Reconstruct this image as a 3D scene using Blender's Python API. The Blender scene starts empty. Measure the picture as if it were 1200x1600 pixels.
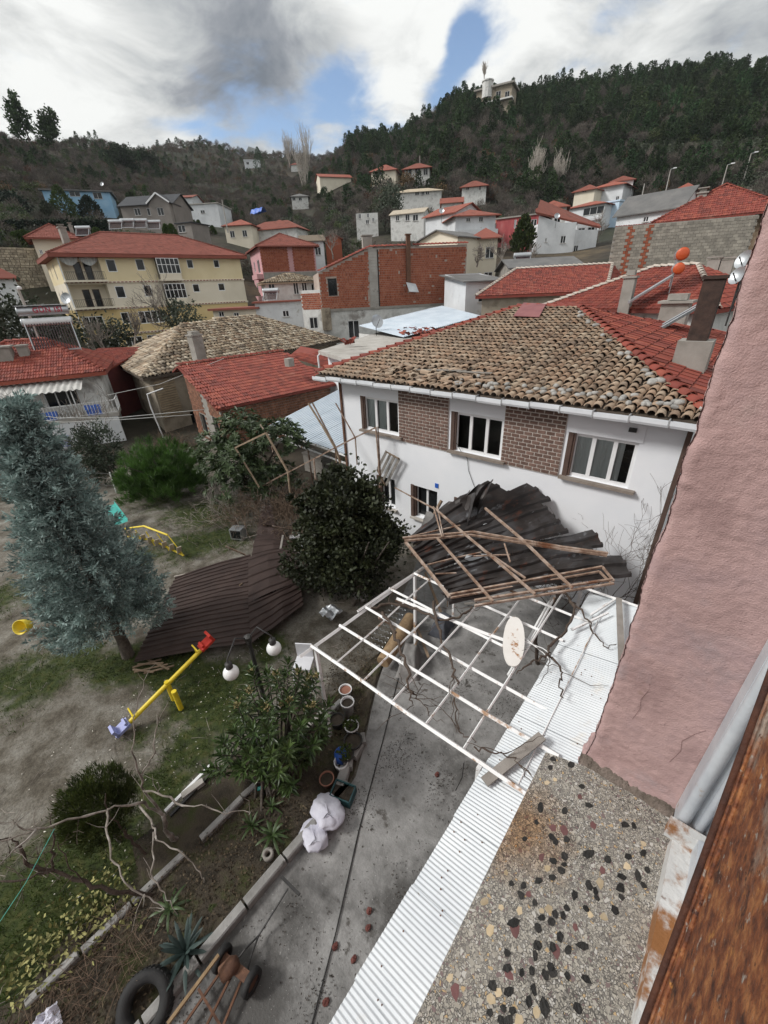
import bpy, math, random
import numpy as np
from mathutils import Vector, Matrix, noise
from math import radians as rd, sin, cos, pi

# ------------------------------------------------------------------ camera, sky, sun, exposure
S = bpy.context.scene
COL = S.collection
CAMZ = 8.5
YAW, PIT, ROL, FOC = rd(41.4), rd(61.66), rd(-2.68), 640.0
camd = bpy.data.cameras.new('camera')
camd.sensor_fit = 'HORIZONTAL'; camd.sensor_width = 36.0; camd.lens = 36.0 * FOC / 1200.0
camd.clip_start = 0.02; camd.clip_end = 6000
cam = bpy.data.objects.new('camera', camd); COL.objects.link(cam)
RM = Matrix.Rotation(YAW, 3, 'Z') @ Matrix.Rotation(PIT, 3, 'X') @ Matrix.Rotation(ROL, 3, 'Z')
cam.matrix_world = Matrix.Translation((0, 0, CAMZ)) @ RM.to_4x4()
S.camera = cam
RN = np.array(RM); CP = np.array([0, 0, CAMZ])
def ray(x, y): return RN @ np.array([(x - 600) / FOC, -(y - 800) / FOC, -1.0])
def pl(x, y, ax, v):
 d = ray(x, y); return CP + d * ((v - CP[ax]) / d[ax])
def at(x, y, z=0.0): return pl(x, y, 2, z)
def aty(x, y, v): return pl(x, y, 1, v)
def atx(x, y, v): return pl(x, y, 0, v)
def ad(x, y, d):
 r = ray(x, y); return CP + r * (d / math.hypot(r[0], r[1]))
def px(p):
 q = RN.T @ (np.array(p) - CP); return 600 + FOC * q[0] / -q[2], 800 - FOC * q[1] / -q[2]

S.view_settings.view_transform = 'Standard'; S.view_settings.look = 'None'
S.view_settings.exposure = 0.93; S.view_settings.gamma = 1.0
S.view_settings.use_curve_mapping = False
SUN_EL, SUN_AZ = rd(40), rd(-138)         # azimuth measured from +Y towards +X
sd = np.array([sin(SUN_AZ) * cos(SUN_EL), cos(SUN_AZ) * cos(SUN_EL), sin(SUN_EL)])
sun = bpy.data.lights.new('sun', 'SUN'); sun.energy = 1.5; sun.angle = rd(14); sun.color = (1.0, .97, .93)
so = bpy.data.objects.new('sun', sun); COL.objects.link(so)
so.rotation_euler = Vector(-sd).to_track_quat('-Z', 'Y').to_euler()

S.cycles.max_bounces = 5; S.cycles.diffuse_bounces = 3; S.cycles.glossy_bounces = 2; S.cycles.transmission_bounces = 2; S.cycles.transparent_max_bounces = 6
W = bpy.data.worlds.new('World'); S.world = W; W.use_nodes = True; W.cycles.sampling_method = 'MANUAL'; W.cycles.sample_map_resolution = 512
def world():
 nt = W.node_tree; N = nt.nodes; L = nt.links; N.clear()
 out = N.new('ShaderNodeOutputWorld')
 sky = N.new('ShaderNodeTexSky'); sky.sky_type = 'NISHITA'; sky.sun_disc = False
 sky.sun_elevation = SUN_EL; sky.sun_rotation = SUN_AZ; sky.altitude = 300; sky.ozone_density = 2.0; sky.dust_density = .4
 b1 = N.new('ShaderNodeBackground'); b1.inputs[1].default_value = 0.09
 L.new(sky.outputs[0], b1.inputs[0])
 tc = N.new('ShaderNodeTexCoord')
 def math_(op, a, b=None, c=None):
  n = N.new('ShaderNodeMath'); n.operation = op
  for i, v in enumerate((a, b, c)):
   if v is None: continue
   if isinstance(v, (int, float)): n.inputs[i].default_value = v
   else: L.new(v, n.inputs[i])
  return n.outputs[0]
 # clouds lie on a flat layer: project the view direction on it
 sep = N.new('ShaderNodeSeparateXYZ'); L.new(tc.outputs['Generated'], sep.inputs[0])
 zz = math_('ADD', math_('MAXIMUM', sep.outputs[2], 0.0), 0.22)
 cx = math_('DIVIDE', sep.outputs[0], zz); cy = math_('DIVIDE', sep.outputs[1], zz)
 com = N.new('ShaderNodeCombineXYZ'); L.new(cx, com.inputs[0]); L.new(cy, com.inputs[1])
 def nz(scale, det, rough, off, dist=0.0):
  mp = N.new('ShaderNodeMapping'); mp.inputs['Location'].default_value = off
  L.new(com.outputs[0], mp.inputs[0])
  n = N.new('ShaderNodeTexNoise'); n.inputs['Scale'].default_value = scale
  n.inputs['Detail'].default_value = det; n.inputs['Roughness'].default_value = rough
  n.inputs['Distortion'].default_value = dist
  L.new(mp.outputs[0], n.inputs['Vector']); return n.outputs['Fac']
 n1 = nz(3.1, 7, .58, (3.1, 1.7, 0), .35)      # cover
 n2 = nz(3.0, 8, .62, (7.3, 4.2, 0), .5)       # thickness: grey bellies
 def blob(x, y, rad):
  d = ray(x, y); d = d / np.linalg.norm(d)
  v = N.new('ShaderNodeVectorMath'); v.operation = 'DISTANCE'
  L.new(tc.outputs['Generated'], v.inputs[0]); v.inputs[1].default_value = tuple(d)
  mr = N.new('ShaderNodeMapRange'); mr.interpolation_type = 'SMOOTHSTEP'
  L.new(v.outputs['Value'], mr.inputs['Value'])
  mr.inputs['From Min'].default_value = 0.0; mr.inputs['From Max'].default_value = rad
  mr.inputs['To Min'].default_value = 1.0; mr.inputs['To Max'].default_value = 0.0
  return mr.outputs[0]
 gaps = None
 for (x, y, r, w) in ((550, 142, .10, .30), (510, 188, .11, .20), (390, 203, .16, .24), (735, 45, .05, .28), (720, 75, .05, .28), (700, 115, .06, .28), (690, 150, .05, .22), (775, 12, .09, .30), (640, 205, .08, .2), (940, 5, .10, .24)):
  b = math_('MULTIPLY', blob(x, y, r), w)
  gaps = b if gaps is None else math_('ADD', gaps, b)
 cov = math_('SUBTRACT', math_('ADD', n1, .20), gaps)
 mr = N.new('ShaderNodeMapRange'); mr.interpolation_type = 'SMOOTHSTEP'
 L.new(cov, mr.inputs['Value']); mr.inputs['From Min'].default_value = .36; mr.inputs['From Max'].default_value = .62
 thick = n2
 for (x, y, r, w) in ((375, 75, .28, .34), (450, 45, .16, .12), (200, 110, .35, .10), (1080, 60, .35, .12)):
  thick = math_('ADD', thick, math_('MULTIPLY', blob(x, y, r), w))
 for (x, y, r, w) in ((60, 60, .5, .14), (610, 30, .25, .20), (780, 60, .12, .12), (290, 205, .08, .15)):
  thick = math_('SUBTRACT', thick, math_('MULTIPLY', blob(x, y, r), w))
 cr = N.new('ShaderNodeValToRGB'); L.new(thick, cr.inputs[0])
 e = cr.color_ramp.elements
 e[0].position = .38; e[0].color = (.90, .91, .89, 1)
 e[1].position = .98; e[1].color = (.15, .175, .21, 1)
 for p_, c_ in ((.53, (.70, .71, .70, 1)), (.66, (.48, .50, .51, 1)), (.80, (.28, .30, .33, 1))):
  k = e.new(p_); k.color = c_
 b2 = N.new('ShaderNodeBackground'); b2.inputs[1].default_value = 0.59
 L.new(cr.outputs[0], b2.inputs[0])
 mx = N.new('ShaderNodeMixShader'); L.new(mr.outputs[0], mx.inputs[0])
 L.new(b1.outputs[0], mx.inputs[1]); L.new(b2.outputs[0], mx.inputs[2]); L.new(mx.outputs[0], out.inputs[0])
world()

# ------------------------------------------------------------------ helpers
rng = np.random.default_rng(7); random.seed(7)
MATS = {}
def mat(name, cols, scale=2.0, rough=.85, bump=0.0, bscale=None, metal=0.0, rnd=0.0, det=5, nrough=.6, spec=None,
  stretch=None, trans=0.0, spots=None, attr_ramp=None, attrmix=.6, dirt=None):
 """procedural material: a noise ramp over world position, optional per-piece value shift (face attribute rnd), bump and spots"""
 if name in MATS: return MATS[name]
 m = bpy.data.materials.new(name); m.use_nodes = True; MATS[name] = m
 nt = m.node_tree; N = nt.nodes; L = nt.links
 bs = N['Principled BSDF']; bs.inputs['Roughness'].default_value = rough; bs.inputs['Metallic'].default_value = metal
 if spec is not None: bs.inputs['Specular IOR Level'].default_value = spec
 g = N.new('ShaderNodeNewGeometry'); pos = g.outputs['Position']
 if stretch:
  mp = N.new('ShaderNodeMapping'); mp.inputs['Scale'].default_value = stretch; L.new(pos, mp.inputs[0]); pos = mp.outputs[0]
 def nz(sc, d=det, r=nrough, off=0.0):
  n = N.new('ShaderNodeTexNoise'); n.inputs['Scale'].default_value = sc; n.inputs['Detail'].default_value = d
  n.inputs['Roughness'].default_value = r; 
  if off:
   mp = N.new('ShaderNodeMapping'); mp.inputs['Location'].default_value = (off, off * .7, off * .3); L.new(pos, mp.inputs[0]); L.new(mp.outputs[0], n.inputs['Vector'])
  else: L.new(pos, n.inputs['Vector'])
  return n.outputs['Fac']
 def ramp(fac, cs, lo=.32, hi=.68):
  r = N.new('ShaderNodeValToRGB'); L.new(fac, r.inputs[0]); e = r.color_ramp.elements
  k = len(cs); ps = [lo + (hi - lo) * i / max(1, k - 1) for i in range(k)]
  e[0].position = ps[0]; e[0].color = (*cs[0], 1)
  if k == 1: e[1].position = 1; e[1].color = (*cs[0], 1)
  else:
   e[1].position = ps[-1]; e[1].color = (*cs[-1], 1)
   for i in range(1, k - 1):
    q = e.new(ps[i]); q.color = (*cs[i], 1)
  return r.outputs[0]
 col = ramp(nz(scale), cols)
 if attr_ramp or rnd:
  at_ = N.new('ShaderNodeAttribute'); at_.attribute_name = 'rnd'
 if attr_ramp:
  c2 = ramp(at_.outputs['Fac'], attr_ramp, 0.0, 1.0)
  mx = N.new('ShaderNodeMix'); mx.data_type = 'RGBA'; mx.inputs[0].default_value = attrmix
  L.new(col, mx.inputs[6]); L.new(c2, mx.inputs[7]); col = mx.outputs[2]
 if rnd:
  mr = N.new('ShaderNodeMapRange'); L.new(at_.outputs['Fac'], mr.inputs[0])
  mr.inputs[3].default_value = 1 - rnd; mr.inputs[4].default_value = 1 + rnd
  hs = N.new('ShaderNodeHueSaturation'); L.new(mr.outputs[0], hs.inputs['Value']); L.new(col, hs.inputs['Color']); col = hs.outputs[0]
 for sp in (spots or []):
  # (scale, lo, hi, colour, offset): blotches with a shape of their own
  f = N.new('ShaderNodeMapRange'); f.interpolation_type = 'SMOOTHSTEP'; L.new(nz(sp[0], 6, .65, sp[4]), f.inputs[0])
  f.inputs[1].default_value = sp[1]; f.inputs[2].default_value = sp[2]
  mx = N.new('ShaderNodeMix'); mx.data_type = 'RGBA'; L.new(f.outputs[0], mx.inputs[0]); L.new(col, mx.inputs[6]); mx.inputs[7].default_value = (*sp[3], 1); col = mx.outputs[2]
 L.new(col, bs.inputs['Base Color'])
 if bump:
  b = N.new('ShaderNodeBump'); b.inputs['Strength'].default_value = bump; b.inputs['Distance'].default_value = .02
  L.new(nz(bscale or scale * 6, 4, .6, 1.3), b.inputs['Height']); L.new(b.outputs[0], bs.inputs['Normal'])
 if trans:
  # thin leaf: some light passes through
  t = N.new('ShaderNodeBsdfTranslucent'); L.new(col, t.inputs[0]); mxs = N.new('ShaderNodeMixShader'); mxs.inputs[0].default_value = trans
  L.new(bs.outputs[0], mxs.inputs[1]); L.new(t.outputs[0], mxs.inputs[2]); L.new(mxs.outputs[0], N['Material Output'].inputs[0])
 return m

def orth(d):
 d = np.asarray(d, float); d = d / (np.linalg.norm(d) + 1e-12)
 a = np.array([0, 0, 1.0]) if abs(d[2]) < .95 else np.array([1.0, 0, 0])
 u = np.cross(a, d); u /= np.linalg.norm(u); return d, u, np.cross(d, u)
class MB:
 def __init__(s): s.V = []; s.F = []; s.Rn = []; s.n = 0
 def add(s, V, F, rnd=None):
  V = np.asarray(V, float).reshape(-1, 3); F = np.asarray(F, int)
  if len(F) == 0: return s
  s.V.append(V); s.F.append(F + s.n); s.n += len(V)
  if rnd is None: rnd = random.random()
  s.Rn.append(np.broadcast_to(np.asarray(rnd, float), (len(F),)).copy()); return s
 def box(s, c, size, R=None, rnd=None):
  h = np.array(size) / 2.0
  V = np.array([[-1, -1, -1], [1, -1, -1], [1, 1, -1], [-1, 1, -1], [-1, -1, 1], [1, -1, 1], [1, 1, 1], [-1, 1, 1]]) * h
  if R is not None: V = V @ np.array(R).T
  return s.add(V + np.array(c), [[0, 3, 2, 1], [4, 5, 6, 7], [0, 1, 5, 4], [1, 2, 6, 5], [2, 3, 7, 6], [3, 0, 4, 7]], rnd)
 def beam(s, p0, p1, w, h=None, up=(0, 0, 1), rnd=None):
  p0 = np.array(p0, float); p1 = np.array(p1, float); h = h or w; d = p1 - p0; l = np.linalg.norm(d); d = d / l
  u = np.cross(np.array(up, float), d)
  if np.linalg.norm(u) < 1e-4: u = np.cross(np.array([1.0, 0, 0]), d)
  u /= np.linalg.norm(u); v = np.cross(d, u)
  return s.box((p0 + p1) / 2, (l, w, h), np.stack([d, u, v], 1), rnd)
 def path(s, pts, rad, n=6, cap=True, rnd=None):
  P = np.asarray(pts, float); k = len(P); rad = np.broadcast_to(np.asarray(rad, float), (k,))
  a = np.arange(n) * 2 * pi / n; T = np.gradient(P, axis=0); _, u, v = orth(T[0]); V = []
  for i in range(k):
   t = T[i] / (np.linalg.norm(T[i]) + 1e-12); u = u - t * (u @ t); u /= np.linalg.norm(u) + 1e-12; v = np.cross(t, u)
   V.append(P[i] + rad[i] * (np.cos(a)[:, None] * u + np.sin(a)[:, None] * v))
  V = np.concatenate(V); i = np.arange(k - 1)[:, None] * n; j = np.arange(n)[None]; j2 = (j + 1) % n
  F = np.stack([i + j, i + j2, i + n + j2, i + n + j], -1).reshape(-1, 4)
  s.add(V, F, rnd)
  if cap and rad[-1] > .004:
   for q, o in ((0, 1), (k - 1, -1)):
    c = P[q]; ring = V[q * n:(q + 1) * n]; VV = np.vstack([ring, c]); 
    s.add(VV, [[(x + 1) % n, x, n] if o == 1 else [x, (x + 1) % n, n] for x in range(n)], s.Rn[-1][0])
  return s
 def tube(s, p0, p1, r, r2=None, n=6, rnd=None): return s.path([p0, p1], [r, r if r2 is None else r2], n, True, rnd)
 def prism(s, poly, vec, rnd=None):
  A = np.asarray(poly, float); k = len(A); B = A + np.array(vec, float); r = random.random() if rnd is None else rnd
  V = np.vstack([A, B]); s.add(V, [[i, (i + 1) % k, k + (i + 1) % k, k + i] for i in range(k)], r)
  for o, rev in ((0, True), (k, False)):
   idx = list(range(o, o + k)); idx = idx[::-1] if rev else idx
   s.V.append(V[:0]); s.F.append(('ng', [i + s.n - 2 * k for i in idx])); s.Rn.append(np.array([r]))
  return s
 def lathe(s, prof, c=(0, 0, 0), n=16, axis=(0, 0, 1), rnd=None):
  d, u, v = orth(axis); pr = np.asarray(prof, float); a = np.arange(n) * 2 * pi / n; k = len(pr)
  V = (np.array(c) + pr[:, None, 1:2] * d + pr[:, None, 0:1] * (np.cos(a)[None, :, None] * u + np.sin(a)[None, :, None] * v)).reshape(-1, 3)
  i = np.arange(k - 1)[:, None] * n; j = np.arange(n)[None]; j2 = (j + 1) % n
  return s.add(V, np.stack([i + j, i + j2, i + n + j2, i + n + j], -1).reshape(-1, 4), rnd)
 def grid(s, P, rnd=None):
  P = np.asarray(P, float); a, b = P.shape[:2]; i = np.arange(a - 1)[:, None] * b; j = np.arange(b - 1)[None]
  return s.add(P.reshape(-1, 3), np.stack([i + j, i + j + 1, i + b + j + 1, i + b + j], -1).reshape(-1, 4), rnd)
 def mesh(s, name, m, smooth=False):
  me = bpy.data.meshes.new(name)
  V = np.concatenate(s.V) if s.V else np.zeros((0, 3)); LI = []; LT = []; RR = []
  for F, r in zip(s.F, s.Rn):
   if isinstance(F, tuple): LI.append(np.array(F[1])); LT.append(np.array([len(F[1])])); RR.append(r)
   else: LI.append(F.ravel()); LT.append(np.full(len(F), F.shape[1])); RR.append(r)
  LI = np.concatenate(LI); LT = np.concatenate(LT); RR = np.concatenate(RR)
  me.vertices.add(len(V)); me.vertices.foreach_set('co', V.astype(np.float32).ravel())
  me.loops.add(len(LI)); me.loops.foreach_set('vertex_index', LI.astype(np.int32))
  me.polygons.add(len(LT)); me.polygons.foreach_set('loop_start', np.concatenate([[0], np.cumsum(LT)[:-1]]).astype(np.int32))
  me.polygons.foreach_set('loop_total', LT.astype(np.int32))
  me.polygons.foreach_set('use_smooth', np.full(len(LT), smooth))
  at_ = me.attributes.new('rnd', 'FLOAT', 'FACE'); at_.data.foreach_set('value', RR.astype(np.float32))
  me.update(); me.validate()
  if m: me.materials.append(m)
  return me
 def build(s, name, m, parent=None, smooth=False, label=None, kind=None):
  if parent is not None:
   o_ = world_loc(parent)
   s.V = [v - o_ for v in s.V]
  o = bpy.data.objects.new(name, s.mesh(name, m, smooth)); COL.objects.link(o)
  if parent is not None: o.parent = parent
  if label: o['label'] = label
  if kind: o['kind'] = kind
  return o
def world_loc(o):
 v = np.zeros(3)
 while o is not None: v = v + np.array(o.location); o = o.parent
 return v
def thing(name, label, cat, loc=(0, 0, 0), group=None):
 o = bpy.data.objects.new(name, None); o.empty_display_size = .2; COL.objects.link(o); o.location = tuple(float(a) for a in loc)
 o['label'] = label; o['category'] = cat
 if group: o['group'] = group
 return o
def tag(o, label, cat, group=None):
 o['label'] = label; o['category'] = cat
 if group: o['group'] = group
 return o
def struct(o): o['kind'] = 'structure'; return o
def inst(me, name, parent, M4):
 """one piece sharing mesh data, M4 in world space; parents are never rotated or scaled"""
 o = bpy.data.objects.new(name, me); COL.objects.link(o)
 if parent is not None:
  o.parent = parent; M4 = Matrix.Translation(-Vector(world_loc(parent))) @ M4
 o.matrix_basis = M4; return o
def M4of(c, R): 
 m = Matrix(np.asarray(R).tolist()).to_4x4(); m.translation = Vector(c); return m
def copy_tree(o, parent=None):
 c = o.copy(); COL.objects.link(c); c.parent = parent
 for ch in o.children: copy_tree(ch, c)
 return c
def fbm(p, o=4): return noise.fractal(Vector(p), 1.0, 2.0, o)
def rotz(a): return np.array([[cos(a), -sin(a), 0], [sin(a), cos(a), 0], [0, 0, 1.0]])
# ------------------------------------------------------------------ materials
BAR = [(.10, .075, .058), (.30, .20, .135), (.42, .31, .22), (.22, .17, .125), (.50, .41, .31), (.36, .22, .14), (.16, .125, .10), (.46, .38, .29)]
m_barrel = mat('old_barrel_tile', [(.09, .07, .055), (.30, .21, .145), (.45, .35, .26)], 9, .9, .5, 60, attr_ramp=BAR, attrmix=.6, spots=[(3.0, .58, .72, (.10, .09, .065), 4.0), (14, .62, .75, (.42, .39, .31), 9)])
m_barrelo = mat('weathered_barrel_tile', [(.13, .10, .07), (.36, .28, .19), (.50, .42, .31)], 6, .92, .4, 50, attr_ramp=[(.07, .052, .04), (.54, .45, .33), (.22, .14, .09), (.66, .58, .46), (.10, .078, .06), (.46, .35, .24)], attrmix=.85, spots=[(.8, .55, .7, (.17, .13, .095), 2)])
RED = [(.10, .022, .017), (.28, .055, .035), (.20, .038, .027), (.34, .085, .05), (.14, .03, .024)]
m_red = mat('red_clay_tile', [(.15, .032, .022), (.27, .056, .036)], 3, .75, .2, 40, attr_ramp=RED, attrmix=.68, spots=[(1.2, .6, .75, (.09, .045, .036), 5), (.7, .58, .74, (.30, .12, .085), 9), (6, .66, .74, (.14, .12, .085), 3)])
m_redfar = mat('distant_red_tile', [(.17, .048, .032), (.27, .078, .05), (.21, .058, .04)], .8, .85, .3, 4, rnd=.25, spots=[(.4, .58, .75, (.15, .07, .055), 5)])
m_redfade = mat('faded_red_tile', [(.18, .052, .036), (.28, .085, .06)], 1.2, .85, .2, 9, attr_ramp=[(.15, .045, .034), (.29, .09, .065), (.21, .062, .045)], attrmix=.5)
m_white = mat('white_render', [(.76, .79, .83), (.83, .85, .88)], .7, .9, .12, 45, spots=[(.9, .66, .82, (.60, .62, .64), 3), (.35, .62, .8, (.66, .68, .70), 8)])
m_whitefar = mat('distant_white_render', [(.58, .60, .62), (.74, .76, .78)], .45, .9, 0, spots=[(.3, .58, .74, (.44, .44, .43), 3), (1.1, .62, .74, (.40, .385, .36), 8)])
m_dirtywhite = mat('stained_white_render', [(.45, .45, .43), (.68, .68, .66), (.56, .55, .53)], .8, .9, .2, 20, spots=[(.5, .58, .72, (.28, .26, .24), 3)])
m_cream = mat('cream_render', [(.66, .60, .48), (.76, .70, .58)], .4, .9, .05, 30)
m_yellow = mat('yellow_render', [(.68, .58, .36), (.76, .66, .44)], .4, .9, .05, 30, spots=[(.3, .6, .8, (.52, .43, .27), 3)])
m_ochre = mat('ochre_render', [(.62, .47, .22), (.70, .55, .29)], .4, .9, .05, 30)
m_pinkr = mat('pink_render_far', [(.50, .27, .29), (.60, .35, .36)], .4, .9, 0)
m_redr = mat('faded_red_render', [(.30, .05, .06), (.42, .10, .10), (.50, .25, .24)], .5, .9, 0, stretch=(1, 1, .25))
m_blue = mat('blue_render', [(.22, .42, .62), (.36, .55, .72)], .4, .9, 0)
m_ltblue = mat('light_blue_render', [(.45, .60, .75), (.60, .72, .84)], .4, .9, 0)
m_tan = mat('tan_render', [(.36, .27, .17), (.46, .36, .24)], .4, .9, 0)
m_greyr = mat('grey_brown_render', [(.20, .18, .165), (.26, .235, .215)], .5, .9, 0)
m_darkroof = mat('dark_shingle', [(.028, .03, .036), (.05, .053, .06)], 1.2, .8, .2, 12)
m_greyroof = mat('grey_sheet_roof', [(.10, .10, .10), (.16, .155, .15)], .8, .7, .1, 10)
m_cement = mat('cement', [(.24, .225, .20), (.36, .34, .31)], 1.3, .95, .3, 25, spots=[(.9, .58, .75, (.17, .155, .14), 2)])
m_concrete = mat('bare_concrete', [(.33, .31, .28), (.45, .43, .40)], 1.1, .95, .3, 25, spots=[(1.6, .58, .74, (.19, .175, .16), 2)])
m_block = mat('grey_block', [(.24, .22, .19), (.36, .33, .28)], 2.2, .95, .3, 25, rnd=.22)
m_redbrick = mat('hollow_red_brick', [(.26, .075, .04), (.36, .115, .06)], 4, .9, .2, 20, attr_ramp=[(.20, .055, .03), (.36, .105, .055), (.30, .085, .045), (.44, .17, .10), (.34, .10, .05)], attrmix=.65)
m_mortar = mat('mortar', [(.34, .27, .23), (.45, .38, .33)], 2, .95, .2, 25)
m_facebrick = mat('brown_face_brick', [(.135, .080, .062), (.19, .12, .096)], 6, .8, .25, 60, rnd=.22)
m_joint = mat('pale_brick_joint', [(.52, .46, .42), (.60, .55, .50)], 4, .95, .1, 50)
m_stone = mat('rubble_stone', [(.28, .24, .18), (.44, .39, .30)], 2, .95, .4, 20, rnd=.3)
m_adobe = mat('old_earth_render', [(.22, .185, .14), (.36, .31, .24), (.28, .24, .19)], .8, .95, .4, 14, spots=[(.5, .55, .7, (.15, .12, .09), 2), (.9, .66, .78, (.48, .45, .40), 7)])
m_frame = mat('white_window_frame', [(.74, .75, .76), (.80, .81, .82)], 2, .5)
m_brownframe = mat('brown_reveal', [(.075, .045, .035), (.11, .07, .055)], 4, .8)
m_sillstone = mat('sill_marble', [(.42, .39, .35), (.52, .49, .45)], 5, .7)
m_band = mat('maroon_band', [(.22, .06, .05), (.28, .09, .07)], 1, .8)
m_iron = mat('dark_iron', [(.03, .03, .032), (.06, .058, .055)], 5, .6, metal=.3)
m_alu = mat('galvanised', [(.42, .44, .46), (.55, .57, .59)], 2, .42, metal=.75)
m_whitemetal = mat('white_sheet_metal', [(.46, .53, .60), (.58, .64, .70)], .8, .45, metal=.1, spots=[(1.4, .63, .78, (.50, .52, .54), 4)])
m_plastic = mat('white_plastic', [(.70, .71, .72), (.78, .79, .80)], 3, .4)
m_gutter = mat('white_gutter', [(.66, .69, .73), (.76, .79, .82)], 2.5, .45, spots=[(2.2, .62, .78, (.42, .42, .42), 4)])
m_wood = mat('grey_wood', [(.20, .185, .165), (.32, .30, .275)], 2, .9, .4, 40, stretch=(1, 1, 6), spots=[(5, .6, .75, (.13, .115, .10), 2)])
m_brownwood = mat('brown_timber', [(.14, .095, .06), (.26, .19, .13)], 4, .9, .3, 40)
m_bark = mat('bark', [(.06, .05, .042), (.14, .12, .10)], 12, .95, .6, 60)
m_vine = mat('vine_bark', [(.05, .036, .028), (.105, .078, .06)], 14, .95, .5, 70)
m_twig = mat('grey_twig', [(.16, .135, .115), (.30, .265, .235)], 8, .95, rnd=.25)
m_paletwig = mat('pale_twig', [(.36, .32, .28), (.50, .46, .41)], 6, .9, rnd=.2)
m_rustbar = mat('rusty_painted_bar', [(.13, .075, .05), (.30, .21, .155), (.44, .37, .32)], 5, .85, .3, 60, stretch=(1, 1, 1), spots=[(2.5, .56, .66, (.16, .065, .03), 3)])
m_pergbar = mat('white_painted_bar', [(.74, .75, .75), (.82, .83, .83)], 3, .6, .1, 60, spots=[(2.6, .555, .66, (.34, .20, .11), 3), (14, .62, .70, (.26, .12, .06), 6)])
m_brownsheet = mat('brown_ribbed_sheet', [(.030, .018, .0155), (.052, .033, .028)], 1.6, .68, .05, 20, spec=.3, spots=[(.9, .62, .85, (.065, .055, .052), 4)])
m_wrecksheet = mat('rusted_dark_sheet', [(.012, .010, .010), (.030, .024, .022), (.07, .067, .07)], 2.2, .55, .1, 20, metal=.2, stretch=(1, .35, 1), spots=[(2.4, .60, .66, (.16, .165, .175), 3), (3.1, .60, .68, (.085, .032, .02), 8)])
m_yellowp = mat('yellow_paint', [(.70, .52, .02), (.80, .62, .05)], 5, .45)
m_redp = mat('red_plastic', [(.50, .03, .02), (.58, .05, .03)], 5, .4)
m_lilac = mat('faded_blue_plastic', [(.25, .28, .55), (.34, .37, .62)], 5, .5)
m_bluep = mat('blue_plastic', [(.02, .10, .45), (.04, .14, .55)], 5, .4)
m_turq = mat('turquoise_plastic', [(.05, .38, .34), (.08, .46, .40)], 5, .45)
m_teal = mat('dark_teal_plastic', [(.02, .07, .08), (.03, .10, .11)], 5, .6)
m_globe = mat('white_globe', [(.80, .82, .82), (.85, .86, .86)], 3, .25)
m_sack = mat('white_woven_sack', [(.55, .55, .64), (.68, .68, .76)], 4, .75, .5, 18)
m_tyre = mat('tyre_rubber', [(.012, .012, .013), (.022, .022, .022)], 8, .75, .3, 60)
m_terracotta = mat('terracotta_pot', [(.25, .11, .075), (.34, .17, .12)], 7, .9)
m_soil = mat('dark_soil', [(.030, .024, .018), (.075, .06, .045)], 6, 1, .8, 40)
m_blackpot = mat('black_pot', [(.02, .02, .02), (.035, .033, .03)], 6, .7)
m_rust = mat('rust_brown', [(.09, .045, .03), (.17, .085, .05)], 9, .9, .4, 70)
m_rusticlog = mat('barked_log', [(.20, .13, .07), (.34, .24, .14)], 6, .95, .5, 40)
m_tarp = mat('grey_cloth', [(.17, .165, .16), (.30, .29, .28)], 3, .9, .4, 20)
m_orange = mat('orange_cap', [(.48, .075, .02), (.56, .10, .03)], 3, .4)
m_glasstube = mat('dark_glass_tube', [(.03, .02, .03), (.07, .03, .03)], 3, .15)
m_purple = mat('maroon_membrane', [(.20, .07, .075), (.26, .10, .10)], 3, .8, .2, 40)
m_lettering = mat('maroon_lettering', [(.35, .03, .06), (.42, .05, .08)], 3, .6)
m_lettergrey = mat('grey_lettering', [(.05, .05, .05), (.08, .08, .08)], 3, .6)
m_curtain = mat('pale_curtain', [(.52, .56, .56), (.64, .67, .67)], 3, .9, .5, 6, stretch=(4, 1, .2))
m_hedge = mat('hedge_leaf', [(.006, .016, .008), (.014, .034, .016)], 4, .8, rnd=.4)
m_wire = mat('black_cable', [(.012, .012, .012), (.02, .02, .02)], 3, .6)
m_palewire = mat('pale_cable', [(.55, .55, .53), (.62, .62, .60)], 3, .6)
m_greenwire = mat('green_twine', [(.05, .35, .28), (.08, .45, .36)], 3, .6)
m_chair = mat('white_chair', [(.62, .63, .66), (.70, .71, .74)], 3, .5)

def glass_mat():
 m = bpy.data.materials.new('window_glass'); m.use_nodes = True; b = m.node_tree.nodes['Principled BSDF']
 b.inputs['Base Color'].default_value = (.012, .014, .016, 1); b.inputs['Roughness'].default_value = .08; b.inputs['Specular IOR Level'].default_value = .45
 return m
m_glass = glass_mat()
def clear_mat():
 m = bpy.data.materials.new('clear_glass'); m.use_nodes = True; nt = m.node_tree; N = nt.nodes; L = nt.links
 t = N.new('ShaderNodeBsdfTransparent'); t.inputs[0].default_value = (.86, .89, .89, 1)
 g = N.new('ShaderNodeBsdfGlossy'); g.inputs['Roughness'].default_value = .03
 f = N.new('ShaderNodeFresnel'); f.inputs[0].default_value = 1.5
 mx = N.new('ShaderNodeMixShader'); L.new(f.outputs[0], mx.inputs[0]); L.new(t.outputs[0], mx.inputs[1]); L.new(g.outputs[0], mx.inputs[2]); L.new(mx.outputs[0], N['Material Output'].inputs[0])
 return m
m_clear = clear_mat()
m_room = mat('dark_room', [(.03, .028, .026), (.045, .042, .04)], 2, .95)

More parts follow.
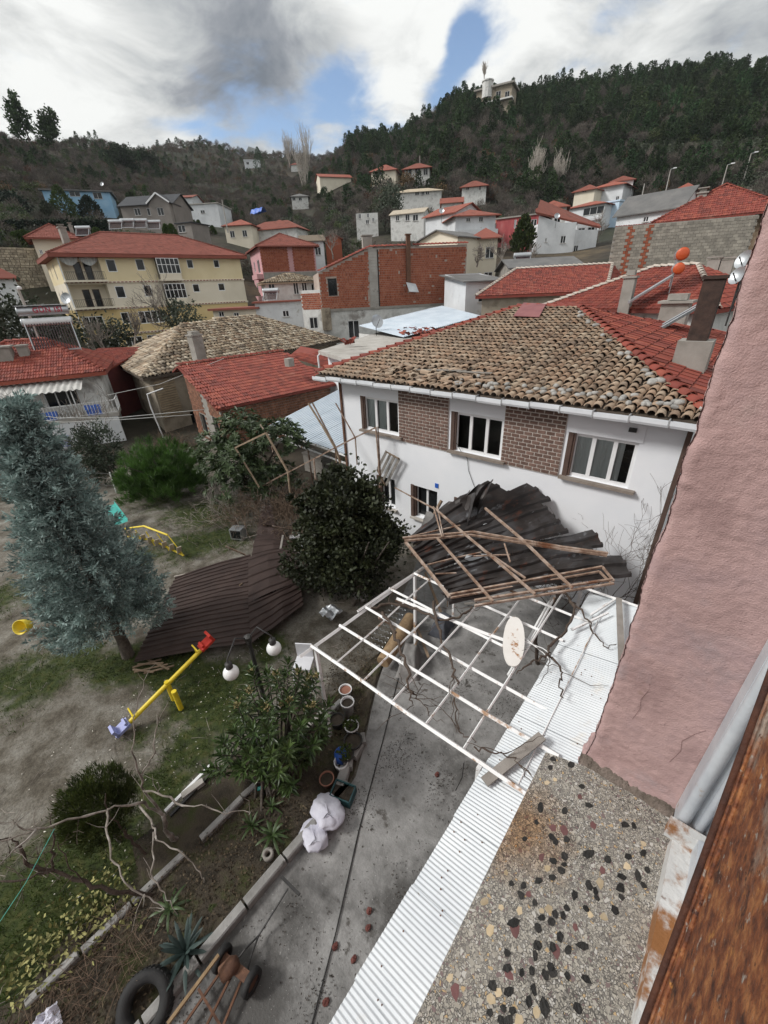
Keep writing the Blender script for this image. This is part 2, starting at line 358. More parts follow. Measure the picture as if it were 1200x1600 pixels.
# ------------------------------------------------------------------ terrain
TER = {-90: [(30, 0), (60, 2), (80, 8), (110, 20), (145, 26), (260, 60), (400, 82), (700, 90)],
    -77: [(30, 0), (60, 2), (80, 9), (110, 20), (145, 26), (260, 67), (400, 88), (700, 94)],
    -69: [(30, 0), (66, 2), (85, 10), (110, 19), (142, 26), (250, 54), (390, 100), (700, 104)],
    -60: [(35, 0), (68, 2.5), (85, 8), (113, 19), (160, 28), (300, 62), (500, 130), (800, 132)],
    -50: [(40, 0), (60, 3.5), (85, 8), (120, 17), (200, 38), (350, 76), (520, 130), (800, 135)],
    -40: [(35, 0), (50, 3.5), (70, 8), (90, 13), (150, 29), (200, 44), (300, 78), (400, 106), (800, 110)],
    -29: [(25, 0), (40, 3), (55, 4), (70, 10), (85, 14), (130, 22), (170, 36), (243, 74), (300, 98), (800, 102)],
    -19: [(20, 0), (30, 3), (40, 5), (60, 8), (85, 13), (110, 15), (138, 20), (165, 30), (240, 66), (320, 101), (800, 105)],
    -10: [(20, 0), (25, 3), (40, 5.5), (57, 9), (90, 14), (140, 20), (170, 30), (250, 68), (330, 95), (800, 99)],
    -3: [(20, 0), (25, 3), (57, 9), (90, 14), (140, 20), (170, 30), (250, 62), (330, 81), (800, 85)],
    25: [(20, 0), (25, 3), (57, 9), (90, 14), (140, 20), (170, 30), (250, 58), (330, 75), (800, 82)]}
TAZ = np.array(sorted(TER)); TRR = np.array([0, 10, 15, 20, 25, 30, 35, 40, 45, 50, 55, 60, 66, 70, 75, 80, 85, 90, 100, 110, 120, 130, 142, 155, 170, 185, 200, 220, 243, 270, 300, 330, 360, 400, 450, 520, 600, 700, 900, 1200])
TTAB = np.array([np.interp(TRR, [0, 15] + [a for a, b in TER[k]], [0, 0] + [b for a, b in TER[k]]) for k in TAZ])
for _ in range(2): TTAB[:, 5:-1] = .25 * TTAB[:, 4:-2] + .5 * TTAB[:, 5:-1] + .25 * TTAB[:, 6:]
def terr(x, y):
 x = np.asarray(x, float); y = np.asarray(y, float); r = np.hypot(x, y); az = np.degrees(np.arctan2(x, y))
 azc = np.clip(az, -90, 25); i = np.clip(np.searchsorted(TAZ, azc) - 1, 0, len(TAZ) - 2)
 t = (azc - TAZ[i]) / (TAZ[i + 1] - TAZ[i]); t = t * t * (3 - 2 * t)
 j = np.clip(np.searchsorted(TRR, r) - 1, 0, len(TRR) - 2); s = np.clip((r - TRR[j]) / (TRR[j + 1] - TRR[j]), 0, 1)
 z = (1 - t) * ((1 - s) * TTAB[i, j] + s * TTAB[i, j + 1]) + t * ((1 - s) * TTAB[i + 1, j] + s * TTAB[i + 1, j + 1])
 out = np.clip((np.maximum(-90 - az, az - 25)) / 60, 0, 1)       # behind the camera the land stays low
 return z * (1 - .8 * out)
def hz(x, y, r):
 return (np.sin(x * .031 + 1.3) * np.cos(y * .027) + .5 * np.sin(x * .083 + y * .06) + .3 * np.sin(y * .17 - x * .11)) * np.clip((r - 140) / 150, 0, 1) * 3.0
def terrz(x, y): return terr(x, y) + hz(np.asarray(x, float), np.asarray(y, float), np.hypot(x, y))
def ground_mat():
 m = bpy.data.materials.new('hillside_soil'); m.use_nodes = True; nt = m.node_tree; N = nt.nodes; L = nt.links; bs = N['Principled BSDF']; bs.inputs['Roughness'].default_value = 1
 g = N.new('ShaderNodeNewGeometry')
 def nz(s, d=7):
  n = N.new('ShaderNodeTexNoise'); n.inputs['Scale'].default_value = s; n.inputs['Detail'].default_value = d; n.inputs['Roughness'].default_value = .65; L.new(g.outputs[0], n.inputs['Vector']); return n.outputs['Fac']
 r = N.new('ShaderNodeValToRGB'); L.new(nz(.035), r.inputs[0]); e = r.color_ramp.elements
 e[0].position = .34; e[0].color = (.018, .024, .010, 1); e[1].position = .74; e[1].color = (.12, .088, .05, 1)
 for p_, c in ((.46, (.032, .034, .016)), (.58, (.048, .038, .026))): q = e.new(p_); q.color = (*c, 1)
 r2 = N.new('ShaderNodeValToRGB'); L.new(nz(.6), r2.inputs[0]); r2.color_ramp.elements[0].position = .3; r2.color_ramp.elements[0].color = (.35, .35, .35, 1); r2.color_ramp.elements[1].position = .7; r2.color_ramp.elements[1].color = (1.2, 1.2, 1.2, 1)
 mx = N.new('ShaderNodeMix'); mx.data_type = 'RGBA'; mx.blend_type = 'MULTIPLY'; mx.inputs[0].default_value = 1; L.new(r.outputs[0], mx.inputs[6]); L.new(r2.outputs[0], mx.inputs[7]); L.new(mx.outputs[2], bs.inputs['Base Color'])
 return m
def build_terrain():
 th = np.radians(np.concatenate([np.linspace(-180, -95, 18)[:-1], np.linspace(-95, 30, 190), np.linspace(30, 180, 26)[1:]]))
 rr = np.concatenate([[.4], np.linspace(6, 60, 28), np.geomspace(62, 900, 110), [1200, 1800, 2900]])
 X = rr[:, None] * np.sin(th)[None]; Y = rr[:, None] * np.cos(th)[None]; Z = terrz(X, Y)
 Z = Z - .06 + .25 * np.array([[noise.noise((x * .05, y * .05, 0)) for x, y in zip(a, b)] for a, b in zip(X, Y)]) * np.clip((rr - 40) / 40, 0, 4)[:, None]
 mb = MB(); mb.grid(np.stack([X, Y, Z], -1)[:, ::-1]); o = mb.build('hillside', ground_mat(), None, True); struct(o)
 # far blue mountain
 mb = MB(); pts = []
 for i in range(25):
  row = []
  a = i / 24
  for j in range(9):
   b = j / 8
   c = ad(300 + 240 * a, 240, 1500 + 900 * (b - .5))
   prof = np.interp(a, [0, .2, .30, .38, .46, .62, .8, 1], [190, 270, 318, 362, 352, 318, 270, 200])
   row.append([c[0], c[1], (prof + 14 * fbm((a * 7, b * 4, 3))) * (1 - .75 * abs(2 * b - 1) ** 1.6) + 8])
  pts.append(row)
 mb.grid(np.array(pts)); o = mb.build('mountain', mat('far_scrub', [(.034, .042, .040), (.06, .066, .058)], .012, 1, 0, det=8), None, True); struct(o)
build_terrain()

# yard: a flat sheet of trodden soil, grass and gravel, a shade finer than the hillside sheet
GR = [(at(*p), r, w) for p, r, w in [((80, 1420), 1.5, 1.0), ((20, 1500), 1.4, 1.0), ((150, 1400), .9, .8), ((270, 1040), 1.0, .9), ((330, 1080), 1.2, .95), ((420, 1010), .8, .7), ((190, 1040), .9, .9), ((130, 1030), 1.0, .7), ((300, 1170), .9, .7), ((250, 1230), .8, .7), ((60, 1060), 1.3, .7), ((330, 800), 2.0, .75), ((300, 850), 1.6, .7), ((290, 800), 1.6, .6), ((220, 870), 1.2, .6), ((20, 1060), 1.5, .6), ((350, 840), 1.4, .7), ((10, 930), 2, .5), ((360, 1120), .8, .7), ((230, 1150), .7, .5), ((250, 780), 2.2, .5), ((180, 1330), .8, .8)]]
def grassw(x, y):
 w = np.zeros_like(x)
 for c, r, k in GR: w = np.maximum(w, k * np.exp(-((x - c[0]) ** 2 + (y - c[1]) ** 2) / (r * r)))
 return w
def yard_mat():
 m = bpy.data.materials.new('yard_soil'); m.use_nodes = True; nt = m.node_tree; N = nt.nodes; L = nt.links; bs = N['Principled BSDF']; bs.inputs['Roughness'].default_value = 1
 g = N.new('ShaderNodeNewGeometry'); a = N.new('ShaderNodeAttribute'); a.attribute_name = 'grass'
 def nz(s, d=7, r=.65):
  n = N.new('ShaderNodeTexNoise'); n.inputs['Scale'].default_value = s; n.inputs['Detail'].default_value = d; n.inputs['Roughness'].default_value = r; L.new(g.outputs[0], n.inputs['Vector']); return n.outputs['Fac']
 def ramp(f, cs):
  r = N.new('ShaderNodeValToRGB'); L.new(f, r.inputs[0]); e = r.color_ramp.elements
  e[0].position = cs[0][0]; e[0].color = (*cs[0][1], 1); e[1].position = cs[-1][0]; e[1].color = (*cs[-1][1], 1)
  for p_, c in cs[1:-1]: q = e.new(p_); q.color = (*c, 1)
  return r.outputs[0]
 sand = ramp(nz(1.4, 9, .7), [(.30, (.045, .037, .026)), (.44, (.105, .092, .072)), (.56, (.175, .162, .138)), (.70, (.25, .24, .215))])
 peb = ramp(nz(26, 4, .7), [(.36, (.62, .60, .57)), (.5, (1, 1, 1)), (.66, (1.3, 1.28, 1.25))])
 mx = N.new('ShaderNodeMix'); mx.data_type = 'RGBA'; mx.blend_type = 'MULTIPLY'; mx.inputs[0].default_value = .8; L.new(sand, mx.inputs[6]); L.new(peb, mx.inputs[7])
 gr = ramp(nz(5), [(.3, (.016, .022, .006)), (.5, (.036, .052, .010)), (.7, (.075, .075, .022))])
 ad_ = N.new('ShaderNodeMath'); ad_.operation = 'ADD'; L.new(a.outputs['Fac'], ad_.inputs[0]); L.new(nz(2.3), ad_.inputs[1])
 mr = N.new('ShaderNodeMapRange'); mr.interpolation_type = 'SMOOTHSTEP'; L.new(ad_.outputs[0], mr.inputs[0]); mr.inputs[1].default_value = .78; mr.inputs[2].default_value = 1.12
 m2 = N.new('ShaderNodeMix'); m2.data_type = 'RGBA'; L.new(mr.outputs[0], m2.inputs[0]); L.new(mx.outputs[2], m2.inputs[6]); L.new(gr, m2.inputs[7]); L.new(m2.outputs[2], bs.inputs['Base Color'])
 b = N.new('ShaderNodeBump'); b.inputs['Strength'].default_value = .7; b.inputs['Distance'].default_value = .03; L.new(nz(18, 6, .7), b.inputs['Height']); L.new(b.outputs[0], bs.inputs['Normal'])
 return m
def build_yard():
 xs = np.arange(-36, 3.01, .2); ys = np.arange(-9, 12.01, .2); X, Y = np.meshgrid(xs, ys, indexing='ij')
 Z = np.array([[.05 * noise.noise((x * .5, y * .5, 0)) + .02 * noise.noise((x * 2, y * 2, 1)) for x, y in zip(a, b)] for a, b in zip(X, Y)]) - .02
 Z = np.where((X > -5.4), np.minimum(Z, -.02), Z)
 mb = MB(); mb.grid(np.stack([X, Y, Z], -1)); o = mb.build('ground', yard_mat(), None, True); struct(o)
 at_ = o.data.attributes.new('grass', 'FLOAT', 'POINT'); at_.data.foreach_set('value', grassw(X, Y).astype(np.float32).ravel())
 def conc():
  m = mat('yard_concrete', [(.15, .148, .142), (.25, .246, .24), (.36, .356, .348)], 1.3, .8, .6, 34, nrough=.74, spots=[(2.6, .60, .68, (.095, .088, .08), 3), (9.5, .62, .66, (.055, .048, .04), 7), (.45, .50, .66, (.085, .082, .078), 12), (30, .64, .70, (.40, .395, .38), 5)])
  return m
 # concrete yard, its left edge follows the kerb and curves in under the pergola
 mb = MB(); ys = np.arange(-9, 10.79, .25); P = []
 for y in ys:
  xl = -3.66 if y < 2.6 else np.interp(y, [2.6, 3.0, 3.5, 4.2, 5, 6, 8, 10.8], [-3.66, -3.72, -3.98, -4.4, -4.85, -5.3, -6.4, -7.5])
  P.append([[xl + (-0.03 - xl) * t, y, .012 + .008 * noise.noise((t * 4, y, 0))] for t in np.linspace(0, 1, 18)])
 mb.grid(np.array(P)[:, ::-1]); struct(mb.build('concrete_yard', conc(), None, True))
 # planted strip between the two rows of edging stones
 mb = MB(); P = []
 for y in np.arange(-9, 6.2, .12):
  xr = -3.72 if y < 2.6 else np.interp(y, [2.6, 3.0, 3.5, 4.2, 5, 6.2], [-3.72, -3.78, -4.04, -4.46, -4.9, -5.4])
  xl_ = (-6.0 if -.4 < y < 3.4 else -5.45) + .18 * noise.noise((y * 1.7, 3, 0))
  P.append([[xl_ + (xr - xl_) * t, y, .03 + .05 * fbm((t * 3, y * 1.6, 0)) + .03 * noise.noise((t * 12, y * 7, 0))] for t in np.linspace(0, 1, 22)])
 mb.grid(np.array(P)[:, ::-1])
 struct(mb.build('planting_bed', mat('bed_soil', [(.028, .023, .016), (.062, .05, .035), (.05, .055, .018)], 2.6, 1, 1.0, 30, spots=[(4, .6, .7, (.035, .05, .012), 3)]), None, True))
build_yard()
# ------------------------------------------------------------------ building helpers
def fp4(A, B, depth, skew=0.0):
 A = np.array(A[:2], float); B = np.array(B[:2], float); u = (B - A) / np.linalg.norm(B - A); n = np.array([-u[1], u[0]])
 return [A, B, B + n * depth + u * skew, A + n * depth + u * skew]
def face_axes(p0, p1):
 p0 = np.array(p0[:2], float); p1 = np.array(p1[:2], float); l = np.linalg.norm(p1 - p0); u = (p1 - p0) / l
 return p0, l, np.array([u[0], u[1], 0]), np.array([u[1], -u[0], 0])
def wall(mb, p0, p1, z0, z1, ops=(), rec=.12, rnd=.5):
 o, l, u, n = face_axes(p0, p1); O = np.array([o[0], o[1], z0]); h = z1 - z0
 us = sorted({0.0, l, *[a for q in ops for a in (q[0], q[0] + q[2])]}); vs = sorted({0.0, h, *[a for q in ops for a in (q[1], q[1] + q[3])]})
 us = [a for a in us if 0 <= a <= l]; vs = [a for a in vs if 0 <= a <= h]
 P = lambda a, b, d=0.0: O + u * a + np.array([0, 0, b]) - n * d
 for i in range(len(us) - 1):
  for j in range(len(vs) - 1):
   cu, cv = (us[i] + us[i + 1]) / 2, (vs[j] + vs[j + 1]) / 2
   if any(q[0] < cu < q[0] + q[2] and q[1] < cv < q[1] + q[3] for q in ops): continue
   mb.add([P(us[i], vs[j]), P(us[i + 1], vs[j]), P(us[i + 1], vs[j + 1]), P(us[i], vs[j + 1])], [[0, 1, 2, 3]], rnd)
 for q in ops:
  c = [(q[0], q[1]), (q[0] + q[2], q[1]), (q[0] + q[2], q[1] + q[3]), (q[0], q[1] + q[3])]
  for k in range(4):
   a, b = c[k], c[(k + 1) % 4]
   mb.add([P(*a), P(*a, rec), P(*b, rec), P(*b)], [[0, 1, 2, 3]], rnd)
 return mb
def window(parent, p0, p1, z0, op, rec=.12, sash=2, fm=None, fw=.06, sill=False, transom=0, gm=None, back=None, name='window'):
 o, l, u, n = face_axes(p0, p1); O = np.array([o[0], o[1], z0]); a, b, w, h = op; R = np.stack([u, np.array([0, 0, 1.0]), n], 1)
 P = lambda x, y, d: O + u * x + np.array([0, 0, y]) - n * d
 mb = MB(); d = rec - .035
 mb.box(P(a + w / 2, b + fw / 2, d), (w, fw, .06), R); mb.box(P(a + w / 2, b + h - fw / 2, d), (w, fw, .06), R)
 mb.box(P(a + fw / 2, b + h / 2, d), (fw, h - 2 * fw, .06), R); mb.box(P(a + w - fw / 2, b + h / 2, d), (fw, h - 2 * fw, .06), R)
 for k in range(1, sash): mb.box(P(a + w * k / sash, b + h / 2, d), (fw * 1.15, h - 2 * fw, .058), R)
 if transom: mb.box(P(a + w / 2, b + h * transom, d), (w - 2 * fw, fw, .056), R)
 f = mb.build(name, fm or m_frame, parent)
 g = MB(); x0, x1, y0, y1 = a + fw * .8, a + w - fw * .8, b + fw * .8, b + h - fw * .8
 g.add([P(x0, y0, rec - .02), P(x1, y0, rec - .02), P(x1, y1, rec - .02), P(x0, y1, rec - .02)], [[0, 1, 2, 3]]); g.build('pane', gm or m_glass, f)
 if sill:
  s = MB(); s.box(P(a + w / 2, b - .025, -.03), (w + .14, .05, .16), R); s.build('sill', m_sillstone, f)
 return f
def inpoly(U, V, poly):
 r = np.zeros(U.shape, bool); k = len(poly)
 for i in range(k):
  x1, y1 = poly[i]; x2, y2 = poly[(i + 1) % k]
  if y1 == y2: continue
  c = ((y1 > V) != (y2 > V)) & (U < (x2 - x1) * (V - y1) / (y2 - y1) + x1); r ^= c
 return r
def tile_base(kind, w, l):
 if kind == 'barrel':
  k = 5; a = np.linspace(0.05, pi - .05, k + 1); pr = np.stack([-.5 * w * np.cos(a) * .98, .42 * w * np.sin(a)], 1)
  th = .14 * w
  V = [(p[0], 0, p[1] + .055) for p in pr] + [(p[0] * .84, l * 1.12, p[1] * .84 + .0) for p in pr] + [(p[0] * (1 - .22), 0.004, p[1] - th * .6 + .055) for p in pr]
  n = k + 1; F = [[i + 1, i, n + i, n + i + 1] for i in range(k)] + [[i, i + 1, 2 * n + i + 1, 2 * n + i] for i in range(k)]
  return np.array(V), np.array(F)
 if kind == 'flat':
  xs = np.array([-.5, -.30, -.12, .08, .28, .5]) * w; zs = np.array([.012, .050, .014, .012, .050, .012]); n = len(xs)
  V = [(x, 0, z + .028) for x, z in zip(xs, zs)] + [(x, l * 1.08, z * .9) for x, z in zip(xs, zs)] + [(x, .003, -.0) for x in xs]
  F = [[i + 1, i, n + i, n + i + 1][::-1] for i in range(n - 1)] + [[i, 2 * n + i, 2 * n + i + 1, i + 1] for i in range(n - 1)]
  return np.array(V), np.array(F)
 if kind == 'pan':     # broad shallow interlocking tile seen close to
  xs = np.array([-.5, -.42, -.34, .0, .38, .5]) * w; zs = np.array([.05, .062, .018, .012, .018, .04]); n = len(xs)
  V = [(x, 0, z + .03) for x, z in zip(xs, zs)] + [(x, l * 1.06, z * .9) for x, z in zip(xs, zs)] + [(x, .003, -.0) for x in xs]
  F = [[i + 1, i, n + i, n + i + 1][::-1] for i in range(n - 1)] + [[i, 2 * n + i, 2 * n + i + 1, i + 1] for i in range(n - 1)]
  return np.array(V), np.array(F)
def tiles(parent, poly, w, l, kind, m, parts=0, jit=.01, skip=None, lift=.01, stagger=False, name='tile', jrot=.03, mess=None):
 """lay tiles on a roof face; poly[0]->poly[1] is the eave. The nearest ones become parts, the rest one stuff part"""
 A = np.array(poly, float); u = A[1] - A[0]; u /= np.linalg.norm(u); nn = np.cross(u, A[2] - A[0]); nn /= np.linalg.norm(nn)
 if nn[2] < 0: nn = -nn
 v = np.cross(nn, u); 
 if v[2] < 0: v = -v
 q = np.stack([(A - A[0]) @ u, (A - A[0]) @ v], 1)
 U = np.arange(q[:, 0].min() + w / 2, q[:, 0].max(), w); Vv = np.arange(0, q[:, 1].max(), l)
 uu, vv = np.meshgrid(U, Vv); 
 ok = inpoly(uu, vv + l * .5, q)
 if skip is not None: ok &= ~skip(uu, vv)
 uu = uu[ok]; vv = vv[ok]; k = len(uu)
 if k == 0: return
 uu = uu + rng.normal(0, jit, k); vv = vv + rng.normal(0, jit, k)
 ang = rng.normal(0, jrot, k); lft = lift + np.abs(rng.normal(0, .006, k)); r = rng.random(k)
 if mess is not None:
  ms = mess(uu, vv); ang = ang + ms * rng.normal(0, .9, k); lft = lft + ms * rng.random(k) * .10; uu = uu + ms * rng.normal(0, .08, k); vv = vv - ms * rng.random(k) * .12
 C = A[0] + uu[:, None] * u + vv[:, None] * v + lft[:, None] * nn
 BV, BF = tile_base(kind, w, l)
 order = np.argsort(np.linalg.norm(C - CP, axis=1)); R0 = np.stack([u, v, nn], 1)
 near = order[:parts]; far = order[parts:]
 if parts:
  mes = []
  for i in range(14): mes.append(MB().add(BV, BF, (i + .5) / 14).mesh(name, m, kind == 'barrel'))
  for i in near:
   a = ang[i]; R = R0 @ np.array([[cos(a), -sin(a), 0], [sin(a), cos(a), 0], [0, 0, 1]])
   inst(mes[int(r[i] * 13.99)], name, parent, M4of(C[i], R))
 if len(far):
  ca, sa = np.cos(ang[far]), np.sin(ang[far]); 
  L_ = np.stack([BV[None, :, 0] * ca[:, None] - BV[None, :, 1] * sa[:, None], BV[None, :, 0] * sa[:, None] + BV[None, :, 1] * ca[:, None], np.broadcast_to(BV[None, :, 2], (len(far), len(BV)))], -1)
  VV = C[far][:, None, :] + L_ @ R0.T; nb = len(BV)
  FF = (BF[None] + (np.arange(len(far)) * nb)[:, None, None]).reshape(-1, BF.shape[1])
  mb = MB(); mb.add(VV.reshape(-1, 3), FF, np.repeat(r[far], len(BF))); mb.build(name, m, parent, kind == 'barrel', kind='stuff')
def caps(parent, p0, p1, m, w=.2, l=.38, name='ridge_tile', n=None, lift=.04):
 p0 = np.array(p0, float); p1 = np.array(p1, float); d = p1 - p0; L_ = np.linalg.norm(d); d = d / L_; u = np.cross(d, [0, 0, 1.0]); u /= np.linalg.norm(u); nn = np.cross(u, d)
 k = max(1, int(L_ / l)); BV, BF = tile_base('barrel', w, L_ / k); mes = [MB().add(BV, BF, (i + .5) / 5).mesh(name, m, True) for i in range(5)]
 for i in range(k):
  a = random.gauss(0, .03); R = np.stack([u, d, nn], 1) @ rotz(a)
  inst(mes[i * 3 % 5], name, parent, M4of(p0 + d * L_ * i / k + nn * lift, R))
def caps_joined(parent, p0, p1, m, w=.25, l=.4):
 p0 = np.array(p0, float); p1 = np.array(p1, float); d = p1 - p0; L_ = np.linalg.norm(d); d = d / L_; u = np.cross(d, [0, 0, 1.0]); u /= np.linalg.norm(u); nn = np.cross(u, d)
 k = max(1, int(L_ / l)); BV, BF = tile_base('barrel', w, L_ / k); mb = MB(); R = np.stack([u, d, nn], 1)
 for i in range(k): mb.add(p0 + d * L_ * i / k + nn * .03 + BV @ R.T, BF)
 mb.build('ridge_tile', m, parent, True, kind='stuff')
def slab(mb, pts, t):
 """thin solid slab under a roof face (pts wound either way), thickness t straight down"""
 mb.prism(np.array(pts, float) - np.array([0, 0, t]), (0, 0, t))
def hip(parent, eave, ridge, zr, m, under=.12, tile=None, capm=None, fascia=m_frame, faces=(0, 1, 3), tparts=0, rname='roof', um=None):
 """eave: 4 points 3D (front-left, front-right, back-right, back-left); ridge: two xy points (left, right) or one"""
 E = [np.array(e, float) for e in eave]; r0 = np.array([*ridge[0][:2], zr]); r1 = np.array([*ridge[-1][:2], zr])
 mb = MB(); one = np.allclose(r0, r1)
 polys = [[E[0], E[1], r0] if one else [E[0], E[1], r1, r0], [E[1], E[2], r1], [E[2], E[3], r1] if one else [E[2], E[3], r0, r1], [E[3], E[0], r0]]
 for p in polys:
  if len(p) == 3: mb.add(p, [[0, 1, 2]])
  else: mb.add(p, [[0, 1, 2, 3]])
 bot = [e - np.array([0, 0, under]) for e in E]
 for i in range(4): mb.add([bot[i], bot[(i + 1) % 4], E[(i + 1) % 4], E[i]], [[0, 1, 2, 3]])
 mb.add(bot, [[3, 2, 1, 0]])
 ro = mb.build(rname, um or m, parent)
 if tile:
  for i in faces: tiles(ro, polys[i], tile[0], tile[1], tile[2], m, parts=tparts if i == 0 else 0, lift=.012)
  for a, b in ((E[0], r0), (E[1], r1)) + (() if one else ((r0, r1),)): caps_joined(ro, a, b, capm or m)
 return ro
def grow(fp, o):
 c = sum(fp) / 4; out = []
 for i in range(4):
  a = fp[i] - fp[i - 1]; b = fp[(i + 1) % 4] - fp[i]; a = a / np.linalg.norm(a); b = b / np.linalg.norm(b)
  out.append(fp[i] + (a - b) * o)
 return out
def house(name, label, fp, z0, z1, wm, roof=None, wins=None, cat='house', win=dict(), rec=.12, mid=None, chim=(), wallname='wall'):
 fp = [np.array(p[:2], float) for p in fp]
 c = sum(fp) / 4; t = thing(name, label, cat, (c[0], c[1], z0)); wins = wins or {}
 ops = {}
 for i in range(4):
  l = np.linalg.norm(fp[(i + 1) % 4] - fp[i]); ops[i] = [(q[0] * l - q[2] / 2, q[1], q[2], q[3]) for q in wins.get(i, [])]
  ops[i] = [(max(.05, min(q[0], l - q[2] - .05)), *q[1:]) for q in ops[i]]
 mb = MB()
 for i in range(4): wall(mb, fp[i], fp[(i + 1) % 4], z0, z1, ops[i], rec)
 mb.add([np.array([*p, z1 - .01]) for p in fp], [[0, 1, 2, 3]])
 mb.build(wallname, wm, t)
 for i in range(4):
  for q, w in zip(ops[i], wins.get(i, [])):
   kw = dict(win); 
   if len(w) > 4 and w[4]: kw.update(w[4])
   window(t, fp[i], fp[(i + 1) % 4], z0, q, rec, **kw)
 if roof:
  kind, rise, over, rm = roof[:4]; tile = roof[4] if len(roof) > 4 else None
  E2 = grow(fp, over); E = [np.array([*p, z1]) for p in E2]; lf = np.linalg.norm(E2[1] - E2[0]); ls = np.linalg.norm(E2[2] - E2[1])
  if kind == 'hip':
   if lf >= ls:
    k = .5 * ls / lf; m0 = (E2[0] + E2[3]) / 2; m1 = (E2[1] + E2[2]) / 2; rg = [m0 + (m1 - m0) * k, m1 - (m1 - m0) * k]
    hip(t, E, rg, z1 + rise, rm, tile=tile)
   else:
    k = .5 * lf / ls; m0 = (E2[0] + E2[1]) / 2; m1 = (E2[3] + E2[2]) / 2; a, b = m0 + (m1 - m0) * k, m1 - (m1 - m0) * k
    mb = MB(); A = np.array([*a, z1 + rise]); B = np.array([*b, z1 + rise]); polys = [[E[0], E[1], A], [E[1], E[2], B, A], [E[2], E[3], B], [E[3], E[0], A, B]]
    for p in polys: mb.add(p, [list(range(len(p)))])
    for i in range(4): mb.add([E[i] - [0, 0, .14], E[(i + 1) % 4] - [0, 0, .14], E[(i + 1) % 4], E[i]], [[0, 1, 2, 3]])
    ro = mb.build('roof', rm, t)
    if tile:
     for i in (0, 1, 3): tiles(ro, polys[i], tile[0], tile[1], tile[2], rm)
     for a_, b_ in ((E[0], A), (E[1], A), (A, B)): caps_joined(ro, a_, b_, rm)
  elif kind in ('gablef', 'gables'):     # gablef: ridge along the front; gables: gable end faces the front
   if kind == 'gables': EE = [E[1], E[2], E[3], E[0]]; WW = [fp[1], fp[2], fp[3], fp[0]]
   else: EE = E; WW = fp
   r0 = (EE[0] + EE[3]) / 2 + np.array([0, 0, rise]); r1 = (EE[1] + EE[2]) / 2 + np.array([0, 0, rise]); mb = MB()
   th = np.array([0, 0, .12])
   for p in ([EE[0], EE[1], r1, r0], [EE[2], EE[3], r0, r1]): mb.prism([q - th for q in p], th)
   ro = mb.build('roof', rm, t); g = MB()
   for a, b in ((WW[1], WW[2]), (WW[3], WW[0])):
    m_ = (a + b) / 2; g.add([[*a, z1 - .01], [*b, z1 - .01], [*m_, z1 + rise - .13]], [[0, 1, 2]], .5)
    g.build('gable', wm, t); g = MB()
   if tile:
    tiles(ro, [EE[0], EE[1], r1, r0], tile[0], tile[1], tile[2], rm); tiles(ro, [EE[2], EE[3], r0, r1], tile[0], tile[1], tile[2], rm); caps_joined(ro, r0, r1, rm)
  elif kind == 'shed':
   p = [E[0], E[1], E[2] + [0, 0, rise], E[3] + [0, 0, rise]]; mb = MB(); mb.prism([q - np.array([0, 0, .1]) for q in p], (0, 0, .1)); ro = mb.build('roof', rm, t)
   g = MB(); g.add([[*fp[1], z1], [*fp[2], z1], [*fp[2], z1 + rise]], [[0, 1, 2]]); g.build('gable', wm, t); g = MB(); g.add([[*fp[3], z1], [*fp[0], z1], [*fp[3], z1 + rise]], [[0, 1, 2]]); g.add([[*fp[2], z1], [*fp[3], z1], [*fp[3], z1 + rise], [*fp[2], z1 + rise]], [[0, 1, 2, 3]]); g.build('gable', wm, t)
   if tile: tiles(ro, p, tile[0], tile[1], tile[2], rm)
  elif kind == 'flat':
   mb = MB(); mb.prism([[*p, z1] for p in E2], (0, 0, rise)); mb.build('roof', rm, t)
 for (fx, fy, w, h, m_) in chim:       # fractions of the footprint
  p = fp[0] + (fp[1] - fp[0]) * fx + (fp[3] - fp[0]) * fy; mb = MB(); zb = z1; u = (fp[1] - fp[0]); a = math.atan2(u[1], u[0])
  mb.box((*p, zb + h / 2), (w, w, h), rotz(a)); mb.box((*p, zb + h + .05), (w * 1.3, w * 1.3, .1), rotz(a)); mb.box((*p, zb + h + .25), (w * .7, w * .7, .3), rotz(a)); mb.box((*p, zb + h + .44), (w * 1.2, w * 1.2, .08), rotz(a)); mb.build('chimney', m_, t)
 return t
def railing(parent, p0, p1, h=.9, n=14, m=None, r=.012, name='railing'):
 p0 = np.array(p0, float); p1 = np.array(p1, float); mb = MB(); up = np.array([0, 0, h])
 mb.beam(p0 + up, p1 + up, .04); mb.beam(p0 + up * .12, p1 + up * .12, .03)
 for i in range(n + 1): q = p0 + (p1 - p0) * i / n; mb.beam(q + up * .12, q + up, r * 2)
 return mb.build(name, m or m_iron, parent)

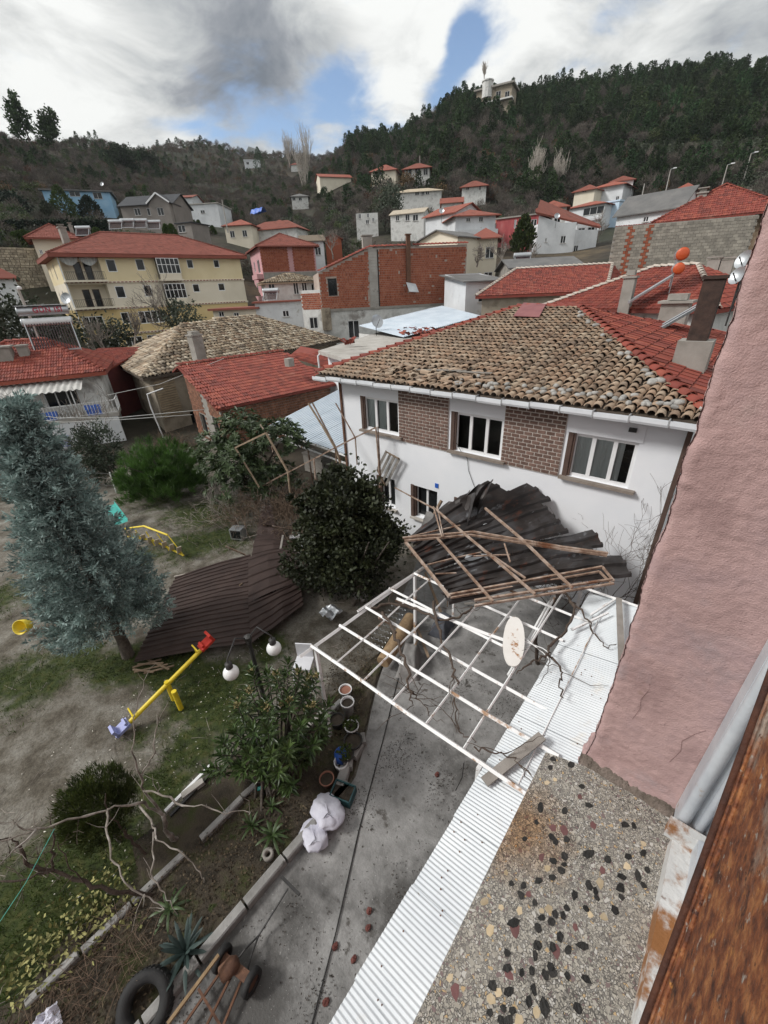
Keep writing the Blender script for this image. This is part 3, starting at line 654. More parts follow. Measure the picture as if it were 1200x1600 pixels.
# ------------------------------------------------------------------ the white house with brick panels
def white_house():
 Y0 = 10.8; XL, XR = -11.33, -.61; ZE = 5.72; DEP = 15.5
 t = thing('white_house', 'two storey white house with brown brick panels and an old barrel tile roof', 'house', ((XL + XR) / 2, Y0 + DEP / 2, 0))
 p0, p1 = (XL, Y0), (XR, Y0); k = 1.08
 U = lambda x: x * k - XL
 ups = [(U(-9.51), 4.02, 1.62, 1.20), (U(-5.97), 3.96, 1.60, 1.22), (U(-2.72), 3.94, 1.48, 1.18)]
 lows = [(U(-8.95), 1.05, .75, 1.22), (U(-7.43), 1.05, 1.0, 1.26), (U(-5.75), 1.05, 1.0, 1.26)]
 REC = .20
 mb = MB(); wall(mb, p0, p1, 0, ZE, ups + lows, REC)
 fp = [np.array(p) for p in (p0, p1, (XR, Y0 + DEP), (XL, Y0 + DEP))]
 for i in (1, 2, 3): wall(mb, fp[i], fp[(i + 1) % 4], 0, ZE, [(9, 3.8, 1.4, 1.3)] if i == 3 else [], REC)
 mb.build('wall', m_white, t)
 for i, q in enumerate(ups):
  f = window(t, p0, p1, 0, q, .13, sash=3, fw=.085, gm=m_clear)
  x0 = XL + q[0]; w = q[2]
  # brown reveal on the left, stone sill, room behind, curtains
  b = MB(); b.box((x0 - .004 + .03, Y0 + REC / 2 - .003, q[1] + q[3] / 2), (.06, REC - .01, q[3] - .004)); b.box((x0 - .06, Y0 - .012, q[1] + q[3] / 2), (.12, .026, q[3] + .06)); b.build('brown_reveal', m_brownframe, f)
  s = MB(); s.box((x0 + w / 2, Y0 - .05, q[1] - .04), (w + .34, .20, .07)); s.build('sill', m_sillbrown, f)
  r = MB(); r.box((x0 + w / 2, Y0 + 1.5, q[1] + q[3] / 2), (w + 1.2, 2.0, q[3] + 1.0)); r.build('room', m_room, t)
  c = MB()
  spans = [[(0.02, .40)], [(.0, .05)], [(.03, .80)]][i]
  if i == 0: spans = [(.03, .33), (.36, .58)]
  for a, bb in spans:
   xs = np.linspace(x0 + w * a, x0 + w * bb, 90); P = [[[x, Y0 + .165 + .012 * sin(x * 62 + sin(x * 23) * 2), z] for x in xs] for z in (q[1] + .02, q[1] + q[3] * .5, q[1] + q[3] - .03)]
   c.grid(np.array(P))
  if i != 1: c.build('curtain', m_curtain, f, True)
 for q in lows:
  f = window(t, p0, p1, 0, q, REC, sash=2, fw=.07)
  x0 = XL + q[0]; b = MB(); b.box((x0 + .03, Y0 + REC / 2 - .003, q[1] + q[3] / 2), (.06, REC - .01, q[3] - .004)); b.box((x0 - .06, Y0 - .02, q[1] + q[3] / 2), (.12, .042, q[3] + .04)); b.build('brown_reveal', m_brownframe, f)
  s = MB(); s.box((x0 + q[2] / 2, Y0 - .05, q[1] - .035), (q[2] + .2, .18, .06)); s.build('sill', m_sillstone, f)
 # plain white lintel boards over the windows stand slightly proud, brick slips fill the two panels between them
 for q in ups:
  b = MB(); b.box((XL + q[0] + q[2] / 2 - .05, Y0 - .012, (q[1] + q[3] + ZE) / 2 + .0), (q[2] + .24, .028, ZE - q[1] - q[3] - .02)); b.build('lintel_panel', m_white, t)
 zb = 3.86
 for xa, xb in ((XL + ups[0][0] + ups[0][2] + .02, XL + ups[1][0] - .21), (XL + ups[1][0] + ups[1][2] + .02, XL + ups[2][0] - .21)):
  b = MB(); b.box(((xa + xb) / 2, Y0 - .014, (zb + ZE) / 2), (xb - xa, .032, ZE - zb - .01)); pan = b.build('brick_panel', m_joint, t)
  rows = 17; rh = (ZE - zb - .03) / rows; n = 7; bw = (xb - xa) / n
  base = MB(); bx, bz = bw - .035, rh - .028
  mes = []
  for kx, ww in (('f', bx), ('h', bw / 2 - .03)):
   for r_ in range(6):
    g = MB(); 
    h = np.array([ww / 2, .011, bz / 2]); V = np.array([[-1, 1, -1], [1, 1, -1], [1, 1, 1], [-1, 1, 1], [-.97, -1, -.9], [.97, -1, -.9], [.97, -1, .9], [-.97, -1, .9]]) * h
    g.add(V, [[4, 5, 6, 7], [0, 1, 5, 4], [1, 2, 6, 5], [2, 3, 7, 6], [3, 0, 4, 7]], (r_ + .5) / 6); mes.append(g.mesh('brick', m_facebrick))
  for j in range(rows):
   z = zb + .02 + rh * (j + .5)
   if j % 2 == 0:
    for i in range(n): inst(mes[random.randrange(6)], 'brick', pan, Matrix.Translation((xa + bw * (i + .5), Y0 - .040, z)))
   else:
    for i in range(n - 1): inst(mes[random.randrange(6)], 'brick', pan, Matrix.Translation((xa + bw * (i + 1), Y0 - .040, z)))
    for x in (xa + bw * .25, xb - bw * .25): inst(mes[6 + random.randrange(6)], 'brick', pan, Matrix.Translation((x, Y0 - .040, z)))
 # corner downpipe strips
 b = MB(); b.box((XR + .04, Y0 - .03, ZE / 2), (.10, .10, ZE - .1)); b.build('corner_strip', m_brownframe, t)
 b = MB(); b.box((XL - .04, Y0 - .03, ZE / 2), (.08, .08, ZE - .1)); b.build('corner_strip', m_rust, t)
 # house number plate by the lower window and vent
 b = MB(); b.box((-7.05, Y0 - .012, 2.55), (.13, .02, .16)); b.build('number_plate', m_bluep, t)
 b = MB(); b.box((-3.0 + 1.35, Y0 - .05, 5.42), (.16, .1, .09)); b.build('vent', m_iron, t)
 # roof: eave line, hips and a short ridge
 ye = 10.36; E = [np.array(p) for p in ((-12.2, ye, 5.86), (-.16, ye, 5.86), (-.16, 26.7, 5.86), (-12.2, 26.7, 5.86))]
 r0 = np.array([-8.0, 18.0, 7.62]); r1 = np.array([-5.55, 18.0, 7.62])
 mb = MB(); F = [[E[0], E[1], r1, r0], [E[1], E[2], r1], [E[2], E[3], r0, r1], [E[3], E[0], r0]]
 for p in F: mb.add(p, [list(range(len(p)))])
 for i in range(4): mb.add([E[i] - [0, 0, .12], E[(i + 1) % 4] - [0, 0, .12], E[(i + 1) % 4], E[i]], [[0, 1, 2, 3]])
 mb.add([e - np.array([0, 0, .12]) for e in E], [[3, 2, 1, 0]])
 ro = mb.build('roof', mat('roof_underlay', [(.06, .045, .035), (.10, .08, .06)], 5, 1), t)
 def mess(u, v):     # the broken patch above the left brick panel
  return np.clip(1.15 - np.hypot((u - 4.9) / 2.6, (v - .75) / .8), 0, 1) * .8 + .05
 tiles(ro, F[0], .215, .29, 'barrel', m_barrel, parts=300, jit=.014, jrot=.05, mess=mess)
 tiles(ro, F[1], .42, .42, 'pan', m_red, parts=300, jit=.004, jrot=.01)
 tiles(ro, F[3], .24, .34, 'flat', m_red, jit=.004)
 tiles(ro, F[2], .24, .34, 'flat', m_red, jit=.004)
 caps(ro, E[0] + [0, 0, .03], r0, m_red, .27, .36); caps(ro, E[1] + [0, 0, .03], r1, m_red, .28, .38); caps(ro, r0, r1, m_red, .27, .36)
 # maroon membrane patch at the ridge
 n_ = np.cross(E[1] - E[0], r0 - E[0]); n_ /= np.linalg.norm(n_); mb = MB(); cn = []
 for (x, y) in ((802, 501), (842, 503), (853, 482), (818, 480)):
  d = ray(x, y); s = ((E[0] - CP) @ n_) / (d @ n_); cn.append(CP + d * s + n_ * .16)
 mb.prism(cn, n_ * .02); mb.build('membrane_patch', m_purple, ro)
 # loose stones weighing the tiles along the eave and the right hip
 sm = []
 for i in range(5):
  g = MB(); a = np.linspace(0, pi, 5); 
  P = [[[sin(b_) * cos(c_) * .09 * (1 + .25 * random.random()), sin(b_) * sin(c_) * .065 * (1 + .25 * random.random()), cos(b_) * .045] for c_ in np.linspace(0, 2 * pi, 8)[:-1]] for b_ in a]
  P = np.array(P); P = np.concatenate([P, P[:, :1]], 1); g.grid(P, random.random()); sm.append(g.mesh('stone', m_stonegrey, True))
 fu = (E[1] - E[0]) / 12.04; fv = np.cross(n_, fu); fv = fv if fv[2] > 0 else -fv
 for i in range(46):
  p = E[0] + fu * (5.6 + 6.2 * random.random()) + fv * (.25 + .35 * random.random() * (1 if random.random() < .8 else 4)) + n_ * .14
  inst(random.choice(sm), 'stone', ro, M4of(p, np.stack([fu, fv, n_], 1) @ rotz(random.random() * 6)))
 for i in range(18):
  q = E[1] + (r1 - E[1]) * (.06 + .85 * random.random()); p = q - fu * (.25 + .25 * random.random()) + n_ * .13
  inst(random.choice(sm), 'stone', ro, M4of(p, np.stack([fu, fv, n_], 1) @ rotz(random.random() * 6) * random.uniform(.9, 1.6)))
 # broken tile shards and a loose batten in the damaged patch
 for i in range(26):
  p = E[0] + fu * random.uniform(2.6, 6.6) + fv * random.uniform(.15, 1.3) + n_ * .13
  R = np.stack([fu, fv, n_], 1) @ rotz(random.random() * 6); g = MB(); s = random.uniform(.08, .2)
  g.prism([(-s, -.05, 0), (s * .8, -.07, .02), (s, .05, .03), (-s * .6, .08, 0)], (0, 0, .02)); inst(g.mesh('tile_shard', m_barrel), 'tile_shard', ro, M4of(p, R))
 for a, b, h in (((4.0, .9), (5.7, 1.15), .16), ((5.5, .95), (6.6, 1.05), .2)):
  mb = MB(); mb.beam(E[0] + fu * a[0] + fv * a[1] + n_ * h, E[0] + fu * b[0] + fv * b[1] + n_ * h, .09, .025); mb.build('batten', m_wood, ro)
 # white gutter in lengths
 gx = np.linspace(-12.25, -.2, 17)
 for i in range(16):
  sag = .012 * random.gauss(0, 1); mb = MB(); xa, xb = gx[i] + .012, gx[i + 1] - .012; y = ye - .07
  prof = [(-.075, .075), (-.075, -.02), (-.05, -.075), (.05, -.075), (.07, -.02), (.07, .055), (.06, .055), (.06, -.02), (.04, -.065), (-.04, -.065), (-.065, -.02), (-.065, .075)]
  za, zb_ = 5.80 + sag, 5.80 + sag + .01 * random.gauss(0, 1)
  mb.grid(np.array([[[xa, y + a, za + b] for a, b in prof + prof[:1]], [[xb, y + a, zb_ + b] for a, b in prof + prof[:1]]])); mb.build('gutter', m_gutter, t)
  mb = MB(); mb.box((xb + .012, y, 5.80), (.028, .17, .17)); mb.build('gutter_bracket', mat('gutter_joint', [(.30, .31, .32), (.38, .39, .40)], 5, .6), t)
 # dark chimney of the right roof face with its rendered base
 c = np.array([-1.30, 14.9]); mb = MB(); mb.box((c[0], c[1], 6.5), (.8, .8, .9)); mb.build('chimney_base', m_cement, t)
 mb = MB(); mb.box((c[0], c[1], 7.68), (.46, .46, 1.5)); mb.box((c[0], c[1], 8.46), (.54, .54, .08)); mb.build('chimney', mat('dark_brick_stack', [(.035, .022, .018), (.075, .045, .035)], 5, .9, .4, 22), t)
 # cable hanging down the facade, cracks of missing plaster
 mb = MB(); mb.path([aty(x, y, Y0 - .03) for x, y in ((712, 690), (722, 708), (730, 716), (732, 735), (738, 752), (742, 762))], .008, 5); mb.build('cable', m_wire, t)
 return t
m_sillbrown = mat('brown_grey_sill', [(.20, .165, .14), (.28, .24, .205)], 4, .85)
m_stonegrey = mat('grey_field_stone', [(.24, .235, .22), (.40, .39, .37)], 8, .95, .5, 40, rnd=.25)
white_house()
# ------------------------------------------------------------------ the house the picture is taken from
def terrazzo():
 m = bpy.data.materials.new('terrazzo'); m.use_nodes = True; nt = m.node_tree; N = nt.nodes; L = nt.links; bs = N['Principled BSDF']; bs.inputs['Roughness'].default_value = .6
 g = N.new('ShaderNodeNewGeometry')
 ds = N.new('ShaderNodeTexNoise'); ds.inputs['Scale'].default_value = 70; L.new(g.outputs[0], ds.inputs['Vector'])
 mxv = N.new('ShaderNodeMix'); mxv.data_type = 'VECTOR'; mxv.inputs[0].default_value = .012; L.new(g.outputs[0], mxv.inputs[4]); L.new(ds.outputs['Color'], mxv.inputs[5])
 def vor(scale, feat):
  v = N.new('ShaderNodeTexVoronoi'); v.feature = feat; v.inputs['Scale'].default_value = scale; L.new(mxv.outputs[1], v.inputs['Vector']); return v
 def ramp(f, cs, const=False):
  r = N.new('ShaderNodeValToRGB'); L.new(f, r.inputs[0]); e = r.color_ramp.elements
  if const: r.color_ramp.interpolation = 'CONSTANT'
  e[0].position = cs[0][0]; e[0].color = (*cs[0][1], 1); e[1].position = cs[-1][0]; e[1].color = (*cs[-1][1], 1)
  for p_, c in cs[1:-1]: q = e.new(p_); q.color = (*c, 1)
  return r.outputs[0]
 col = None; matrix = (.115, .105, .095)
 nzm = N.new('ShaderNodeTexNoise'); nzm.inputs['Scale'].default_value = 9; nzm.inputs['Detail'].default_value = 6; L.new(g.outputs[0], nzm.inputs['Vector'])
 base = ramp(nzm.outputs['Fac'], [(.35, (.085, .078, .07)), (.65, (.16, .148, .135))])
 for sc, th, keep in ((240, .10, .0), (125, .15, .58)):
  e = vor(sc, 'DISTANCE_TO_EDGE'); c = vor(sc, 'F1'); sp = N.new('ShaderNodeSeparateColor'); L.new(c.outputs['Color'], sp.inputs[0])
  cc = ramp(sp.outputs[0], [(0, (.38, .355, .305)), (.2, (.30, .28, .24)), (.36, (.46, .43, .37)), (.5, (.25, .235, .21)), (.62, (.42, .39, .34)), (.74, (.20, .145, .14)), (.80, (.54, .52, .48)), (.92, (.50, .36, .20)), (.95, (.36, .33, .28))], True)
  f = N.new('ShaderNodeMath'); f.operation = 'GREATER_THAN'; L.new(e.outputs['Distance'], f.inputs[0]); f.inputs[1].default_value = th
  f2 = N.new('ShaderNodeMath'); f2.operation = 'GREATER_THAN'; L.new(sp.outputs[1], f2.inputs[0]); f2.inputs[1].default_value = keep
  mu = N.new('ShaderNodeMath'); mu.operation = 'MULTIPLY'; L.new(f.outputs[0], mu.inputs[0]); L.new(f2.outputs[0], mu.inputs[1])
  mx = N.new('ShaderNodeMix'); mx.data_type = 'RGBA'; L.new(mu.outputs[0], mx.inputs[0]); L.new(base, mx.inputs[6]); L.new(cc, mx.inputs[7]); base = mx.outputs[2]
 # iron stain run-off, a blotch near the outer far corner
 c = at(815, 1290, 7.4); v = N.new('ShaderNodeVectorMath'); v.operation = 'DISTANCE'; L.new(g.outputs[0], v.inputs[0]); v.inputs[1].default_value = tuple(c)
 ns = N.new('ShaderNodeTexNoise'); ns.inputs['Scale'].default_value = 22; ns.inputs['Detail'].default_value = 6; L.new(g.outputs[0], ns.inputs['Vector'])
 ma = N.new('ShaderNodeMath'); ma.operation = 'MULTIPLY_ADD'; L.new(ns.outputs['Fac'], ma.inputs[0]); ma.inputs[1].default_value = .14; L.new(v.outputs['Value'], ma.inputs[2])
 mr = N.new('ShaderNodeMapRange'); L.new(ma.outputs[0], mr.inputs[0]); mr.inputs[1].default_value = .10; mr.inputs[2].default_value = .20; mr.inputs[3].default_value = .75; mr.inputs[4].default_value = 0
 mx = N.new('ShaderNodeMix'); mx.data_type = 'RGBA'; mx.blend_type = 'MULTIPLY'; L.new(mr.outputs[0], mx.inputs[0]); L.new(base, mx.inputs[6]); mx.inputs[7].default_value = (.72, .40, .16, 1); base = mx.outputs[2]
 L.new(base, bs.inputs['Base Color'])
 b = N.new('ShaderNodeBump'); b.inputs['Strength'].default_value = .25; b.inputs['Distance'].default_value = .002; e = vor(165, 'DISTANCE_TO_EDGE'); L.new(e.outputs['Distance'], b.inputs['Height']); L.new(b.outputs[0], bs.inputs['Normal'])
 return m
m_pink = mat('pink_plaster', [(.40, .265, .255), (.51, .345, .33), (.44, .305, .305)], 7, .95, .35, 330, spots=[(3.2, .54, .70, (.36, .285, .295), 5), (5.5, .60, .74, (.50, .36, .34), 21), (60, .63, .74, (.55, .40, .37), 2), (48, .66, .74, (.24, .15, .145), 8), (9, .66, .76, (.36, .24, .20), 15)])
def own_house():
 t = thing('pink_house', 'pink rough plastered house with a terrazzo window sill at the right edge', 'house', (2.2, 2, 0))
 YJ = .80; XO = -.036; XI = .152
 mb = MB()
 mb.box((2.2, -.55 - 3, 3.68), (4.47, 8.7, 7.36)); 
 mb.box((2.24, 4.4, 6), (4.46, 7.0, 12)); mb.box((2.24, -4.9, 9.7), (4.46, 6.2, 4.6)); mb.box((2.24, -.5, 10.6), (4.46, 2.6, 2.6)); 
 mb.build('outer_wall', m_pink, t)
 # window reveal: a rough, uneven plaster face wrapped round the outer corner
 zs = np.arange(7.33, 9.4, .0042); prof = []
 for s in np.arange(0, .10, .006): prof.append((XO - .002, YJ + .10 - s, -1, 0))
 for a in np.linspace(0, pi / 2, 5): prof.append((XO + .012 - .014 * cos(a), YJ + .012 - .014 * sin(a), -cos(a), -sin(a)))
 for s in np.arange(.016, XI - XO + .03, .0042): prof.append((XO + s, YJ - .002, 0, -1))
 P = []
 for z in zs:
  row = []
  for (x, y, nx, ny) in prof:
   q = (x * 1.0, y, z); edge = math.exp(-((x - XO) / .02) ** 2)
   d = .0016 * noise.noise(Vector(q) * 14) + .0014 * noise.noise(Vector(q) * 75) + .0011 * noise.noise(Vector(q) * 160) * (.4 + .6 * abs(noise.noise(Vector(q) * 5)) * 3) + edge * (.0042 * fbm(Vector(q) * 17 + Vector((7, 3, 1)), 6) + .0012 * noise.noise(Vector(q) * 230))
   if z < 7.47: d += .010 * ((7.47 - z) / .1) ** 1.5 * (1 + noise.noise(Vector(q) * 45))
   row.append((x + nx * d, y + ny * d, z))
  P.append(row)
 mb = MB(); mb.grid(np.array(P)[:, ::-1]); mb.build('window_reveal', m_pink, t, True)
 for pts in (((.02, 7.62), (.026, 7.66), (.022, 7.69), (.029, 7.73)), ((.11, 7.55), (.118, 7.60), (.113, 7.63), (.128, 7.67), (.14, 7.69))):
  g = MB(); g.path([(x + random.gauss(0, .001), YJ - .0035, z) for x, z in pts], .00035, 4); g.build('crack', mat('crack_shadow', [(.17, .10, .095), (.22, .13, .125)], 5, .95), t, True)
 # mortar fillet where the reveal meets the sill
 mb = MB(); P = []
 for s in np.linspace(0, 1, 60):
  x = XO - .018 + (XI - XO + .02) * s; n1 = fbm((x * 24, 3, 0), 5); n2 = noise.noise((x * 190, 9, 0)); w = .014 + .007 * n1; h = .02 + .012 * n1 + .006 * n2
  P.append([(x, YJ - .004, 7.40 + h), (x, YJ - .006 - w * .5, 7.40 + h * .5 + .002 * n2), (x, YJ - .008 - w, 7.399)])
 mb.grid(np.array(P)); mb.build('mortar', mat('dirty_mortar', [(.13, .105, .085), (.26, .21, .18)], 40, .95, .6, 200, spots=[(25, .58, .7, (.05, .04, .03), 3)]), t, True)
 # terrazzo sill slab with the dark stones set in it
 mb = MB(); z0, z1 = 7.355, 7.40
 out = [(-.122, -1.2), (XI + .02, -1.2), (XI + .02, YJ + .02), (XO + .01, YJ + .02), (XO - .012, .775), (-.128, .752)]
 mb.prism([(x, y, z0) for x, y in out], (0, 0, z1 - z0)); sill = mb.build('terrazzo_sill', terrazzo(), t)
 st = [(640, 103), (628, 140), (722, 130), (768, 225), (800, 310), (692, 333), (565, 386), (512, 458), (632, 450), (650, 472), (700, 462), (800, 525), (882, 552), (975, 540), (1043, 522), (963, 396), (690, 535), (640, 558), (690, 575), (675, 600), (455, 660), (508, 665), (576, 648), (636, 630), (497, 712), (558, 745), (946, 628), (1020, 625), (1062, 600), (1045, 665), (940, 678), (800, 668), (828, 695), (838, 725), (738, 710), (785, 770), (700, 768), (916, 778), (463, 832), (570, 852), (592, 810), (633, 828), (650, 795), (685, 802), (670, 895), (434, 970), (434, 1035), (568, 935), (560, 980), (636, 940), (708, 955), (770, 935), (500, 1055), (545, 1045), (606, 1068), (628, 1030), (640, 1060), (705, 1072), (785, 1085), (553, 1130), (370, 1115), (440, 1140), (530, 1185), (600, 1210), (752, 1215), (358, 1235), (418, 1215), (455, 1225), (405, 1270), (440, 1280), (945, 720), (1000, 400), (585, 320)]
 m_ds = mat('dark_stone_chip', [(.010, .010, .009), (.026, .024, .022)], 60, .6, .3, 200, rnd=.5)
 m_cs = mat('cream_stone_chip', [(.48, .37, .22), (.58, .48, .34)], 60, .6, .1, 200, rnd=.25)
 m_ps = mat('maroon_stone_chip', [(.14, .06, .06), (.19, .09, .085)], 60, .6, .1, 200, rnd=.25)
 cs = [(612, 210), (410, 765), (622, 770), (806, 796), (868, 808), (362, 1175), (395, 1145), (565, 1235), (490, 1270), (970, 582), (1043, 480), (430, 610), (590, 780), (615, 592), (333, 740), (358, 870), (490, 780), (650, 195), (852, 655), (180, 1080)]
 ps = [(760, 270), (590, 540), (530, 705), (440, 1065), (690, 420), (470, 860), (655, 960), (860, 600), (740, 855), (205, 1140), (640, 410), (820, 400)]
 def chips(lst, m_, lo, hi, h):
  for (zx, zy) in lst:
   c = at(640 + zx / 2.857, 1150 + zy / 2.857, 7.4); k = random.randint(5, 7); a0 = random.random() * 6; r = random.uniform(lo, hi); el = random.uniform(1.0, 1.7); th = random.gauss(1.2, .5)
   poly = []
   for i in range(k):
    a = a0 + i * 2 * pi / k; q = np.array([cos(a) * r * el * random.uniform(.6, 1.1), sin(a) * r * random.uniform(.6, 1.1)])
    poly.append((c[0] + q[0] * cos(th) - q[1] * sin(th), c[1] + q[0] * sin(th) + q[1] * cos(th), 7.3985))
   g = MB(); g.prism(poly, (0, 0, .0015 + h * random.uniform(.5, 1))); g.build('stone_chip', m_, sill)
 chips(st, m_ds, .0055, .009, .0016); chips(cs, m_cs, .005, .0085, .0008); chips(ps, m_ps, .006, .011, .0005)
 # steel window frame: upright with ribs, bottom rail, film and sealant
 m_fr = mat('grey_film_frame', [(.42, .45, .49), (.60, .63, .66)], 6, .4, .1, 40, spots=[(14, .60, .72, (.30, .19, .10), 6), (5, .62, .75, (.70, .71, .72), 2)])
 m_frr = mat('rusting_white_frame', [(.55, .55, .54), (.66, .66, .65)], 10, .6, .2, 60, spots=[(9, .46, .58, (.28, .12, .04), 6), (20, .60, .68, (.13, .05, .02), 2)])
 mb = MB(); mb.box((XI + .05, YJ - .03, 8.4), (.098, .05, 1.94)); wf = mb.build('window_frame', m_fr, t)
 for dx, r in ((.012, .012), (.040, .008), (.075, .014)):
  mb = MB(); mb.path([(XI + dx, YJ - .058, 7.47), (XI + dx + .002, YJ - .06, 8.2), (XI + dx, YJ - .058, 9.3)], r, 8); mb.build('rib', m_fr, wf, True)
 mb = MB(); mb.box((XI + .035, -.2, 7.425), (.064, 1.82, .05)); mb.build('bottom_rail', m_frr, wf)
 mb = MB(); mb.box((XI + .055, -.2, 7.475), (.036, 1.80, .05)); mb.box((XI + .07, -.2, 7.52), (.02, 1.80, .04)); mb.build('inner_rail', m_fr, wf)
 mb = MB(); mb.box((XI + .03, YJ - .09, 7.47), (.085, .02, .045)); mb.build('corner_block', m_frr, wf)
 mb = MB(); mb.path([(XI + .012, -.3, 7.456), (XI + .014, .2, 7.458), (XI + .02, .42, 7.47), (XI + .03, .58, 7.53), (XI + .036, .70, 7.62), (XI + .05, .735, 7.78), (XI + .07, .74, 8.1)], .0028, 6); mb.build('sealant', m_frame, wf, True)
 # rusted steel shutter leaf standing open
 m_rs = mat('rusted_steel', [(.075, .024, .013), (.20, .064, .024), (.36, .15, .055)], 60, .7, .35, 120, spots=[(5, .50, .60, (.27, .22, .18), 4), (25, .56, .66, (.05, .018, .011), 9), (34, .62, .70, (.42, .19, .05), 3), (60, .60, .68, (.34, .30, .26), 6), (120, .60, .68, (.06, .02, .012), 12)])
 X = .122; ln = lambda y: 8.069 + (y - .523) * (8.069 - 7.742) / (.523 - .285)
 y0, y1 = -.05, .80
 mb = MB(); mb.prism([(X, y0, ln(y0)), (X, y1, ln(y1)), (X, y1, 9.4), (X, y0 - .5, 9.4), (X, y0 - .5, ln(y0))], (.004, 0, 0)); sh = mb.build('rusty_shutter', m_rs, t)
 mb = MB(); mb.path([(X - .002, y, ln(y)) for y in np.linspace(y0, y1, 6)], .0042, 8); mb.build('rolled_edge', mat('dark_rust', [(.035, .013, .009), (.09, .03, .014)], 30, .8, .3, 150), sh, True)
 d = np.array([0, y1 - y0, ln(y1) - ln(y0)]); d /= np.linalg.norm(d); pn = np.array([0, -d[2], d[1]])
 for off, r in ((.020, .0015), (.045, .0022)):
  mb = MB(); a = np.array([X - .001, y0, ln(y0)]) + pn * off; b = np.array([X - .001, y1, ln(y1)]) + pn * off; mb.path([a, b], r, 6); mb.build('pressed_line', m_rs, sh, True)
 return t
own_house()

# ------------------------------------------------------------------ corrugated awning, pergola, vine
def awning():
 t = thing('corrugated_awning', 'long white corrugated sheet awning below the terrazzo sill', 'awning', (-.65, 3, 2.7))
 m = mat('white_corrugated', [(.56, .60, .63), (.66, .70, .72)], 1.3, .5, .05, 40, spots=[(2.3, .60, .74, (.56, .57, .56), 3), (.9, .60, .72, (.62, .60, .55), 7), (17, .68, .74, (.20, .17, .13), 4)])
 y = 7.85; k = 0; lam = .047
 while y > -5:
  n = 19; y2 = y - n * lam; ys = np.linspace(y2 - .03, y, n * 8 + 4); tilt = random.gauss(0, .004); zoff = .013 * (k % 2)
  P = []
  for x in np.linspace(-1.25 + random.gauss(0, .008), -.048, 5):
   s = (x + 1.25) / 1.2; P.append([[x, yy, 2.70 + .20 * s + zoff + .0075 * sin(yy / lam * 2 * pi) + tilt * (x + .6) + .004 * noise.noise((x * 3, yy * 3, k))] for yy in ys])
  mb = MB(); mb.grid(np.array(P)); mb.build('sheet', m, t, True); y = y2; k += 1
 for yy in np.arange(-4.4, 7.8, .92):
  mb = MB(); mb.beam((-1.2, yy, 2.665), (-.05, yy, 2.865), .04); mb.build('purlin', m_pergbar, t)
 mb = MB(); mb.path([(-.78, 3.2, 2.80), (-.80, 4.5, 2.80), (-.82, 5.6, 2.81), (-.86, 7.2, 2.80)], .009, 6); mb.build('tie_rod', m_pergbar, t)
 for yy in (-4.4, -1.2, 1.6): mb = MB(); mb.beam((-1.2, yy, 0), (-1.2, yy, 2.65), .05); mb.build('post', m_pergbar, t)
 for i in range(60):
  x = -1.2 + 1.1 * random.random(); yy = -.5 + 8 * random.random(); mb = MB(); s = (x + 1.25) / 1.2
  mb.lathe([(0, .008), (.008, .004), (.010, -.006)], (x, round(yy / lam) * lam + lam * .25, 2.716 + .2 * s), 6); mb.build('screw', m_rust, t)
awning()
def pergola():
 t = thing('white_pergola', 'white painted steel pergola frame with flaking rust over the concrete yard', 'pergola', (-2.7, 5.2, 0)); Z = 2.70
 B = lambda a, b, w=.045, z=(Z, Z): MB().path([np.array([*a, z[0]]) * (1 - s) + np.array([*b, z[1]]) * s + (rng.normal(0, .007, 3) - [0, 0, .012 * sin(s * pi)] if 0 < s < 1 else 0) for s in (0, .22, .5, .76, 1)], w * .66, 4).build('bar', m_pergbar, t)
 B((-4.78, 2.92), (-4.55, 6.5), .06); B((-4.72, 4.4), (-4.42, 8.0), .05, (Z + .06, Z + .06)); B((-1.66, 4.9), (-1.86, 8.0), .06, (Z - .05, Z - .05)); B((-1.60, 4.6), (-1.80, 8.0), .03, (Z + .04, Z + .04))
 for y, a, b in ((3.2, -4.78, -.28), (3.9, -4.74, -.5), (4.6, -4.70, -.9), (5.36, -4.68, -1.6), (6.13, -4.56, -1.2), (6.9, -4.5, -.9), (7.78, -4.4, -.36)): B((a, y), (b, y + random.gauss(0, .02)), .05, (Z + .05, Z + .05 + (.12 if b > -.6 else 0)))
 B((-4.3, 5.16), (-1.75, 5.5), .06, (Z + .1, Z + .1))
 for x, e in ((-4.09, 7.7), (-3.46, 7.7), (-2.83, 7.6), (-2.2, 7.7), (-1.57, 7.6)): B((x, 3.2), (x - random.uniform(.0, .12), e), .028, (Z + .09, Z + .09))
 for x, y in ((-4.72, 3.25), (-4.6, 6.2), (-4.45, 7.8), (-1.3, 3.2), (-1.4, 7.8)): MB().beam((x, y, 0), (x, y, Z), .06).build('post', m_pergbar, t)
 for a, b in (((-1.0, 7.0, 2.85), (-.75, 7.78, 2.85)), ((-1.15, 6.4, 2.84), (-.75, 7.2, 2.9))): MB().beam(a, b, .035).build('loose_bar', m_pergbar, t)
pergola()
def branch(mb, pts, r0, r1, n=7, wob=.02, sub=4):
 P = [np.array(p, float) for p in pts]; Q = []
 for i in range(len(P) - 1):
  for s in range(sub): Q.append(P[i] + (P[i + 1] - P[i]) * s / sub + (rng.normal(0, wob, 3) if (i or s) else 0))
 Q.append(P[-1]); k = len(Q); rad = np.linspace(r0, r1, k) * (1 + .18 * rng.normal(0, 1, k).clip(-1.5, 1.5)); mb.path(Q, rad, n); return Q
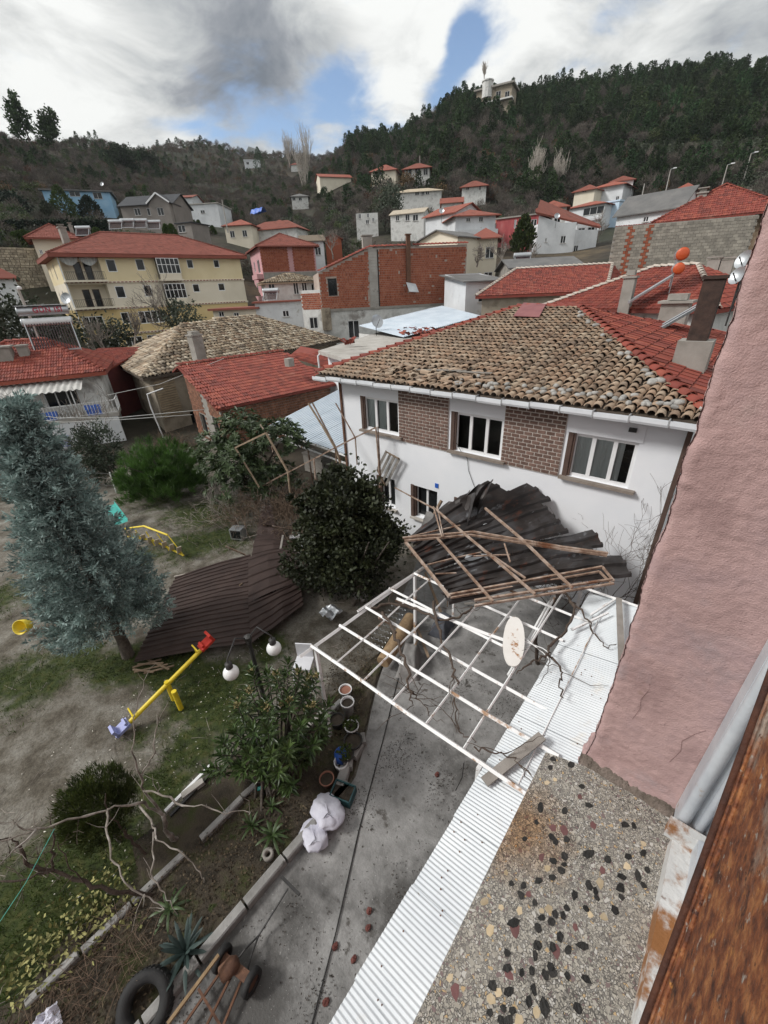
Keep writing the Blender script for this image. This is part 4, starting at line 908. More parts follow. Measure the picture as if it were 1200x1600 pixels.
def vine():
 t = thing('grape_vine', 'gnarled leafless grape vine twisting over the white pergola', 'vine', (-3.0, 5.6, 0)); zz = lambda l, z=2.8, a=440, b=880, s=2.857: [at(a + x / s, b + y / s, z + random.uniform(-.04, .05)) for x, y in l]
 L_ = [(zz([(450, 220), (490, 290), (520, 360), (550, 430), (570, 500), (565, 560)]), .035, .02), (zz([(680, 170), (700, 260), (718, 350), (760, 430), (770, 500), (790, 540)]), .03, .015), (zz([(400, 200), (480, 180), (560, 190), (640, 225), (730, 262), (800, 240), (850, 195)]), .035, .02), (zz([(770, 600), (785, 700), (800, 760), (870, 800)]), .014, .006), (zz([(565, 560), (600, 590), (632, 632)], 2.6), .02, .006), (zz([(565, 560), (578, 600), (575, 640)], 2.6), .018, .006)]
 r = lambda l, z=2.93: zz(l, z, 800, 880, 3)
 L_ += [(r([(240, 120), (270, 170), (297, 240), (250, 320), (182, 382), (172, 430), (217, 470), (236, 512), (210, 560), (240, 632)]), .03, .009), (r([(270, 170), (350, 250), (378, 320), (436, 402), (490, 378)]), .02, .006), (r([(172, 430), (120, 455), (60, 480), (20, 520)]), .022, .008), (zz([(860, 820), (900, 832), (1000, 850), (1060, 900), (1115, 948)], 2.9), .013, .005), (r([(240, 120), (200, 80), (150, 60)]), .03, .02)]
 for p, a, b in L_: mb = MB(); branch(mb, p, a, b, 6, .022); mb.build('branch', m_vine, t, True)
 for _ in range(46):
  p, a, b = random.choice(L_); i = random.randrange(len(p)); s = p[i]; d = rng.normal(0, 1, 3); d[2] = abs(d[2]) * .3 - .1; d /= np.linalg.norm(d); l = random.uniform(.25, .7)
  mb = MB(); branch(mb, [s, s + d * l * .5 + rng.normal(0, .05, 3), s + d * l], .008, .003, 4, .015, 3); mb.build('twig', m_vine, t, True)
 b0 = zz([(850, 195)])[0]; mb = MB(); branch(mb, [(-2.0, 7.9, 0), (-2.1, 7.6, 1.2), (-1.9, 7.2, 2.2), r([(240, 120)])[0]], .05, .035, 7, .03); mb.build('trunk', m_vine, t, True)
vine()
def yard_things_top():
 # ironing board top lying on the pergola
 c = (at(805, 965, 2.86) + at(800, 1042, 2.86)) / 2; d = at(805, 965, 2.86) - at(800, 1042, 2.86); L_ = np.linalg.norm(d); d /= L_; w = np.array([-d[1], d[0], 0]); mb = MB()
 poly = [c + d * L_ / 2 * cos(a) + w * .185 * np.sign(sin(a)) * abs(sin(a)) ** .8 for a in np.linspace(0, 2 * pi, 33)[:-1]]
 t = thing('ironing_board', 'white oval ironing board top with rust spots lying on the pergola', 'ironing board', c)
 mb.prism(poly, (0, 0, .02)); mb.build('board', mat('rust_spotted_white', [(.72, .70, .66), (.78, .77, .74)], 3, .6, spots=[(3.4, .56, .63, (.33, .14, .035), 4.2)]), t)
 mb = MB(); mb.path([c + d * .3 + [0, 0, -.02], c - d * .1 - w * .5 + [0, 0, -.05], c - d * .25 - w * .62 + [0, 0, -.04]], .009, 6); mb.path([c + d * .1 + [0, 0, -.02], c + d * .0 - w * .5 + [0, 0, -.05], c - d * .1 - w * .62 + [0, 0, -.04]], .009, 6); mb.build('folded_legs', m_pergbar, t)
 for nm, a, b, z, za, w, lab in (('plank', (757, 1222), (847, 1150), 2.80, 2.93, .13, 'weathered grey plank lying across the white corrugated awning'), ('plank', (967, 935), (972, 1045), 2.98, 3.02, .10, 'grey plank end sticking up beside the pink wall corner')):
  mb = MB(); mb.beam(at(*a, z), at(*b, za), w, .035); tag(mb.build(nm, m_wood), lab, 'plank')
yard_things_top()

# ------------------------------------------------------------------ the torn-off roofs
def ribbed(Pf, nu, nv, period, h, seed=0):
 """Pf(u,v) -> point; ribs run along v, one trapezoid rib per period in u (u in metres)"""
 P = []
 pr = [(0, 0), (.55, 0), (.64, 1), (.88, 1), (.97, 0)]
 us = [(i + a) * period for i in range(int(nu / period)) for a, b in pr] + [int(nu / period) * period]; hs = [b for i in range(int(nu / period)) for a, b in pr] + [0]
 for u, hh in zip(us, hs):
  row = []
  for v in np.linspace(0, 1, nv):
   p = Pf(u, v); row.append(p + np.array([0, 0, 1.0]) * hh * h)
  P.append(row)
 return np.array(P)
def wreck():
 A = at(634, 843, 3.02); B = at(706, 942, 2.92); C = at(955, 908, 2.96); E = aty(768, 747, 10.35); D = aty(892, 822, 10.0)
 t = thing('collapsed_roof', 'collapsed dark rusty sheet roof with tangled bars against the white house', 'roof', (*((A + C) / 2)[:2], 2.75))
 def near(s): return A + (B - A) * s
 def far(s): q = (1 - s) ** 2 * E + 2 * s * (1 - s) * (2 * D - .5 * (E + C)) + s * s * C; return q
 n = 7
 for i in range(n):
  s0, s1 = i / n, (i + 1) / n; ex0 = random.uniform(-.10, .14); ex1 = ex0 + random.uniform(-.04, .04); lift = random.uniform(-.05, .30) * (.3 + i / n) + .05 * (i % 2); st = random.uniform(-.02, .03)
  def Pf(u, v, s0=s0, s1=s1, ex0=ex0, ex1=ex1, lift=lift, st=st):
   s = s0 + (s1 - s0) * min(1.06, u); e = ex0 + (ex1 - ex0) * u; vv = st + v * (1 + e - st); a, b = near(s), far(s); p = a + (b - a) * vv
   p = p + np.array([0, 0, .10 * sin(vv * pi) + lift * vv * (1 - .4 * u) + .10 * noise.noise((s * 4, vv * 3, i * 3.7)) + .05 * noise.noise((s * 11, vv * 9, i))]); return p
  P = ribbed(lambda u, v: Pf(u, v), 1.06, 14, .53, .06); mb = MB(); mb.grid(P); mb.build('roof_sheet', m_wrecksheet, t, False)
 # crumpled sheet hanging off the upper left corner
 for pts, z in ((((735, 765), (775, 746), (690, 812), (748, 805)), 9.3), (((682, 795), (748, 768), (668, 828), (735, 818)), 8.9)):
  q = [aty(*p, z - .25 * i) for i, p in enumerate(pts)]
  P = []
  for a in np.linspace(0, 1, 12):
   P.append([(q[0] * (1 - a) + q[1] * a) * (1 - b) + (q[2] * (1 - a) + q[3] * a) * b + np.array([0, -.15 * sin(a * 14), .10 * noise.noise((a * 6, b * 5, z))]) for b in np.linspace(0, 1, 8)])
  mb = MB(); mb.grid(np.array(P)); mb.build('crumpled_sheet', m_wrecksheet, t)
 # frame bars: laid on the mean plane of the sheets
 c0 = (A + B + C + E) / 4; n_ = np.cross(C - A, E - B); n_ /= np.linalg.norm(n_); n_ = n_ if n_[2] > 0 else -n_
 def on(zx, zy, h): d = ray(620 + zx / 3.333, 740 + zy / 3.333); s = ((c0 + n_ * h - CP) @ n_) / (d @ n_); return CP + d * s
 bars = [([(30, 335), (400, 303), (850, 380), (1100, 415)], .022, .30), ([(40, 350), (390, 320), (850, 392), (1095, 427)], .022, .26), ([(45, 355), (275, 642)], .026, .22), ([(275, 630), (1070, 485)], .022, .22), ([(280, 647), (1055, 510)], .018, .20), ([(405, 660), (1120, 550)], .022, .24), ([(405, 688), (1130, 572)], .02, .20), ([(210, 335), (500, 665)], .022, .27), ([(190, 178), (480, 420), (720, 627)], .022, .32), ([(215, 195), (450, 395), (670, 545)], .018, .28), ([(460, 180), (650, 340), (915, 597)], .024, .34), ([(160, 475), (300, 440), (440, 410)], .014, .18), ([(560, 365), (590, 460)], .014, .30), ([(190, 172), (235, 330)], .014, .36), ([(210, 168), (242, 330)], .012, .34), ([(400, 430), (590, 422)], .014, .24), ([(60, 330), (330, 270)], .014, .30), ([(200, 522), (310, 518)], .012, .2), ([(1070, 485), (1130, 560)], .02, .22), ([(1055, 510), (1120, 575)], .018, .2)]
 for pts, r, h in bars:
  mb = MB(); q = [on(x, y, h) for x, y in pts]
  for a, b in zip(q[:-1], q[1:]): mb.beam(a, b, r * 2, r * 2)
  mb.build('bar', m_rustbar, t)
 for a, b, r in ((aty(617, 762, 10.0), on(190, 180, .32), .018), (aty(643, 868, 8.6), aty(690, 782, 9.6), .04)): mb = MB(); mb.beam(a, b, r * 2, r * 1.6); mb.build('pole', m_rustbar if r < .03 else m_brownwood, t)
 for i in range(4):
  p = on(random.uniform(330, 560), random.uniform(280, 500), .16); mb = MB(); a = random.random() * 6
  mb.prism([p + [cos(a) * .12, sin(a) * .12, 0], p + [cos(a + 1.9) * .06, sin(a + 1.9) * .06, .03], p + [cos(a + 3.3) * .14, sin(a + 3.3) * .14, .01], p + [cos(a + 5) * .05, sin(a + 5) * .05, .03]], (0, 0, .012)); mb.build('torn_scrap', m_alu, t)
 # white rag of insulation caught in the corner
 q = aty(668, 818, 8.9); mb = MB(); P = [[q + np.array([.5 * (a - .5), .3 * b, .45 * (b - .5) + .09 * noise.noise((a * 5, b * 5, 1))]) for a in np.linspace(0, 1, 9)] for b in np.linspace(0, 1, 9)]; mb.grid(np.array(P)); mb.build('torn_insulation', m_tarp, t, True)
wreck()
def strewn():
 for i in range(26):
  p = np.array([random.uniform(-12.6, -8.6), random.uniform(6.0, 9.6), .1]) if i < 18 else np.array([random.uniform(-5.4, -4.4), random.uniform(6.5, 9.5), .1]); a = random.random() * 6.28; l = random.uniform(.5, 1.8); q = p + [cos(a) * l, sin(a) * l, random.uniform(0, .9)]; g = MB(); g.beam(p, q, random.uniform(.03, .07), random.uniform(.02, .05)); tag(g.build('broken_batten', random.choice((m_brownwood, m_wood, m_rustbar))), 'broken battens strewn between the fallen roof and the white house' if i < 18 else 'broken battens strewn along the left pergola rail', 'batten', 'strewn battens by the fallen roof' if i < 18 else 'strewn battens by the pergola')
 for i in range(5):
  c = np.array([-9.4 + random.gauss(0, .8), 6.6 + random.gauss(0, .9), .25]); a = random.random() * 6; R_ = rotz(a); w, l = random.uniform(.5, .9), random.uniform(.9, 1.6); g = MB(); g.grid(ribbed(lambda u, v: c + R_ @ np.array([w * (u - .5), l * (v - .5), .25 * (v - .3) ** 2 + .1 * noise.noise((u * 3, v * 3, i)) + .05 * i]), 1.0, 8, .25, .03)); tag(g.build('torn_sheet', m_brownsheet), 'torn pieces of brown sheet in front of the dark bush', 'sheet', 'torn brown sheet pieces')
strewn()
def brown_roof():
 t = thing('fallen_brown_roof', 'brown ribbed metal roof sheets lying blown down on the yard', 'roof sheets', at(330, 960))
 # corners follow the sheet on the ground; u across the ribs, v along them
 def patch(c, nu, nv, per, h, name='roof_sheet', bend=0.0):
  c = [np.array(x) for x in c]
  def Pf(u, v): s = u; return (c[0] * (1 - v) + c[1] * v) * (1 - s) + (c[3] * (1 - v) + c[2] * v) * s + np.array([0, 0, bend * sin(v * pi) + .05 * noise.noise((s * 4, v * 4, nu))])
  mb = MB(); mb.grid(ribbed(Pf, 1.0, nv, per, h)); mb.build(name, m_brownsheet, t)
 k = 4; a0, a1, b0, b1 = at(209, 1035, .12), at(404, 1003, .30), at(274, 903, .25), at(384, 878, .50)
 a1 = at(398, 1003, .35); b1 = at(392, 868, .55)
 for i in range(k):
  s0, s1 = i / k, (i + 1) / k + .01; patch([a0 + (b0 - a0) * s0, a1 + (b1 - a1) * s0 + [0, 0, .01 * i], a1 + (b1 - a1) * s1 + [0, 0, .01 * i], a0 + (b0 - a0) * s1], 1 + i, 8, .199, .032, bend=.05)
 patch([at(392, 1005, .42), at(474, 945, .35), at(468, 905, .45), at(388, 940, .55)], 7, 6, .19, .035); patch([at(388, 942, .55), at(470, 908, .45), at(462, 850, .6), at(388, 868, .62)], 8, 6, .19, .035, bend=.06)
 patch([at(392, 872, .5), at(452, 862, .45), at(440, 822, .6), at(405, 815, .65)], 9, 6, .165, .035, bend=.05); patch([at(404, 818, .75), at(430, 822, .7), at(424, 788, .9), at(410, 786, .9)], 10, 5, .24, .03)
 # broken laths along the lower edge
 for (x0, y0, x1, y1) in ((207, 1043, 252, 1030), (210, 1050, 262, 1038), (225, 1052, 272, 1040), (215, 1038, 255, 1036), (208, 1046, 240, 1050), (230, 1030, 264, 1046)):
  mb = MB(); mb.beam(at(x0, y0, .05), at(x1, y1, .06 + random.random() * .08), .05, .025); mb.build('lath', m_brownwood, t)
 mb = MB(); mb.path([at(272, 901, .30), at(330, 888, .34), at(341, 884, .36)], .02, 6); mb.build('edge_trim', m_paletwig, t)
brown_roof()
def broken_frame():
 t = thing('broken_trellis_frame', 'broken rusty steel frame standing askew left of the white house', 'frame', (-13.3, 9.2, 0)); Y = lambda zx, zy, y: aty(300 + zx / 3.333, 630 + zy / 3.333, y)
 for pts, y, r in (([(225, 232), (385, 155)], 8.2, .035), ([(225, 232), (350, 438)], 8.2, .032), ([(385, 155), (500, 358)], 8.6, .035), ([(350, 440), (430, 396), (500, 360), (740, 235), (850, 178), (960, 125)], None, .028), ([(500, 360), (512, 480), (527, 605)], 9.0, .035), ([(635, 290), (645, 420), (657, 545)], 9.3, .028), ([(606, 0), (680, 120), (742, 228), (772, 312)], 9.7, .03), ([(628, 0), (745, 222), (775, 305)], 9.8, .025), ([(748, 0), (800, 90), (850, 180), (860, 320)], 10.1, .02), ([(957, 125), (970, 280), (980, 440)], 10.3, .025), ([(968, 122), (985, 440)], 10.35, .02), ([(745, 230), (752, 310)], 9.75, .02), ([(355, 110), (372, 135)], 8.5, .02), ([(565, 485), (575, 520), (610, 498)], 9.2, .015)):
  ys = np.linspace(8.5, 10.35, len(pts)) if y is None else [y] * len(pts); mb = MB(); q = [Y(*p, yy) for p, yy in zip(pts, ys)]
  for a, b in zip(q[:-1], q[1:]): mb.beam(a, b, r * 1.7, r * 1.7)
  mb.build('bar', m_rustbar if r < .03 else mat('weathered_pole', [(.20, .14, .09), (.36, .28, .20)], 6, .9, .3, 50), t)
 # crate-like panel leaning on the facade
 c = [aty(*p, 10.6) for p in ((590, 733), (604, 705), (624, 716), (603, 758))]
 p = thing('pallet_panel', 'small broken slatted panel leaning on the white facade', 'panel', c[3])
 for s in np.linspace(0, 1, 4): mb = MB(); mb.beam(c[0] + (c[3] - c[0]) * s, c[1] + (c[2] - c[1]) * s, .10, .02, up=(0, 1, 0)); mb.build('slat', m_wood, p)
 for a, b in ((c[0], c[3]), (c[1], c[2])): mb = MB(); mb.beam(a + [0, -.04, 0], b + [0, -.04, 0], .05, .03); mb.build('batten', m_brownwood, p)
broken_frame()
# ------------------------------------------------------------------ the village
def face_uv(p0, p1, x, y):
 o, l, u, n = face_axes(p0, p1); O = np.array([o[0], o[1], 0]); d = ray(x, y); s = ((O - CP) @ n) / (d @ n); p = CP + d * s
 return (p - O) @ u, p[2]
def prect(p0, p1, z0, r, org, sc):
 (x0, y0, x1, y1) = r; a = face_uv(p0, p1, org[0] + x0 / sc, org[1] + (y0 + y1) / 2 / sc); b = face_uv(p0, p1, org[0] + x1 / sc, org[1] + (y0 + y1) / 2 / sc)
 xm = org[0] + (x0 + x1) / 2 / sc; t = face_uv(p0, p1, xm, org[1] + y0 / sc); q = face_uv(p0, p1, xm, org[1] + y1 / sc)
 return (a[0], q[1] - z0, b[0] - a[0], t[1] - q[1])
HB = []
def march(x, y, h, d0):
 """distance at which the sight line through a pixel passes h above the slope, searched around d0"""
 for d in np.arange(d0 * .62, d0 * 1.9, 1.0):
  p = ad(x, y, d)
  if p[2] - h <= float(terrz(p[0], p[1])): return d
 return d0
def H(name, label, Lc, Rc, h, depth, wm, roof=None, rects=(), org=(0, 0), sc=1, win=dict(sash=2, sill=True), side=None, chim=(), tw=(), cat='house', rec=.1, skew=0, shift=0):
 if Lc[2] > 98:
  d_ = march((Lc[0] + Rc[0]) / 2, (Lc[1] + Rc[1]) / 2, min(h, 5.0), Lc[2]); Rc = (*Rc[:2], d_ * Rc[2] / Lc[2]); h = h * min(1.3, max(.8, d_ / Lc[2])); depth = depth * d_ / Lc[2]; Lc = (*Lc[:2], d_)
 A = ad(*Lc); B = ad(*Rc); z1 = (A[2] + B[2]) / 2 + shift; fp = fp4(A, B, depth, skew)
 h = max(h, z1 - min(float(terrz(p[0], p[1])) for p in fp) + .6); z0 = z1 - h; l = np.linalg.norm(B[:2] - A[:2]); W = []
 for r in rects:
  op = prect(fp[0], fp[1], z0, r[:4], org, sc)
  if op[2] < .2 or op[3] < .2: continue
  op = (op[0], max(.05, op[1]), op[2], min(op[3], h - .05 - max(.05, op[1])))
  if op[0] < 0 or op[0] + op[2] > l or op[3] < .2: continue
  W.append(((op[0] + op[2] / 2) / l, op[1], op[2], op[3], r[4] if len(r) > 4 else None))
 W += [(q[0], h - q[1], q[2], q[3]) for q in tw]; ws = {0: W}; ws.update(side or {})
 t = house(name, label, fp, z0, z1, wm, roof, ws, cat, win, rec, chim=chim)
 xs = [px((*p, z))for p in fp for z in (z1 + 2, z0 + max(0, h - 7))]; HB.append((min(a for a, b in xs), min(b for a, b in xs), max(a for a, b in xs), max(b for a, b in xs), math.hypot(*(sum(fp) / 4)), *(sum(fp) / 4), max(np.linalg.norm(fp[1] - fp[0]), depth) / 2))
 return t, fp, z0, z1
Z3 = ((0, 260), 3); Z4 = ((400, 230), 3); Z5 = ((800, 250), 3)

def yellow_block():
 A = np.array([-64.4, 18.1]); B = np.array([-61.2, 40.2]); fp = fp4(A, B, 10.5); zs = [1.5, 4.95, 7.95, 10.85, 13.75]
 t = thing('apartment_block', 'long yellow and cream apartment block with a red hipped roof and balconies', 'apartment block', (*(sum(fp) / 4), 1.5)); org, sc = Z3
 R = {3: [(500, 435, 545, 495), (637, 432, 677, 488), (875, 428, 905, 478), (1000, 425, 1027, 475)], 2: [(543, 560, 587, 617), (675, 555, 713, 610), (903, 542, 935, 590), (1022, 535, 1053, 583)],
   1: [(388, 702, 490, 760, 3), (570, 683, 608, 738), (652, 676, 770, 735, 4), (800, 660, 830, 705)], 0: [(425, 800, 560, 860, 3), (590, 797, 672, 842, 3), (690, 785, 760, 816, 3), (850, 770, 900, 800, 2)]}
 logg = {3: (285, 432, 468, 520), 2: (325, 562, 505, 648)}; bay = {3: (728, 424, 830, 500), 2: (765, 542, 860, 615)}
 mats = [m_ochre, m_ochre, m_cream, m_yellow]
 for f in range(4):
  z0, z1 = zs[f], zs[f + 1]; mb = MB(); ops = []; sash = []
  for r in R[f]:
   o = prect(A, B, z0, r[:4], org, sc); o = (max(.1, o[0]), max(.3, o[1]), o[2], min(o[3], z1 - z0 - .4 - max(.3, o[1]))); ops.append(o); sash.append(r[4] if len(r) > 4 else 1)
  lo = None
  if f in logg:
   o = prect(A, B, z0, logg[f], org, sc); lo = (max(.25, o[0]), .25, o[2], z1 - z0 - .45)
   wall(mb, A, B, z0, z1, ops + [lo], .1)
  else: wall(mb, A, B, z0, z1, ops, .1)
  for i in (1, 2): wall(mb, fp[i], fp[(i + 1) % 4], z0, z1)
  wall(mb, fp[3], fp[0], z0, z1, [(2.2, .9, .5, 1.2), (5.6, .5, .7, 1.7)], .1); mb.build('wall', mats[f], t)
  for o in ((2.2, .9, .5, 1.2), (5.6, .5, .7, 1.7)): window(t, fp[3], fp[0], z0, o, .1, sash=1)
  for o, s in zip(ops, sash): window(t, A, B, z0, o, .1, sash=s, fw=.09)
  o_, l_, u, n = face_axes(A, B)
  if lo:       # recessed balcony
   P = lambda a, b, d: np.array([*A, z0]) + u * a + [0, 0, b] - n * d
   g = MB(); a0, a1, b0, b1 = lo[0], lo[0] + lo[2], lo[1], lo[1] + lo[3]
   for q in ([P(a0, b0, .1), P(a0, b0, 1.5), P(a0, b1, 1.5), P(a0, b1, .1)], [P(a1, b0, .1), P(a1, b1, .1), P(a1, b1, 1.5), P(a1, b0, 1.5)], [P(a0, b0, .1), P(a1, b0, .1), P(a1, b0, 1.5), P(a0, b0, 1.5)], [P(a0, b1, .1), P(a0, b1, 1.5), P(a1, b1, 1.5), P(a1, b1, .1)]): g.add(q, [[0, 1, 2, 3]])
   pa, pb = P(a0, 0, 1.5)[:2], P(a1, 0, 1.5)[:2]; wl = lo[2]; dops = [(wl * .35, b0 + .02, wl * .2, 2.0), (wl * .62, b0 + .02, wl * .2, 2.0)]
   wall(g, pa, pb, z0 + b0, z0 + b1, [(d[0], .02, d[2], 1.95) for d in dops], .08); g.build('loggia', m_cream, t)
   for d in dops: window(t, pa, pb, z0 + b0, (d[0], .02, d[2], 1.95), .08, sash=1, fw=.08, fm=m_brownframe, name='balcony_door')
   c = MB(); c.box(P((a0 + a1) / 2, b0 - .1, -.30), (a1 - a0 + .5, .2, 1.0), np.stack([u, [0, 0, 1], n], 1)); c.build('balcony_slab', m_cream, t)
   railing(t, P(a0 - .1, b0, -.7), P(a1 + .1, b0, -.7), .85, 22)
   if f == 3:
    cu = MB()
    for s in (0, 1):
     xs = np.linspace(a0 + .1 + s * lo[2] * .5, a0 + lo[2] * .5 * (1 + s) - .1, 20); cu.grid(np.array([[P(x, b1 - .05 - k * (.35 + .5 * sin((x - xs[0]) / (xs[-1] - xs[0]) * pi)), .3 + .05 * sin(x * 16)) for x in xs] for k in (0, .5, 1)]))
    cu.build('curtain', m_curtain, t, True)
  if f in bay:
   o = prect(A, B, z0, bay[f], org, sc); P = lambda a, b, d: np.array([*A, z0]) + u * a + [0, 0, b] - n * d; Rm_ = np.stack([u, [0, 0, 1], n], 1); g = MB()
   a0, a1, h1 = o[0], o[0] + o[2], z1 - z0 - .35
   g.box(P((a0 + a1) / 2, .1, -.45), (a1 - a0 + .3, .2, .9), Rm_); g.box(P((a0 + a1) / 2, .5, -.8), (a1 - a0, .7, .08), Rm_); g.build('bay_slab', m_cream, t)
   g = MB()
   for k in range(6): g.box(P(a0 + (a1 - a0) * k / 5, (h1 + .85) / 2, -.8), (.07, h1 - .85, .07), Rm_)
   for b in (.86, h1 * .72, h1): g.box(P((a0 + a1) / 2, b, -.8), (a1 - a0, .06, .06), Rm_)
   fr = g.build('bay_window', m_frame, t); g = MB(); g.add([P(a0, .86, -.79), P(a1, .86, -.79), P(a1, h1, -.79), P(a0, h1, -.79)], [[0, 1, 2, 3]])
   g.add([P(a0, .2, -.79), P(a0, .2, 0), P(a0, h1, 0), P(a0, h1, -.79)], [[0, 1, 2, 3]]); g.add([P(a1, .2, -.79), P(a1, .2, 0), P(a1, h1, 0), P(a1, h1, -.79)], [[0, 1, 2, 3]]); g.build('pane', m_glass, fr)
  if f: # dentil band below each storey
   g = MB(); l = np.linalg.norm(B - A); Rm_ = np.stack([u, [0, 0, 1], n], 1); g.box(np.array([*A, z0]) + u * l / 2 + n * .05, (l + .2, .22, .14), Rm_); g.build('band', m_cream, t)
   g = MB()
   for k in range(int(l / .45)): g.box(np.array([*A, z0]) + u * (k + .5) * .45 + n * .13, (.26, .10, .06), Rm_)
   g.build('band_ornament', m_band, t, kind='stuff')
 g = MB(); u = (B - A) / np.linalg.norm(B - A)
 E2 = grow(fp, .8); E = [np.array([*p, 13.8]) for p in E2]; m0 = (E2[0] + E2[3]) / 2; m1 = (E2[1] + E2[2]) / 2
 ro = hip(t, E, [m0 + (m1 - m0) * .30, m1 - (m1 - m0) * .30], 16.6, m_redfade, tile=(.32, .40, 'flat'), under=.35)
 for p in (m0 + (m1 - m0) * .12,): c = MB(); c.box((p[0] + 1, p[1], 16.0), (.7, .7, 1.6)); c.box((p[0] + 1, p[1], 16.85), (.9, .9, .12)); c.build('chimney', m_cement, t)
 g = MB(); p = np.array([*A, 0]) + np.array([*u, 0]) * .1; n = np.array([u[1], -u[0], 0]); g.path([p + n * .1 + [0, 0, 2], p + n * .1 + [0, 0, 13.6]], .06, 6); g.build('downpipe', m_gutter, t)
yellow_block()

def brick_building():
 A = ad(497, 425, 50.8)[:2]; B = ad(730, 383, 54.7)[:2]; fp = fp4(A, B, 8.5); zb, z0, zt = 2.5, 6.95, 12.65; o, l, u, n = face_axes(A, B)
 t = thing('brick_building', 'unrendered red hollow brick upper storey with a sloping tiled roof edge', 'building', (*(sum(fp) / 4), zb))
 uk = face_uv(A, B, 577, 384)[0]; zl = face_uv(A, B, 497, 426)[1]
 top = lambda a: np.interp(a, [0, uk, l], [zl, zt - .1, zt]); P = lambda a, z, d=0.0: np.array([*A, 0]) + u * a + [0, 0, z] + n * d
 win = prect(A, B, z0, (338, 615, 380, 697), *Z4); win = (win[0], win[1], win[2], win[3])
 mb = MB(); us = sorted([0, uk, l, win[0], win[0] + win[2]])
 for a, b in zip(us[:-1], us[1:]):
  if abs(a - win[0]) < 1e-6: mb.add([P(a, z0), P(b, z0), P(b, z0 + win[1]), P(a, z0 + win[1])], [[0, 1, 2, 3]]); mb.add([P(a, z0 + win[1] + win[3]), P(b, z0 + win[1] + win[3]), P(b, top(b)), P(a, top(a))], [[0, 1, 2, 3]])
  else: mb.add([P(a, z0), P(b, z0), P(b, top(b)), P(a, top(a))], [[0, 1, 2, 3]])
 D = fp[3] - fp[0]; Dv = np.array([*D, 0]); mb.add([P(0, z0), P(0, zl), P(0, zl) + Dv, P(0, z0) + Dv], [[0, 1, 2, 3]]); mb.add([P(l, z0), P(l, zt), P(l, zt) + Dv, P(l, z0) + Dv], [[0, 1, 2, 3]]); mb.add([P(0, z0) + Dv, P(l, z0) + Dv, P(l, zt) + Dv, P(0, zl) + Dv], [[0, 1, 2, 3]]); mb.add([P(0, zl, -.05), P(uk, zt - .12, -.05), P(uk, zt - .12) + Dv, P(0, zl) + Dv], [[0, 1, 2, 3]]); mb.add([P(uk, zt - .12, -.05), P(l, zt - .05, -.05), P(l, zt - .05) + Dv, P(uk, zt - .12) + Dv], [[0, 1, 2, 3]])
 wl = mb.build('wall', m_mortar, t)
 # bricks: individual courses, some set on edge; nearest 300 as parts
 items = []; z = z0 + .03; c = 0
 while z < zt - .2:
  vert = (c % 9) in (4, 6); bh = .29 if vert else .185; bw = .19 if vert else .29; a = .02 + (0 if c % 2 else bw / 2)
  while a + bw < l:
   if z + bh < top(a) - .06 and z + bh < top(a + bw) - .06 and not (win[0] - .02 < a + bw and a < win[0] + win[2] + .02 and z0 + win[1] - .02 < z + bh and z < z0 + win[1] + win[3] + .02):
    q = px(P(a + bw / 2, z + bh / 2))
    if not (576 < q[0] < 592) and random.random() > .012: items.append((a + bw / 2, z + bh / 2, bw - .025, bh - .025, random.random()))
   a += bw
  z += bh; c += 1
 order = sorted(range(len(items)), key=lambda i: np.linalg.norm(P(items[i][0], items[i][1]) - CP)); R_ = np.stack([u, n, [0, 0, 1]], 1)
 cache = {}
 def bm(w, h, r): 
  k = (round(w, 3), round(h, 3), int(r * 6))
  if k not in cache: cache[k] = MB().box((0, 0, 0), (w, .03, h), rnd=(k[2] + .5) / 6).mesh('brick', m_redbrick)
  return cache[k]
 for i in order[:300]: a, zz, w, h, r = items[i]; inst(bm(w, h, r), 'brick', wl, M4of(P(a, zz, .012), R_))
 mb = MB()
 for i in order[300:]: a, zz, w, h, r = items[i]; mb.box(P(a, zz, .012 + .004 * random.random()), (w, .03, h), R_, r)
 mb.build('brick', m_redbrick, wl, kind='stuff')
 window(t, A, B, z0, win, .25, sash=1, fm=m_iron, fw=.08)
 g = MB(); a0 = face_uv(A, B, 577, 430)[0]; a1 = face_uv(A, B, 590, 430)[0]
 k = 0
 for z in np.arange(z0, zt - .2, .28): g.box(P((a0 + a1) / 2 - .0, z + .13, .03), ((a1 - a0), .05, .26), R_)
 g.build('insulation_strip', m_concrete, t); g = MB(); g.box(P(a1 + .08, (z0 + zt) / 2 - .1, .02), (.14, .06, zt - z0 - .3), R_); g.build('dark_joint', m_room, t)
 # tiled verge
 for a, b in ((0, uk), (uk, face_uv(A, B, 633, 383)[0]), (face_uv(A, B, 645, 383)[0], l)):
  caps_joined(t, P(a, top(a) + .05, .1), P(b, top(b) + .05, .1), m_red, .38, .4)
 # stove pipe housing and chimneys
 a = face_uv(A, B, 637, 400)[0]; g = MB(); g.box(P(a, (9.0 + 13.6) / 2, .22), (.42, .42, 4.6), R_); g.box(P(a, 13.65, .22), (.6, .6, .1), R_); g.build('flue', m_rust, t)
 g = MB(); q = [P(a - .35, 9.2, .5), P(a + .75, 9.0, .5), P(a + .9, 8.2, 1.2), P(a - .2, 8.3, 1.2)]; g.prism(q, (0, 0, .04)); g.build('flue_flashing', m_alu, t)
 g = MB(); a = face_uv(A, B, 576, 378)[0]; g.box(P(a, 13.1, -1), (1.0, .8, 1.1), R_); g.box(P(a, 13.75, -1), (1.2, 1, .1), R_); g.build('chimney', m_cement, t)
 # concrete beam line and rendered lower storey
 g = MB(); g.box(P(l / 2, z0 - .12, .04), (l, .12, .24), R_); g.build('floor_beam', m_cement, t)
